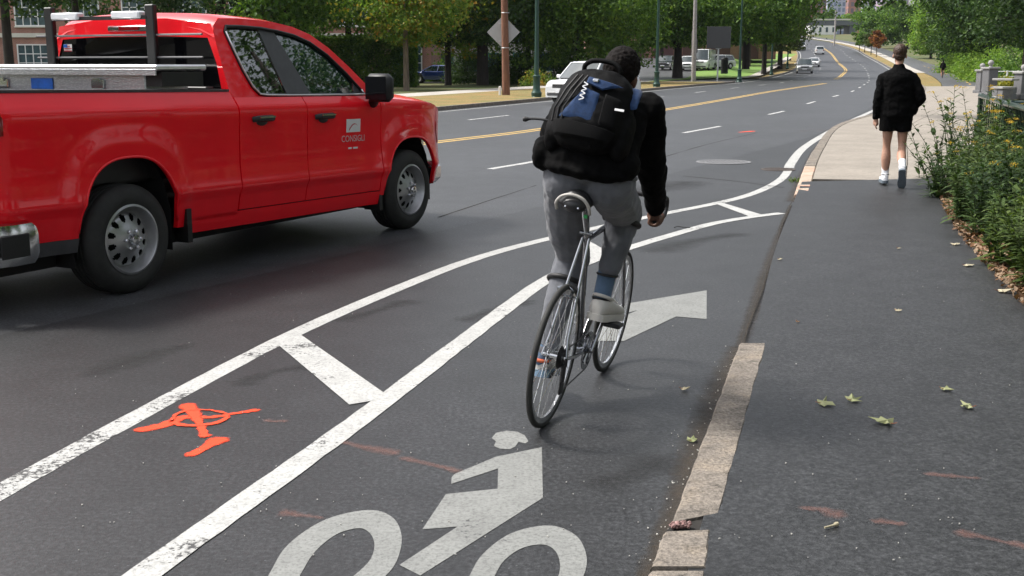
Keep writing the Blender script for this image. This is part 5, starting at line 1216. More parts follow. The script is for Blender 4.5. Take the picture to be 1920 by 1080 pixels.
tree('oak_tree', 'dark olive tree at the bend beside the oncoming cars', at(1462, 128, 165), 15, (4.4, 6, 7.0), .40, 15000, .40, OLIVE, M['bark_dark'], 8, cz=8.0, low=2.4)
tree('oak_tree', 'farthest dark olive tree at the left of the bend', at(1480, 112, 215), 15, (3.4, 6, 7.5), .35, 9000, .5, OLIVE, M['bark_dark'], 9, cz=10.0, low=3.5)
tree('street_tree', 'thin dark trunk on the verge with the lawn path behind', at(1404, 123, 140), 8, (3.4, 3.4, 3.0), .22, 5000, .34, DARK, M['bark'], 10, cz=5.2, low=2.3)
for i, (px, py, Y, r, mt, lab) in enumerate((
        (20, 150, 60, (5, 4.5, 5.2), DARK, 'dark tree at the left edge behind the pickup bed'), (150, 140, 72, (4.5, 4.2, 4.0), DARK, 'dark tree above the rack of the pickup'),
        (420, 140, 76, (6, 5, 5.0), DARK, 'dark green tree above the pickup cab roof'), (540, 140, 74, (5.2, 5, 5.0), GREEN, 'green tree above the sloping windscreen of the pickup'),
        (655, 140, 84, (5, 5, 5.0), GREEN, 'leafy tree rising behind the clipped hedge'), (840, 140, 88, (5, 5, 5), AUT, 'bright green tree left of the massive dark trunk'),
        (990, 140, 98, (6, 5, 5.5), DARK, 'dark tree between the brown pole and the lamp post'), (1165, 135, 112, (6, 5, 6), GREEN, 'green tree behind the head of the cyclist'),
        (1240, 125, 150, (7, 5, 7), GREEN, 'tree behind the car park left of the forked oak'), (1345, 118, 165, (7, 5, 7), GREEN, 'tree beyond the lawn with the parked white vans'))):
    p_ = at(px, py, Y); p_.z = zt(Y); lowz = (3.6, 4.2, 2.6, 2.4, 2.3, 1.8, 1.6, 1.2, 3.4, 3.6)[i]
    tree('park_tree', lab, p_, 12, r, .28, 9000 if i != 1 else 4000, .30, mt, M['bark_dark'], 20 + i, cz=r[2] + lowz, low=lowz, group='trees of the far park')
hd = at(682, 165, 82); bush('hedge', 'clipped dense green hedge behind the pickup bonnet', (hd.x, hd.y, 0), 3.6, 1.1, 3.3, 34000, .20, GREEN, 40, cat='hedge', box=True)
for i, (px, Y, w, h, mt, lab) in enumerate(((870, 92, 1.8, 2.6, DARK, 'dark rounded shrub left of the massive trunk'), (935, 90, 1.6, 2.2, DARK, 'dark rounded shrub behind the brown pole'), (975, 92, 1.7, 2.8, DARK, 'dark shrub beneath the pale house by the lamp post'), (1040, 88, 1.8, 2.2, DARK, 'dark shrub between the lamp post and the white car'), (828, 100, 1.5, 1.9, GREEN, 'low shrub beyond the parked blue car'), (1010, 80, 1.3, 1.2, AUT, 'low orange tinged shrub right of the brown pole'))):
    p_ = at(px, 150, Y); bush('shrub', lab, (p_.x, p_.y, 0), w, w, h, 4200, .17, mt, 50 + i, group='shrubs across the road')
# ---- right-hand side
for i, (px, Y, r, cz, mt, n, ls, lab) in enumerate((
        (1822, 150, (4.5, 5, 6.0), 7.5, GREEN, 14000, .36, 'tall dark green tree just right of the head of the walking man'), (1850, 165, (6, 6, 8), 9.5, GREEN, 12000, .42, 'tall dark tree above the shared path'),
        (1850, 110, (6, 5, 6), 7.6, DARK, 14000, .32, 'dark tree with low branches above the stone pillars'), (1925, 75, (5, 4.5, 4.5), 6.2, DARK, 12000, .25, 'dark tree at the top right corner over the railing'),
        (1785, 190, (4.5, 4.5, 6.0), 7.0, DARK, 9000, .42, 'green tree behind the brown haired walker'), (1745, 235, (5.5, 5, 6), 7.0, LIGHT, 8000, .5, 'light green tree far down the shared path'),
        (1700, 290, (7, 6, 6), 6, GREEN, 7000, .6, 'green tree in the row below the bridge'), (1652, 330, (8, 6, 5.5), 5, GREEN, 6000, .65, 'farthest green tree beside the bend of the road'))):
    p_ = at(px, 110, Y); tree('bank_tree', lab, (p_.x, p_.y, zt(Y)), 12, r, .30, n, ls, mt, M['bark_dark'], 60 + i, cz=cz, low=.8 if i not in (2, 3) else 2.6, group='trees on the river side')
for i, (px, Y, rx, h, mt, lab) in enumerate(((1800, 125, 3.0, 3.4, LIGHT, 'pale green bush beside the shared path behind the walker'), (1815, 108, 3.2, 3.8, LIGHT, 'largest pale green bush beyond the far cyclist'), (1838, 95, 2.8, 3.2, LIGHT, 'pale green bush left of the stone pillars'), (1875, 90, 3.2, 3.4, GREEN, 'green bush behind the white railing'), (1772, 150, 3.0, 3.6, LIGHT, 'small pale green bush far along the shared path'), (1930, 85, 3.2, 3.4, GREEN, 'green bush at the right edge behind the stone wall'))):
    p_ = at(px, 117, Y); x_ = p_.x + 2.2; bush('bush', lab, (x_, Y, zt(Y)), rx, rx, h, 6500, .20, mt, 80 + i, group='bushes along the shared path')
for i, (px, py, h, mt, lab) in enumerate(((1611, 97, 5.0, GREEN, 'young green street tree farthest along the far verge'), (1621, 99, 5.2, GREEN, 'second young street tree on the far verge'), (1633, 103, 5.5, OLIVE, 'young olive street tree left of the rust coloured one'), (1643, 107, 6.0, RUST, 'rust coloured young street tree on the far verge'))):
    p_ = gp(px, py); tree('young_tree', lab, p_, h, (1.7, 1.7, h * .34), .10, 2600, .34, mt, M['bark'], 100 + i, cz=h * .62, low=h * .3, group='young trees on the far verge')
p_ = gp(1588, 85); bush('shrub', 'straw coloured shrub by the far white van', (p_.x - 18, p_.y + 10, p_.z), 2.5, 2.5, 3.2, 900, .5, YEL, 110)
# overhanging branch of a tree that stands right of the view
ob = tree('overhanging_tree', 'dark leaved branch hanging into the top of the view over the road', (18.2, 34, 0), 10, (2.2, 1.6, .8), .22, 1500, .16, DARK, M['bark_dark'], 120, cz=3.95, low=2.98, lean=(-7.0, 0), trunk_h=7, limbs=10, clusters=34, sigma=.15)
ob2 = tree('overhanging_tree', 'drooping dark branch in the top right corner of the view', (11.6, 21, 0), 10, (2.9, 2.4, 1.1), .2, 4200, .15, DARK, M['bark_dark'], 121, cz=3.25, low=2.02, trunk_h=4.0, limbs=10, clusters=60, sigma=.13)

# trees of the near side, behind and beside the camera: they stand in the reflections of the truck
for i, (x, y, h_, lb) in enumerate(((14, 1.5, 13, 'tall tree just right of the camera beyond the planting bed'), (17, -8, 14, 'tall tree behind the camera to the right'), (21, 8.5, 14, 'tall tree on the bank right of the view'), (9, -17, 13, 'tree standing behind the camera beside the pavement'), (0, -27, 12, 'tree at the end of the pavement behind the camera'), (-11, -33, 13, 'tree far behind the camera across the road'), (25, -1, 15, 'tallest tree of the near bank, second row'), (-24, -36, 12, 'tree farthest behind the camera to the left'), (15, -19, 14, 'tree of the second row behind the camera'))):
    tree('near_bank_tree', lb, (x, y, 0), h_, (4.8, 4.8, h_ * .44), .26, 7000, .36, GREEN, M['bark'], 300 + i, cz=h_ * .56, low=1.2, group='trees of the near bank')
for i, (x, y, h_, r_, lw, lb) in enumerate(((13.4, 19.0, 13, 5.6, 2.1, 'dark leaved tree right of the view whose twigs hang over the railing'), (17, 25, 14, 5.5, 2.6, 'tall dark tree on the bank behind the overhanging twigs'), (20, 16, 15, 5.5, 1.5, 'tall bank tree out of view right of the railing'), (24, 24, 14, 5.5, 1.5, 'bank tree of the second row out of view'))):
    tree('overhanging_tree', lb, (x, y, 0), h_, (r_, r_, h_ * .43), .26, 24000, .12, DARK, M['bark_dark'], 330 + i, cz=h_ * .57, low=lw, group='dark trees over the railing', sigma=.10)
for i, (x, y, h_, lb) in enumerate(((-27, 4, 10, 'tree across the road left of the view'), (-31, 12, 11, 'tree left of the view beside the brick building'), (-36, 0, 10, 'tree across the road farther left'), (-30, -9, 11, 'tree across the road behind the camera'))):
    tree('park_tree', lb, (x, y, 0), h_, (4.5, 4.5, h_ * .44), .26, 5000, .34, DARK, M['bark_dark'], 340 + i, cz=h_ * .55, low=1.0, group='trees of the far park')

# ---- goldenrod along the pavement
M['stem_green'] = simple('stem_green', (.05, .075, .02), .7, var=.3)
GOLD = leafmat('goldenrod_leaf', [(.014, .034, .010), (.030, .062, .016), (.058, .098, .024), (.11, .15, .04)], .25)
GOLDL = leafmat('goldenrod_leaf_light', [(.03, .06, .012), (.06, .10, .02), (.10, .14, .03)], .3)
M['flower'] = leafmat('goldenrod_flower', [(.50, .33, .02), (.66, .45, .04), (.55, .30, .03)], .2)
def lance(mb, base, d, L, w, droop):
    """one narrow leaf: a bent strip that comes to a point"""
    d = Vector(d).normalized(); sd_ = d.cross(Vector((0, 0, 1)));
    if sd_.length < .1: sd_ = Vector((1, 0, 0))
    sd_.normalize(); up = sd_.cross(d); b = Vector(base)
    v = [b - sd_ * w * .25, b + sd_ * w * .25]
    for t, ww in ((.35, .5), (.7, .36)):
        c_ = b + d * L * t - Vector((0, 0, 1)) * droop * L * t * t; v += [c_ - sd_ * w * ww + up * .004, c_ + sd_ * w * ww + up * .004]
    v.append(b + d * L - Vector((0, 0, 1)) * droop * L); mb.add(v, [(0, 1, 3, 2), (2, 3, 5, 4), (4, 5, 6)])
def goldenrod(label, x, y, r, h, nst, seed, flowers=.5, group=None, mat=None, lf=34, spread=1.):
    R = random.Random(seed); t = empty('goldenrod_plant', label, 'plant', (x, y, 0), 0, group); st = MB(); le = MB(); fl = []
    for k in range(nst):
        a = R.uniform(0, 6.28); rr = r * math.sqrt(R.random()); bx, by = rr * math.cos(a), rr * math.sin(a); hh = h * R.uniform(.62, 1.08); ln = R.uniform(.05, .28) * spread; az = a + R.uniform(-.8, .8)
        P = cr_spline([(bx, by, 0), (bx + ln * .3 * math.cos(az) * hh, by + ln * .3 * math.sin(az) * hh, hh * .5), (bx + ln * math.cos(az) * hh, by + ln * math.sin(az) * hh, hh)], 6)
        st.tube(P, [.006 - .0035 * i / 12 for i in range(13)], 5)
        for i in range(lf):
            u = .08 + .9 * i / lf; p_ = P[min(12, int(u * 12))].lerp(P[min(12, int(u * 12) + 1)], (u * 12) % 1); b = i * 2.4 + k; L = R.uniform(.08, .21) * (1.15 - .5 * u) * (1 + .3 * (h > 1.1))
            lance(le, p_, (math.cos(b), math.sin(b), R.uniform(.1, .9)), L, L * R.uniform(.20, .32), R.uniform(.1, .5))
        if R.random() < flowers:
            tip = P[-1]
            for i in range(4):
                b = R.uniform(0, 6.28); L = R.uniform(.04, .10)
                for q in range(12): fl.append(tip + Vector((math.cos(b), math.sin(b), .35)) * L * q / 12 + Vector((R.gauss(0, .007), R.gauss(0, .007), R.gauss(0, .007) - .04 * (q / 12) ** 2)))
    st.build('stems', M['stem_green'], t); le.build('leaves', mat or GOLD, t)
    if fl: leaf_cloud('flowers', fl, [.014] * len(fl), mat=M['flower'], parent=t, seed=seed, kind='stuff')
GG = 'goldenrod bed beside the pavement'
goldenrod('tallest airy goldenrod at the left end of the bed beside the walker', 6.15, 15.5, .40, 1.26, 24, 1, .7, GG, lf=28, spread=1.3)
goldenrod('goldenrod with yellow plumes in front of the corner of the railing', 6.35, 14.7, .36, 1.16, 26, 2, .7, GG)
goldenrod('goldenrod sprawling low over the edge of the concrete', 5.62, 14.7, .30, .62, 18, 3, .1, GG, spread=2.4)
goldenrod('goldenrod at the lowest right corner of the bed by the leaf litter', 4.05, 8.2, .36, .6, 30, 4, .0, GG, GOLDL, spread=1.8)
goldenrod('bright green low goldenrod spilling towards the litter', 4.22, 9.2, .34, .66, 30, 5, .05, GG, GOLDL, spread=1.8)
goldenrod('goldenrod rising over the top rail near the right edge', 4.85, 9.9, .30, 1.16, 20, 6, .6, GG)
goldenrod('leafy goldenrod just below the corner post of the railing', 6.20, 14.1, .34, 1.02, 30, 7, .35, GG)
goldenrod('goldenrod with drooping stems second from the concrete edge', 5.75, 13.9, .32, .86, 28, 8, .2, GG, spread=1.6)
goldenrod('wispy goldenrod leaning out over the concrete at the far end', 6.0, 16.1, .30, 1.05, 12, 9, .5, GG, lf=24, spread=2.2)
goldenrod('wispy goldenrod leaning over the litter below the sprawling one', 5.35, 13.9, .26, .72, 14, 10, .2, GG, lf=26, spread=2.2)
sp_ = [(5.45, 13.2, .80), (5.85, 13.1, .95), (5.2, 12.5, .76), (5.6, 12.3, .93), (4.95, 11.7, .74), (5.35, 11.5, .92), (4.72, 10.9, .72), (5.1, 10.7, .92), (4.55, 10.1, .72), (4.85, 9.4, .92), (4.55, 8.7, .86), (4.4, 7.7, .75), (4.8, 7.2, .8)]
sp2 = [(6.9, 14.2, .75), (6.4, 12.6, .75), (6.0, 11.3, .75), (5.7, 10.0, .75), (5.4, 8.8, .75), (6.9, 12.6, .7), (6.6, 11.0, .7)]
LABS = ['goldenrod %s' % w for w in ('low against the litter, fourth from the concrete end', 'half way along the rail, upper row, nearest the corner', 'at the litter edge, fifth from the concrete end', 'under the rail middle with dense dark leaves', 'at the litter edge where the bed bulges out', 'under the rail just right of its middle', 'at the litter edge, third from the lower corner', 'under the rail, dense, second from the right edge', 'at the litter edge, second from the lower corner', 'below the rail beside the plant that rises over it', 'at the right edge of the view under the rail', 'cut by the right edge of the view, lower one', 'cut by the right edge of the view, outermost')]
for (x, y, h_), lb in zip(sp_, LABS): goldenrod(lb, x, y, .36, h_, 36, int(200 + 10 * x + y), .05, GG, lf=36)
for i, (x, y, h_) in enumerate(sp2): goldenrod('goldenrod plant seen only through the bars of the railing', x, y, .40, h_, 26, 240 + i, .1, GG)

# ---- leaf litter and single fallen leaves
LIT = leafmat('litter', [(.05, .03, .018), (.11, .06, .032), (.20, .10, .05), (.30, .22, .15), (.15, .075, .04), (.25, .14, .06)], .1, .8)
edge_l = resample(cr_spline(ws_r[3:6], 8), .04)
cs = []; rg = np.random.default_rng(5)
for k in range(3400):
    q = edge_l[rg.integers(0, len(edge_l))]; u = rg.gamma(1.6, .16) - .13; cs.append((q.x + u * .94 + .02, q.y - u * .34 + rg.normal() * .05, .034 + rg.random() * .03))
lt = leaf_cloud('leaf_litter', cs, rg.uniform(.03, .085, len(cs)), 1.6, .6, LIT, None, 'stuff', seed=9); tag(lt, 'brown and pale fallen leaves drifted along the pavement edge', 'leaf litter')
LG = leafmat('fallen_leaf_green', [(.16, .19, .08), (.24, .26, .13), (.30, .30, .17)], .1, .7); LB = leafmat('fallen_leaf_buff', [(.34, .30, .20), (.42, .38, .27)], .1, .7)
M['leaf_brown_edge'] = simple('leaf_brown', (.30, .11, .05), .7, var=.3, scale=60)
def maple(label, px, py, size, rz, mat, group='leaves fallen on the near pavement', curl=.75, z0=.026):
    c_ = gp(px, py); R = random.Random(px); lobes = [(0, 1.), (.45, .55), (.9, .85), (1.35, .45), (1.9, .62), (2.5, .35), (3.14, .22)]; pr = [(a, r_) for a, r_ in lobes] + [(-a, r_) for a, r_ in lobes[-2:0:-1]]
    q = MB(); s = size / 2; vs = [(0, 0, .012 * size / .12)]
    for a, r_ in pr: r2 = r_ * R.uniform(.55, 1.15); vs.append((s * r2 * math.cos(a), s * r2 * math.sin(a) * .95, curl * s * (r2 ** 2) * R.uniform(.2, 1) * (.5 + .5 * abs(math.sin(a)))))
    n = len(pr); vs += [(x, y, z - .0015) for x, y, z in vs[:]]
    q.add(vs, [(0, i + 1, (i + 1) % n + 1) for i in range(n)] + [(n + 1, n + 1 + (i + 1) % n + 1, n + 1 + i + 1) for i in range(n)] + [(i + 1, n + 2 + i, n + 2 + (i + 1) % n, (i + 1) % n + 1) for i in range(n)])
    o = q.build('fallen_leaf', mat, None, loc=(c_.x, c_.y, z0)); o.rotation_euler = (R.uniform(-.1, .1), R.uniform(-.1, .1), rz); tag(o, label, 'leaf', group)
    st = MB(); st.tube([(-.02 * s, 0, .004), (-s * .3, .1 * s, .008), (-s * .5, .05 * s, .014)], .0016, 5); st.build('stalk', M['leaf_brown_edge'], o)
    return o
for px, py, sz, rz, mt, lab in ((1543, 770, .16, .2, LG, 'green leaf with rusty tip left of a pair on the pavement'), (1597, 764, .13, .5, LG, 'smaller green leaf just right of the rusty tipped one'), (1662, 807, .18, 2.6, LG, 'largest green fallen leaf in the middle of the pavement'), (1770, 743, .11, .1, LG, 'small green leaf with brown rim near the right'), (1815, 776, .13, 2.9, LG, 'greenish leaf farthest right of the pavement group'), (1281, 733, .09, .3, LB, 'pale buff leaf in the cycle lane beside the granite kerb'), (1682, 592, .085, 0, LB, 'pale scrap of leaf midway up the asphalt pavement'), (1684, 473, .07, 0, LB, 'tiny pale leaf far up the asphalt pavement'), (1461, 494, .07, .3, LB, 'tiny pale leaf beside the long pavement crack'), (1812, 506, .16, .2, LB, 'pale leaf at the very edge of the leaf litter'), (1878, 556, .20, 0, LB, 'big pale curled leaf on the litter edge at right'), (1790, 466, .14, .4, LB, 'pale leaf near the top of the litter edge'), (1592, 268, .35, .2, YEL, 'small yellow sprig on the concrete pavement'), (1297, 830, .10, 1.2, LG, 'narrow green leaf against the edge of the granite kerb'), (1495, 613, .05, .4, LIT, 'dark curled scrap of leaf on the apron')):
    maple(lab, px, py, sz, rz, mt, z0=.034 if px > 1400 else .008)
# scraps
def scrap(name, label, cat, px, py, build, mat, z0=.008, rz=0.):
    c_ = gp(px, py); q = MB(); build(q); o = q.build(name, mat, None, 60, loc=(c_.x, c_.y, z0)); o.rotation_euler = (0, 0, rz); return tag(o, label, cat)
scrap('litter_scrap', 'black strip of rubber lying on the white cycle lane line', 'litter', 1277, 430, lambda q: q.tube(cr_spline([(-.07, 0, .01), (-.03, .015, .02), (.03, 0, .014), (.09, -.01, .012)], 4), [.010] * 13, 6, flat=.5), M['strap'])
scrap('cigarette_butt', 'pale cigarette butt lying on the near pavement', 'litter', 1557, 1004, lambda q: q.tube([(-.03, 0, .006), (.018, 0, .006), (.02, 0, .007), (.032, 0, .008)], [.0035, .0045, .008, .008], 8), LB, .030, .5)
def wrap(q):
    R = random.Random(4)
    for k in range(7): q.ell((R.uniform(-.03, .03), R.uniform(-.015, .015), .012), (R.uniform(.008, .018), R.uniform(.006, .014), R.uniform(.006, .012)), Euler((R.random(), R.random(), R.random())).to_matrix(), 8, 5)
q = MB(); q.ell((-.012, 0, .012), (.026, .018, .012), None, 16, 10); q.ell((.018, .004, .012), (.022, .015, .011), None, 16, 10)
c_ = gp(1274, 1001); o = link('crumpled_wrapper', remeshed(q, 'crumpled_wrapper', .002, 0, .020, .010), simple('wrapper_pink', (.26, .15, .14), .5, var=.6, scale=60), None, 20, (c_.x, c_.y, .022)); tag(o, 'crumpled pinkish wrapper wedged in the kerb joint', 'litter')
for i, (px, py) in enumerate(((1250, 900), (1232, 930), (1340, 720), (1300, 850), (1215, 1010))): pass
M['grit'] = simple('pale_grit', (.42, .41, .38), .9, var=.4, scale=90)
gr = MB(); R0 = random.Random(3)
for k in range(260):
    px, py = R0.uniform(100, 1900), R0.uniform(430, 1075)
    c_ = gp(px, py); s_ = R0.uniform(.002, .0045); gr.box((c_.x, c_.y, .004 + (.028 if c_.x > 1.5 + (c_.y - 6.6) * .28 else 0)), (s_, s_ * R0.uniform(.6, 1.6), s_), Matrix.Rotation(R0.uniform(0, 3), 3, 'Z'))
for k in range(90):                             # grit gathered against the kerb
    t_ = R0.random(); c_ = gp(1240 + 150 * t_ - abs(R0.gauss(0, 28)), 1060 - 410 * t_); s_ = R0.uniform(.002, .005); gr.box((c_.x, c_.y, .005), (s_, s_ * R0.uniform(.6, 2.2), s_), Matrix.Rotation(R0.uniform(0, 3), 3, 'Z'))
tag(gr.build('road_grit', M['grit']), 'pale grit scattered over the asphalt and along the kerb', 'grit', kind='stuff')
wd = empty('weed_tuft', 'green weed tuft growing at the foot of the sprayed kerb', 'plant', gp(1492, 340)); q = MB(); Rw = random.Random(8)
for k in range(40): lance(q, (Rw.gauss(0, .06), Rw.gauss(0, .08), 0), (Rw.gauss(0, 1), Rw.gauss(0, 1), 1.), Rw.uniform(.08, .16), .02, .4)
q.build('leaves', GOLDL, wd)
# ------------------------------------------------------------------ street furniture
M['lamp_green'] = simple('green_painted_iron', (.018, .055, .042), .42, .2, var=.2, scale=20)
M['pole_wood'] = bark('brown_wood_pole', (.20, .095, .06)); M['pole_grey'] = simple('grey_pole', (.30, .28, .27), .7, var=.25, scale=6, bmp=.4)
M['sign_alu'] = simple('sign_back_aluminium', (.42, .43, .45), .45, .5, var=.08, scale=4)
M['sign_grey'] = simple('plain_grey_panel', (.060, .060, .062), .6, var=.04)
M['galv'] = simple('galvanised_post', (.48, .50, .52), .45, .6, var=.12)
M['bin_black'] = simple('black_bin', (.010, .010, .011), .5, var=.2)
M['lamp_glass'] = simple('lantern_glass', (.65, .66, .62), .3, var=.1)
def lamp_post(label, px, py, s=1.):
    g = gp(px, py); t = empty('lamp_post', label, 'lamp post', g, 0, 'green lamp posts along the far kerb', scale=s)
    mb = MB(); mb.lathe([(.0, -.05), (.27, -.05), (.27, .06), (.22, .12), (.24, .2), (.24, .30), (.19, .38), (.165, .50), (.155, .95), (.18, 1.0), (.18, 1.06), (.12, 1.10)], 20); mb.build('base', M['lamp_green'], t, smooth=30)
    mb = MB(); mb.lathe([(.115, 1.08), (.095, 2.5), (.070, 6.9), (.10, 6.92), (.10, 7.0), (.06, 7.04), (.06, 7.12)], 14); mb.build('shaft', M['lamp_green'], t, smooth=30)
    mb = MB(); mb.lathe([(.06, 7.12), (.13, 7.18), (.20, 7.4), (.21, 7.6), (.15, 7.75)], 16); mb.build('lantern', M['lamp_glass'], t, smooth=40)
    mb = MB(); mb.lathe([(.17, 7.75), (.17, 7.79), (.08, 7.92), (.02, 8.0), (.02, 8.1), (.0, 8.12)], 16); mb.build('cap', M['lamp_green'], t, smooth=40); return t
lamp_post('nearest green lamp post left of the cyclist', 1006, 186); lamp_post('green lamp post right of the head of the cyclist', 1231, 166); lamp_post('green lamp post at the corner of the drive mouth', 1386, 154); lamp_post('green lamp post beyond the drive on the verge', 1446, 143); lamp_post('farthest green lamp post beside the oncoming cars', 1476, 131)
g = gp(949, 182); t = empty('utility_pole', 'leaning brown wooden pole beside the near lamp post', 'pole', g)
mb = MB(); mb.tube([(0, 0, -.1), (-.03, 0, 2), (-.16, 0, 8.5)], [.20, .18, .14], 14); mb.build('pole_shaft', M['pole_wood'], t, smooth=60)
for z in (2.35, 4.0): mb = MB(); mb.tube([(.19 * math.cos(a) - .04, .19 * math.sin(a), z) for a in [2 * math.pi * i / 16 for i in range(16)]], .018, 6, closed=True); mb.build('band', M['galv'], t)
mb = MB(); mb.box((-.30, -.05, .24), (.12, .12, .55), bev=.02); mb.build('white_stub', M['white_metal'], t)
ds = empty('warning_sign', 'diamond shaped sign seen from its grey back on the brown pole', 'sign', (g.x - .13, g.y + .22, 3.10))
mb = MB(); r_ = .80; mb.add([(-r_, 0, 0), (0, 0, -r_), (r_, 0, 0), (0, 0, r_), (-r_, .004, 0), (0, .004, -r_), (r_, .004, 0), (0, .004, r_)], [(0, 1, 2, 3), (7, 6, 5, 4), (0, 4, 5, 1), (1, 5, 6, 2), (2, 6, 7, 3), (3, 7, 4, 0)]); mb.build('sign_plate', M['sign_alu'], ds)
for z in (-.42, .42): mb = MB(); mb.box((0, -.025, z), (.5, .04, .06)); mb.build('bracket', M['galv'], ds)
g = gp(1300, 155); t = empty('utility_pole', 'tall grey pole standing in front of the forked oak', 'pole', g)
mb = MB(); mb.tube([(0, 0, -.1), (0, 0, 3), (-.05, 0, 9)], [.20, .18, .13], 14); mb.build('pole_shaft', M['pole_grey'], t, smooth=60)
mb = MB(); mb.box((-.18, .05, 3.2), (.10, .06, 2.0)); mb.build('conduit', M['pole_grey'], t)
mb = MB(); mb.box((.20, .06, 3.0), (.14, .10, 1.1)); mb.build('service_box', M['sign_grey'], t)
g = gp(1345, 152); t = empty('blank_sign', 'blank dark grey square sign on a thin metal post', 'sign', g)
mb = MB(); mb.tube([(0, 0, 0), (0, 0, 3.0)], .07, 10); mb.build('post', M['galv'], t, smooth=60)
mb = MB(); mb.box((0, -.06, 3.86), (2.15, .06, 1.92), bev=.01); mb.build('panel', M['sign_grey'], t)
mb = MB(); mb.box((0, .0, 2.90), (.5, .05, .10)); mb.build('bracket', M['galv'], t)
g = at(1358, 138, 124); t = empty('litter_bin', 'black slatted litter bin on the lawn by the blank sign', 'bin', (g.x, g.y, g.z - .02))
mb = MB(); mb.lathe([(0, .0), (.36, .0), (.36, .06), (.0, .06)], 24); mb.build('base', M['bin_black'], t)
for k in range(18): a = 2 * math.pi * k / 18; mb = MB(); mb.box((.37 * math.cos(a), .37 * math.sin(a), .78), (.02, .09, 1.45), Matrix.Rotation(a, 3, 'Z')); mb.build('slat', M['bin_black'], t)
mb = MB(); mb.lathe([(.0, .08), (.33, .08), (.33, 1.45), (.0, 1.45)], 24); mb.build('liner', M['bin_black'], t); mb = MB(); mb.lathe([(.40, 1.48), (.40, 1.55), (.30, 1.66), (.1, 1.72), (0, 1.72)], 24); mb.build('lid', M['bin_black'], t, smooth=40)

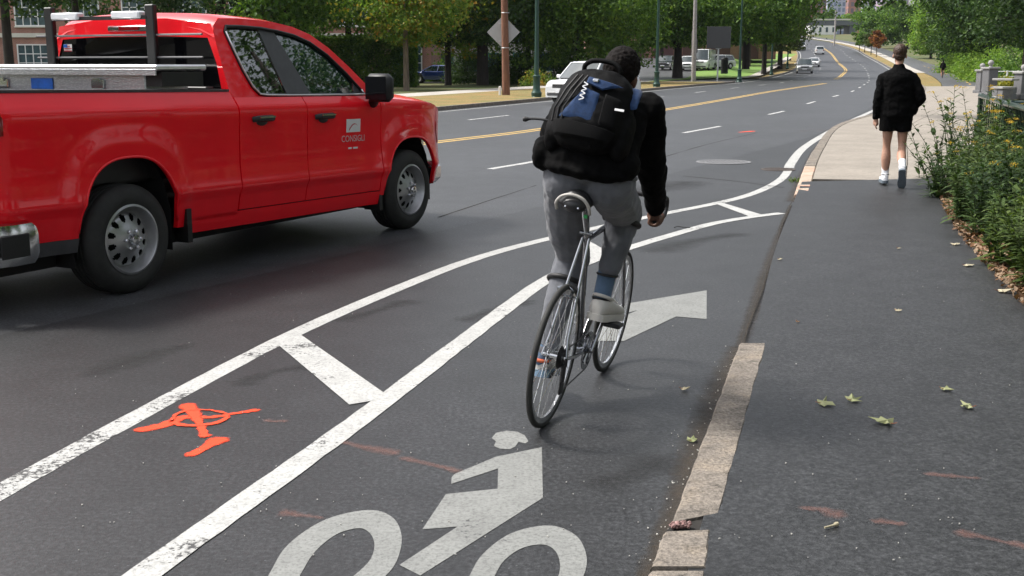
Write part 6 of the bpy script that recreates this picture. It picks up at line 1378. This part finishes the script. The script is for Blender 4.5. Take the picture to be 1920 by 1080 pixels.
# ------------------------------------------------------------------ cars
M['car_white'] = simple('white_car_paint', (.72, .73, .74), .25, var=.03, coat=1.); M['car_silver'] = simple('silver_car_paint', (.36, .37, .38), .28, .5, var=.05, coat=1.); M['car_blue'] = simple('blue_car_paint', (.012, .03, .14), .25, var=.1, coat=1.); M['car_dark'] = simple('charcoal_car_paint', (.03, .033, .04), .25, var=.1, coat=1.)
M['car_glass'] = simple('car_glass', (.010, .022, .024), .05, var=.2, coat=1.)
def car(name, label, cat, loc, rz, paint_, kind='suv', group=None, sc=1.):
    """x forward; body lofted over stations, cabin above it, wheels in open arches"""
    t = empty(name, label, cat, loc, rz, group, scale=sc)
    L, Wd, H_, belt = {'suv': (4.7, .94, 1.72, 1.06), 'sedan': (4.6, .90, 1.45, .95), 'van': (5.6, 1.0, 2.45, 1.25), 'pickup': (5.6, .98, 1.85, 1.12)}[kind]
    x0, x1 = -L / 2, L / 2; ax = (x0 + .95, x1 - .95); wr = .36
    def zb(x):
        for a in ax:
            if abs(x - a) < .44: return .28 + math.sqrt(max(0, .44 ** 2 - (x - a) ** 2)) + .06
        return .28
    hood = belt - .06
    def zt_(x):
        if x > x1 - 1.15: return hood - .16 * max(0, (x - (x1 - .55)) / .55) ** 2 * 1.4 - .05 * (x - (x1 - 1.15))
        if x < x0 + .15: return belt - .12
        return belt
    def wd(x): return Wd * (1 - .16 * max(0, (x - (x1 - .6)) / .6) ** 2 - .08 * max(0, ((x0 + .4) - x) / .4) ** 2)
    xs_ = sorted(set([x0 + L * i / 40 for i in range(41)] + [a + .44 * math.cos(math.pi * k / 10) for a in ax for k in range(11)])); mb = MB(); secs = []
    for x in xs_:
        b, tp, w = zb(x), zt_(x), wd(x); mid = b + (tp - b) * .55
        secs.append([(x, -w * .96, b), (x, -w, mid), (x, -w * .97, tp - .04), (x, -w * .90, tp), (x, 0, tp + .04), (x, w * .90, tp), (x, w * .97, tp - .04), (x, w, mid), (x, w * .96, b)])
    mb.loft(secs, closed=False); mb.add(secs[0], [tuple(range(9))]); mb.add(secs[-1], [tuple(range(9))]); mb.build('body', paint_, t, smooth=40)
    mb = MB(); mb.box((0, 0, .36), (L * .96, Wd * 1.5, .2)); mb.build('underbody', M['black_matte'], t)
    # cabin: glass band under a painted roof
    cab = {'suv': (x0 + .15, x0 + .45, x1 - 1.75, x1 - 1.05), 'sedan': (x0 + .75, x0 + 1.35, x1 - 2.0, x1 - 1.15), 'van': (x0 + .05, x0 + .12, x1 - 1.35, x1 - .75), 'pickup': (x0 + 2.0, x0 + 2.15, x1 - 1.9, x1 - 1.2)}[kind]
    rb_, rt, ft, fb = cab; zt2 = H_ - .07; wt = Wd * .76
    ring_ = lambda z, xa, xb, w: [(xa, -w, z), (xb, -w, z), (xb + .08, -w * .5, z), (xb + .10, 0, z), (xb + .08, w * .5, z), (xb, w, z), (xa, w, z), (xa - .04, 0, z)]
    mb = MB(); mb.loft([ring_(belt - .02, rb_, fb, Wd * .90), ring_(zt2, rt, ft, wt)]); mb.build('windows', M['car_glass'] if kind != 'van' else M['car_glass'], t, smooth=30)
    mb = MB(); mb.loft([ring_(zt2 - .01, rt - .02, ft + .03, wt + .012), ring_(zt2 + .045, rt + .04, ft - .08, wt - .05), ring_(H_, rt + .2, ft - .3, wt * .6)]); mb.build('roof', paint_, t, smooth=40)
    for s_ in (1, -1):
        for (xa, za), (xb, zb_) in (((fb, belt - .02), (ft, zt2)), ((rb_ + .05, belt - .02), (rt + .03, zt2)), (((rb_ + fb) / 2, belt - .02), ((rt + ft) / 2, zt2))):
            mb = MB(); mb.tube([(xa - .02, s_ * (Wd * .90 + .005), za), (xb - .02, s_ * (wt + .005), zb_)], .04, 6); mb.build('pillar', paint_, t)
        if kind == 'van':
            mb = MB(); mb.box((x0 + 1.9, s_ * (Wd * .86), 1.75), (3.5, .10, 1.15)); mb.build('side_wall', paint_, t)
        mb = MB(); mb.box((x1 - .20, s_ * wd(x1) * .80, hood - .24), (.22, .34, .15), Matrix.Rotation(-s_ * .35, 3, 'Z'), bev=.03); mb.build('headlamp', M['lamp_clear'], t, smooth=40)
        mb = MB(); mb.box((x0 + .03, s_ * Wd * .78, belt - .25), (.10, .22, .28), bev=.03); mb.build('tail_lamp', M['lamp_red'], t)
        mb = MB(); mb.box((fb - .25, s_ * (Wd + .10), belt + .04), (.10, .2, .15), bev=.03); mb.build('side_mirror', paint_, t, smooth=40)
        for a in ax:
            w_ = link('wheel', CAR_T, [] if CAR_T.materials else M['rubber'], t, None, (a, s_ * (Wd - .12), wr)); link('rim', CAR_R, [] if CAR_R.materials else M['steel_wheel'], w_)
            w_.rotation_euler = (0, 0, 0 if s_ < 0 else math.pi)
    mb = MB(); mb.box((x1 - .05, 0, hood - .28), (.10, Wd * 1.0, .20), bev=.03); mb.build('grille', M['black_trim'], t)
    mb = MB(); mb.box((x1 - .06, 0, .42), (.16, Wd * 1.55, .20), bev=.05); mb.build('front_bumper', M['grey_trim'], t)
    mb = MB(); mb.box((x1 + .03, 0, .52), (.01, .5, .12)); mb.build('number_plate', M['decal_white'], t)
    return t
q = MB(); q.lathe([(.22, -.10), (.33, -.105), (.36, -.07), (.36, .07), (.33, .105), (.22, .10)], 28, 'y'); CAR_T = q.mesh('tyre')
q = MB(); q.lathe([(.225, -.10), (.20, -.085), (.18, -.06), (.06, -.075), (.001, -.08)], 20, 'y'); CAR_R = q.mesh('rim')
def on_road(Y, off):
    i = min(range(len(CEN)), key=lambda k: abs(CEN[k].y - Y)); c_ = offset_line(CEN[i - 2:i + 3], off)[2]; d_ = CEN[i + 2] - CEN[i - 2]; return (c_.x, c_.y, zt(c_.y)), math.atan2(d_.y, d_.x)
l, a = on_road(46.5, -4.9); l = (l[0] + .25, l[1], l[2]); a += -.30; l = (l[0] + .35, l[1], l[2]); car('oncoming_car', 'white car coming towards the camera half hidden by the backpack', 'car', l, a + math.pi, M['car_white'], 'suv')
g = gp(1511, 138); _, a = on_road(g.y, 0); bx = car('oncoming_car', 'silver oncoming car leading the group at the bend', 'car', g + Vector((.4, 2.4, 0)), a + math.pi + .06, M['car_silver'], 'suv', 'cars far along the road', 1.12)
g = gp(1526, 125); car('oncoming_car', 'white car just behind the silver leading car', 'car', (g.x, g.y, g.z), a + math.pi, M['car_white'], 'sedan', 'cars far along the road')
g = gp(1536, 101.5); _, a2 = on_road(g.y, 0); car('delivery_van', 'white van on the far side of the yellow line driving off', 'van', (g.x, g.y, g.z), a2 + .05, M['car_white'], 'suv', 'cars far along the road')
g = gp(1502, 94); car('delivery_van', 'farthest white vehicle high up the road at the left', 'van', (g.x, g.y, g.z), a2 + math.pi, M['car_white'], 'van', 'cars far along the road')
g = at(818, 158, 96); car('parked_car', 'dark blue car parked behind the pale trunked tree', 'car', (g.x, g.y, max(0, g.z)), R_(175), M['car_blue'], 'sedan')
zl = lambda Y: .0004 * max(0, Y - 98) ** 2
for px, Y, rz, pt_, kd, lab in ((1250, 141, R_(250), 'car_dark', 'suv', 'dark parked car facing out of the car park'), (1292, 139, R_(255), 'car_white', 'suv', 'white parked car partly behind the forked oak trunk'), (1320, 141, R_(250), 'car_white', 'van', 'white parked van left of the grey sign post'), (1345, 144, R_(215), 'car_white', 'suv', 'white parked car right of the van by the lawn')):
    g = at(px, 120, Y); car('parked_car', lab, 'car', (g.x, Y, zl(Y) + .03), rz, M[pt_], kd, 'cars parked across the road')

# ------------------------------------------------------------------ buildings
def brick(name, c1, c2, mortar, sc=1.):
    m, nt, p = nmat(name); b = N(nt, 'ShaderNodeTexBrick'); b.inputs['Color1'].default_value = (*c1, 1); b.inputs['Color2'].default_value = (*c2, 1); b.inputs['Mortar'].default_value = (*mortar, 1); b.inputs['Scale'].default_value = sc; b.inputs['Mortar Size'].default_value = .012; b.inputs['Brick Width'].default_value = .22; b.inputs['Row Height'].default_value = .075
    tcn = N(nt, 'ShaderNodeTexCoord'); sx = N(nt, 'ShaderNodeSeparateXYZ'); cx = N(nt, 'ShaderNodeCombineXYZ'); nt.links.new(tcn.outputs['Object'], sx.inputs[0]); ad = N(nt, 'ShaderNodeMath', operation='ADD'); nt.links.new(sx.outputs[0], ad.inputs[0]); nt.links.new(sx.outputs[1], ad.inputs[1]); nt.links.new(ad.outputs[0], cx.inputs[0]); nt.links.new(sx.outputs[2], cx.inputs[1]); nt.links.new(cx.outputs[0], b.inputs['Vector'])
    nt.links.new(mixc(nt, 1., b.outputs[0], ramp(nt, noise(nt, .7, 4, .6), [(.3, .8), (.7, 1.15)]), 'MULTIPLY'), p.inputs['Base Color']); p.inputs['Roughness'].default_value = .9; return m
M['brick'] = brick('red_brick', (.30, .10, .07), (.37, .14, .095), (.36, .30, .26)); M['cream'] = simple('cream_render', (.62, .60, .54), .85, var=.08, scale=2); M['slate'] = simple('roof_slate', (.07, .07, .075), .8, var=.2, scale=6); M['teal'] = simple('teal_frame', (.06, .22, .20), .5, var=.1)
M['win_glass'] = simple('window_glass', (.05, .09, .10), .06, var=.4, scale=1.5, coat=.6)
def window(bld, x, z, w, h, y, nx=3, nz=2, frame=None):
    mb = MB()
    for dx in (-w / 2, w / 2): mb.box((x + dx, y - .04, z), (.10, .16, h + .10))
    for dz in (-h / 2, h / 2): mb.box((x, y - .045, z + dz), (w - .10, .14, .10))
    f = mb.build('window', frame or M['white_metal'], bld)
    mb = MB(); mb.box((x, y - .01, z), (w - .10, .04, h - .10)); mb.build('pane', M['win_glass'], f)
    mb = MB()
    for i in range(1, nx): mb.box((x - w / 2 + w * i / nx, y - .05, z), (.07, .06, h - .10))
    for i in range(1, nz): mb.box((x, y - .054, z - h / 2 + h * i / nz), (w - .10, .05, .07))
    mb.build('glazing_bars', frame or M['white_metal'], f)
    mb = MB(); mb.box((x, y - .10, z - h / 2 - .10), (w + .2, .22, .09)); mb.build('sill', M['cream'], f)
B1 = empty('brick_building', 'red brick building with white framed windows behind the pickup', 'building', (0, 0, 0))
mb = MB(); mb.box((-30, 108, 5), (46, 14, 10)); mb.build('wall', M['brick'], B1)
for i in range(10):
    for z in (2.0, 5.9):
        if z < 3 and i % 3 == 1: continue
        window(B1, -50.5 + i * 4.6, z, 2.6, 2.3, 101, 4, 3)
mb = MB(); mb.box((-30, 100.9, 3.95), (46.2, .25, .35)); mb.build('stone_band', M['cream'], B1); mb = MB(); mb.box((-30, 108, 10.25), (46.8, 14.8, .5)); mb.build('cornice', M['cream'], B1)
mb = MB(); mb.box((-9.2, 100.4, 1.5), (1.6, .3, 3.0)); mb.build('door', M['teal'], B1)
B2 = empty('cream_house', 'pale cream house with teal windows glimpsed through the trees', 'building', (0, 0, 0))
mb = MB(); mb.box((-1.5, 121, 3.2), (13, 9, 6.4)); mb.build('wall', M['cream'], B2)
for i in range(5):
    for z in (1.7, 4.6): window(B2, -6.6 + i * 2.5, z, 1.5, 1.7, 116.5, 2, 2, M['teal'])
mb = MB(); mb.loft([[(-8.4, 116, 6.4), (-8.4, 126, 6.4), (-8.4, 121, 9.2)], [(5.4, 116, 6.4), (5.4, 126, 6.4), (5.4, 121, 9.2)]]); mb.build('roof', M['slate'], B2)
B3 = empty('brick_depot', 'low red brick depot behind the car park', 'building', (0, 0, 0)); gz = zl(172)
mb = MB(); mb.box((25, 178, gz + 2.2), (28, 10, 4.6)); mb.build('wall', M['brick'], B3)
for i in range(6): mb = MB(); mb.box((14 + i * 4.2, 172.95, gz + 1.3), (2.8, .2, 2.6)); mb.build('garage_door', simple('depot_door', (.11, .05, .055), .7, var=.1) if i == 0 else bpy.data.materials['depot_door'], B3)
mb = MB(); mb.box((25, 178, gz + 4.6), (28.6, 10.6, .3)); mb.build('parapet', simple('terracotta_cap', (.40, .13, .07), .8, var=.15), B3)
# far away: white block standing in for bright river water, bridge, towers
Yb = 395; zb0 = zt(Yb)
SH = empty('white_water_block', 'white block standing in for bright river water under the far bridge deck', 'building', (0, 0, 0)); a0 = at(1517, 75, Yb); a1 = at(1566, 75, Yb); zt0 = at(1540, 48, Yb).z
mb = MB(); mb.box(((a0.x + a1.x) / 2, Yb + 5, (zb0 + zt0) / 2 - 1), (a1.x - a0.x, 10, zt0 - zb0 + 2)); mb.build('wall', M['white_metal'], SH)
for k in range(4): mb = MB(); mb.box((a0.x + 1.4 + k * 2.2, Yb - .05, zb0 + 1.6), (.7, .2, 1.6)); mb.build('window', M['win_glass'], SH)
BR = empty('bridge', 'dark flat bridge deck crossing behind the road bend', 'bridge', (0, 0, 0)); Yr = 430; d0 = at(1500, 43, Yr); d1 = at(1700, 43, Yr)
mb = MB(); mb.box(((d0.x + d1.x) / 2, Yr + 5, d0.z), (d1.x - d0.x + 30, 10, 1.6)); mb.build('deck', simple('bridge_steel', (.12, .13, .15), .7, var=.1), BR)
mb = MB(); mb.box(((d0.x + d1.x) / 2, Yr - .2, d0.z + 1.2), (d1.x - d0.x + 30, .3, .5)); mb.build('parapet', M['cream'], BR)
for px in (1513, 1556, 1600, 1650): c_ = at(px, 60, Yr); mb = MB(); mb.box((c_.x, Yr + 5, (d0.z + 11) / 2 - .5), (2.2, 8, d0.z - 11)); mb.build('pier', bpy.data.materials['bridge_steel'], BR)
def tower(label, px0, px1, Y, h, col, wcol, fl=3.4, bay=2.6):
    m, nt, p = nmat('facade'); b = N(nt, 'ShaderNodeTexBrick'); b.offset = 0; b.inputs['Color1'].default_value = (*wcol, 1); b.inputs['Color2'].default_value = (*[c * .7 for c in wcol], 1); b.inputs['Mortar'].default_value = (*col, 1); b.inputs['Scale'].default_value = 1; b.inputs['Mortar Size'].default_value = .55; b.inputs['Brick Width'].default_value = bay; b.inputs['Row Height'].default_value = fl; b.inputs['Mortar Smooth'].default_value = .1
    tcn = N(nt, 'ShaderNodeTexCoord'); sx = N(nt, 'ShaderNodeSeparateXYZ'); cx = N(nt, 'ShaderNodeCombineXYZ'); nt.links.new(tcn.outputs['Object'], sx.inputs[0]); ad = N(nt, 'ShaderNodeMath', operation='ADD'); nt.links.new(sx.outputs[0], ad.inputs[0]); nt.links.new(sx.outputs[1], ad.inputs[1]); nt.links.new(ad.outputs[0], cx.inputs[0]); nt.links.new(sx.outputs[2], cx.inputs[1]); nt.links.new(cx.outputs[0], b.inputs['Vector']); nt.links.new(b.outputs[0], p.inputs['Base Color']); p.inputs['Roughness'].default_value = .6
    A, B = at(px0, 60, Y), at(px1, 60, Y); t = empty('tower_block', label, 'building', ((A.x + B.x) / 2, Y, 11), 0, 'towers on the skyline'); w = B.x - A.x
    q = MB(); q.box((0, w * .4, h / 2), (w, w * .8, h)); q.build('wall', m, t); q = MB(); q.box((0, w * .4, h + .8), (w * 1.02, w * .82, 1.6)); q.build('roof', M['slate'], t)
    q = MB(); q.box((w * .1, w * .4, h + 3), (w * .4, w * .3, 3.2)); q.build('roof_plant', M['cream'], t)
for a in (('pale blue glass tower at the left of the skyline', 1468, 1486, 700, 56, (.40, .46, .55), (.25, .34, .5)), ('grey banded tower beside the blue glass tower', 1487, 1510, 660, 52, (.45, .48, .52), (.18, .24, .34)), ('broad red brick tower on the skyline', 1512, 1547, 640, 58, (.34, .15, .14), (.16, .14, .2)), ('tall bluish tower right of the red brick one', 1549, 1586, 720, 66, (.46, .50, .60), (.24, .30, .44)), ('lower reddish tower behind the hanging branch', 1588, 1612, 650, 46, (.42, .20, .16), (.22, .18, .22)), ('mauve tower on the right of the skyline', 1650, 1700, 690, 52, (.40, .30, .36), (.24, .24, .36)), ('grey tower between the reddish and mauve towers', 1615, 1648, 760, 50, (.42, .42, .46), (.22, .26, .34))): tower(*a)
for i in range(9):
    px = 1505 + i * 24; g = at(px, 40, 480); tree('riverbank_tree', '%s tree of the hazy row below the towers' % ('leftmost', 'second', 'third', 'fourth', 'middle', 'sixth', 'seventh', 'eighth', 'rightmost')[i], (g.x, 480, 11.1), 12, (7, 5, 4.5), .4, 1500, 1.0, GREEN if i % 3 else LIGHT, M['bark_dark'], 140 + i, cz=5.5 + (i % 3), low=2, group='hazy trees below the towers')
fp = gp(1564, 86); t = empty('utility_pole', 'thin pale pole at the bend far down the road', 'pole', fp); mb = MB(); mb.tube([(0, 0, 0), (0, 0, 9)], .22, 8); mb.build('pole_shaft', M['pole_grey'], t); mb = MB(); mb.box((.6, 0, 8.8), (1.2, .12, .12)); mb.build('arm', M['pole_grey'], t)
g = gp(1600, 86); t = empty('bus_shelter', 'small white roofed shelter beside the far pavement', 'shelter', (g.x + 6, g.y, g.z)); mb = MB(); mb.box((0, 0, 2.7), (4.2, 2, .4), bev=.1); mb.build('roof', M['white_metal'], t)
for sx_ in (-1.8, 1.8): mb = MB(); mb.box((sx_, 0, 1.3), (.12, 1.6, 2.5)); mb.build('post', M['grey_trim'], t)
mb = MB(); mb.box((0, .8, 1.3), (3.4, .06, 1.9)); mb.build('glass_wall', M['car_glass'], t)

# ------------------------------------------------------------------ railing, stone pillars
M['rail_green'] = simple('railing_green', (.004, .022, .017), .3, .2, var=.2, coat=.4)
RL = empty('railing', 'dark green steel railing behind the goldenrod', 'railing', (0, 0, 0))
def rail_run(a, b, h=1.12, step=.13, flat_rail=True):
    a = Vector((*a, 0)); b = Vector((*b, 0)); L = (b - a).length; mb = MB(); u = (b - a).normalized()
    mb.tube([a + Vector((0, 0, h)), b + Vector((0, 0, h))], .055, 8, flat=.7); mb.build('top_rail', M['rail_green'], RL, smooth=40)
    mb = MB(); mb.tube([a + Vector((0, 0, .12)), b + Vector((0, 0, .12))], .018, 6); mb.build('bottom_rail', M['rail_green'], RL)
    n = int(L / step)
    for k in range(1, n): p_ = a + u * (L * k / n); q = MB(); q.box((0, 0, (h + .10) / 2), (.018, .018, h - .16)); BALU.append((p_, math.atan2(u.y, u.x)))
    for p_ in (a, b): mb = MB(); mb.box((p_.x, p_.y, h / 2 + .02), (.07, .07, h + .04), bev=.01); mb.build('post', M['rail_green'], RL)
BALU = []
rail_run((7.75, 19.2), (6.62, 15.55), step=.3); rail_run((6.60, 15.48), (4.75, 9.0)); rail_run((6.68, 15.52), (13.0, 15.2))
q = MB(); q.box((0, 0, .61), (.018, .018, .96)); bme = q.mesh('baluster'); bme.materials.append(M['rail_green'])
for p_, a in BALU: o = bpy.data.objects.new('baluster', bme); C.objects.link(o); o.parent = RL; o.location = p_; o.rotation_euler = (0, 0, a)
M['stone'] = concrete('grey_stone', (.14, .14, .145), .5); M['stone_pale'] = concrete('pale_stone', (.27, .265, .255), .4)
def pillar(label, x, y, h, w):
    t = empty('stone_pillar', label, 'pillar', (x, y, 0), R_(15), 'stone pillars by the shared path'); mb = MB(); mb.box((0, 0, h / 2), (w, w, h), bev=.02); mb.build('shaft', M['stone'], t)
    mb = MB(); mb.box((0, 0, h + .05), (w + .14, w + .14, .10), bev=.02); mb.build('cap', M['stone_pale'], t); mb = MB(); mb.lathe([(.0, 0), (.10, 0), (.06, .05), (.13, .14), (.14, .2), (.10, .29), (0, .33)], 16, o=(0, 0, h + .10)); mb.build('ball_finial', M['stone_pale'], t, smooth=50)
    mb = MB(); mb.box((0, 0, .12), (w + .16, w + .16, .26), bev=.02); mb.build('plinth', M['stone'], t)
g = gp(1853, 184); pillar('taller stone pillar with ball cap beside the shared path', g.x, g.y, 1.35, .50); g = gp(1838, 178); pillar('stone pillar farther back half hidden by the taller one', g.x, g.y, 1.2, .4)
g2 = gp(1915, 186); pillar('stone pillar at the right edge of the view', g2.x, g2.y, 1.15, .55)
def wall_(label, pxs, h, d):
    a, b = gp(*pxs[0]), gp(*pxs[1]); t = empty('stone_wall', label, 'wall', a); L = (b - a).length; an = math.atan2(b.y - a.y, b.x - a.x); t.rotation_euler = (0, 0, an); n = max(2, int(L / .62))
    for r_ in range(max(1, int(h / .28))):
        for k in range(n): mb = MB(); o_ = .31 if r_ % 2 else 0; mb.box((L * (k + .5) / n, 0, .14 + .28 * r_), (L / n - .015, d + random.uniform(-.02, .02), .27), bev=.012); mb.build('stone', M['stone'] if (k + r_) % 3 else M['stone_pale'], t)
    mb = MB(); mb.box((L / 2, 0, h + .06), (L + .1, d + .12, .10), bev=.02); mb.build('coping', M['stone_pale'], t)
wall_('low stone wall between the two nearer pillars', ((1866, 186), (1900, 187)), .84, .45); wall_('lower stone step wall in front of the pillar', ((1868, 192), (1888, 193)), .56, .5)
WR_ = empty('white_railing', 'white railing behind the stone pillars', 'railing', (0, 0, 0)); a = gp(1865, 172); b = gp(1990, 172)
for z in (.55, .85, 1.15): mb = MB(); mb.tube([(a.x, a.y, z), (b.x, b.y, z)], .03, 6); mb.build('rail', M['white_metal'], WR_)
for k in range(7): p_ = a.lerp(b, k / 6); mb = MB(); mb.box((p_.x, p_.y, .6), (.07, .07, 1.2)); mb.build('post', M['white_metal'], WR_)
g = gp(1890, 176); bush('ornamental_grass', 'straw yellow tall grass clump behind the stone wall', (g.x, g.y, 0), 1.2, .8, 1.15, 2500, .16, YEL, 130, cat='plant')

# ------------------------------------------------------------------ far rider on the shared path
g = gp(1767, 147); FX = Matrix.Translation((g.x, g.y, .06)) @ Matrix.Rotation(R_(72), 4, 'Z')
FB = empty('bicycle', 'tiny bicycle of the far rider on the shared path', 'bicycle'); FB.matrix_world = FX
for cx in (0, 1.04): mb = MB(); mb.tube([(cx + .32 * math.cos(a), 0, .34 + .32 * math.sin(a)) for a in [2 * math.pi * i / 24 for i in range(24)]], .02, 6, closed=True); mb.build('wheel', M['rubber'], FB)
mb = MB(); [mb.tube([a_, b_], .02, 6) for a_, b_ in (((.43, 0, .27), (.25, 0, .88)), ((.25, 0, .85), (.86, 0, .9)), ((.43, 0, .27), (.9, 0, .75)), ((.25, 0, .85), (0, 0, .34)), ((.86, 0, .95), (1.04, 0, .34)))]; mb.build('frame', M['frame_dark'], FB)
mb = MB(); mb.tube([(.9, -.25, 1.0), (.92, 0, 1.0), (.9, .25, 1.0)], .018, 6); mb.build('handlebar', M['frame_dark'], FB)
FP = empty('person', 'far rider in dark clothes on the shared path', 'person'); FP.matrix_world = FX; b = MB()
capsule(b, [(.2, -.1, 1.0), (.55, -.12, .85), (.45, -.1, .35)], (.09, .07, .05)); capsule(b, [(.2, .1, 1.0), (.5, .12, .65), (.35, .1, .2)], (.09, .07, .05)); capsule(b, [(.2, 0, 1.02), (.3, 0, 1.25), (.42, 0, 1.5)], (.16, .17, .13)); capsule(b, [(.42, 0, 1.5), (.5, 0, 1.62)], (.06, .06)); head_prims(b, (.52, 0, 1.70), Matrix.Identity(3))
for s_ in (1, -1): capsule(b, [(.4, s_ * .18, 1.45), (.6, s_ * .25, 1.2), (.9, s_ * .24, 1.02)], (.06, .05, .035))
link('body', remeshed(b, 'body', .02, 3), M['skin_fair'], FP, 180)
j = MB(); capsule(j, [(.19, 0, 1.0), (.3, 0, 1.25), (.41, 0, 1.5)], (.19, .20, .16)); [capsule(j, [(.4, s_ * .18, 1.45), (.6, s_ * .25, 1.2), (.85, s_ * .24, 1.05)], (.08, .07, .05)) for s_ in (1, -1)]; j.ell((.5, 0, 1.74), (.13, .11, .10)); link('jacket', remeshed(j, 'jacket', .02, 3), M['black_fabric'], FP, 180)

# ------------------------------------------------------------------ haze over the far river
m = bpy.data.materials.new('haze_air'); m.use_nodes = True; nt = m.node_tree; nt.nodes.clear(); pv = nt.nodes.new('ShaderNodeVolumePrincipled'); pv.inputs['Color'].default_value = (.80, .86, 1, 1); pv.inputs['Density'].default_value = .00006; pv.inputs['Anisotropy'].default_value = .2
oo = nt.nodes.new('ShaderNodeOutputMaterial'); nt.links.new(pv.outputs[0], oo.inputs['Volume'])
mb = MB(); mb.box((60, 380, 42), (2400, 1000, 90)); hz = mb.build('haze', m); hz['kind'] = 'stuff'; tag(hz, 'pale bluish haze over the far river and towers', 'haze'); hz.visible_shadow = True
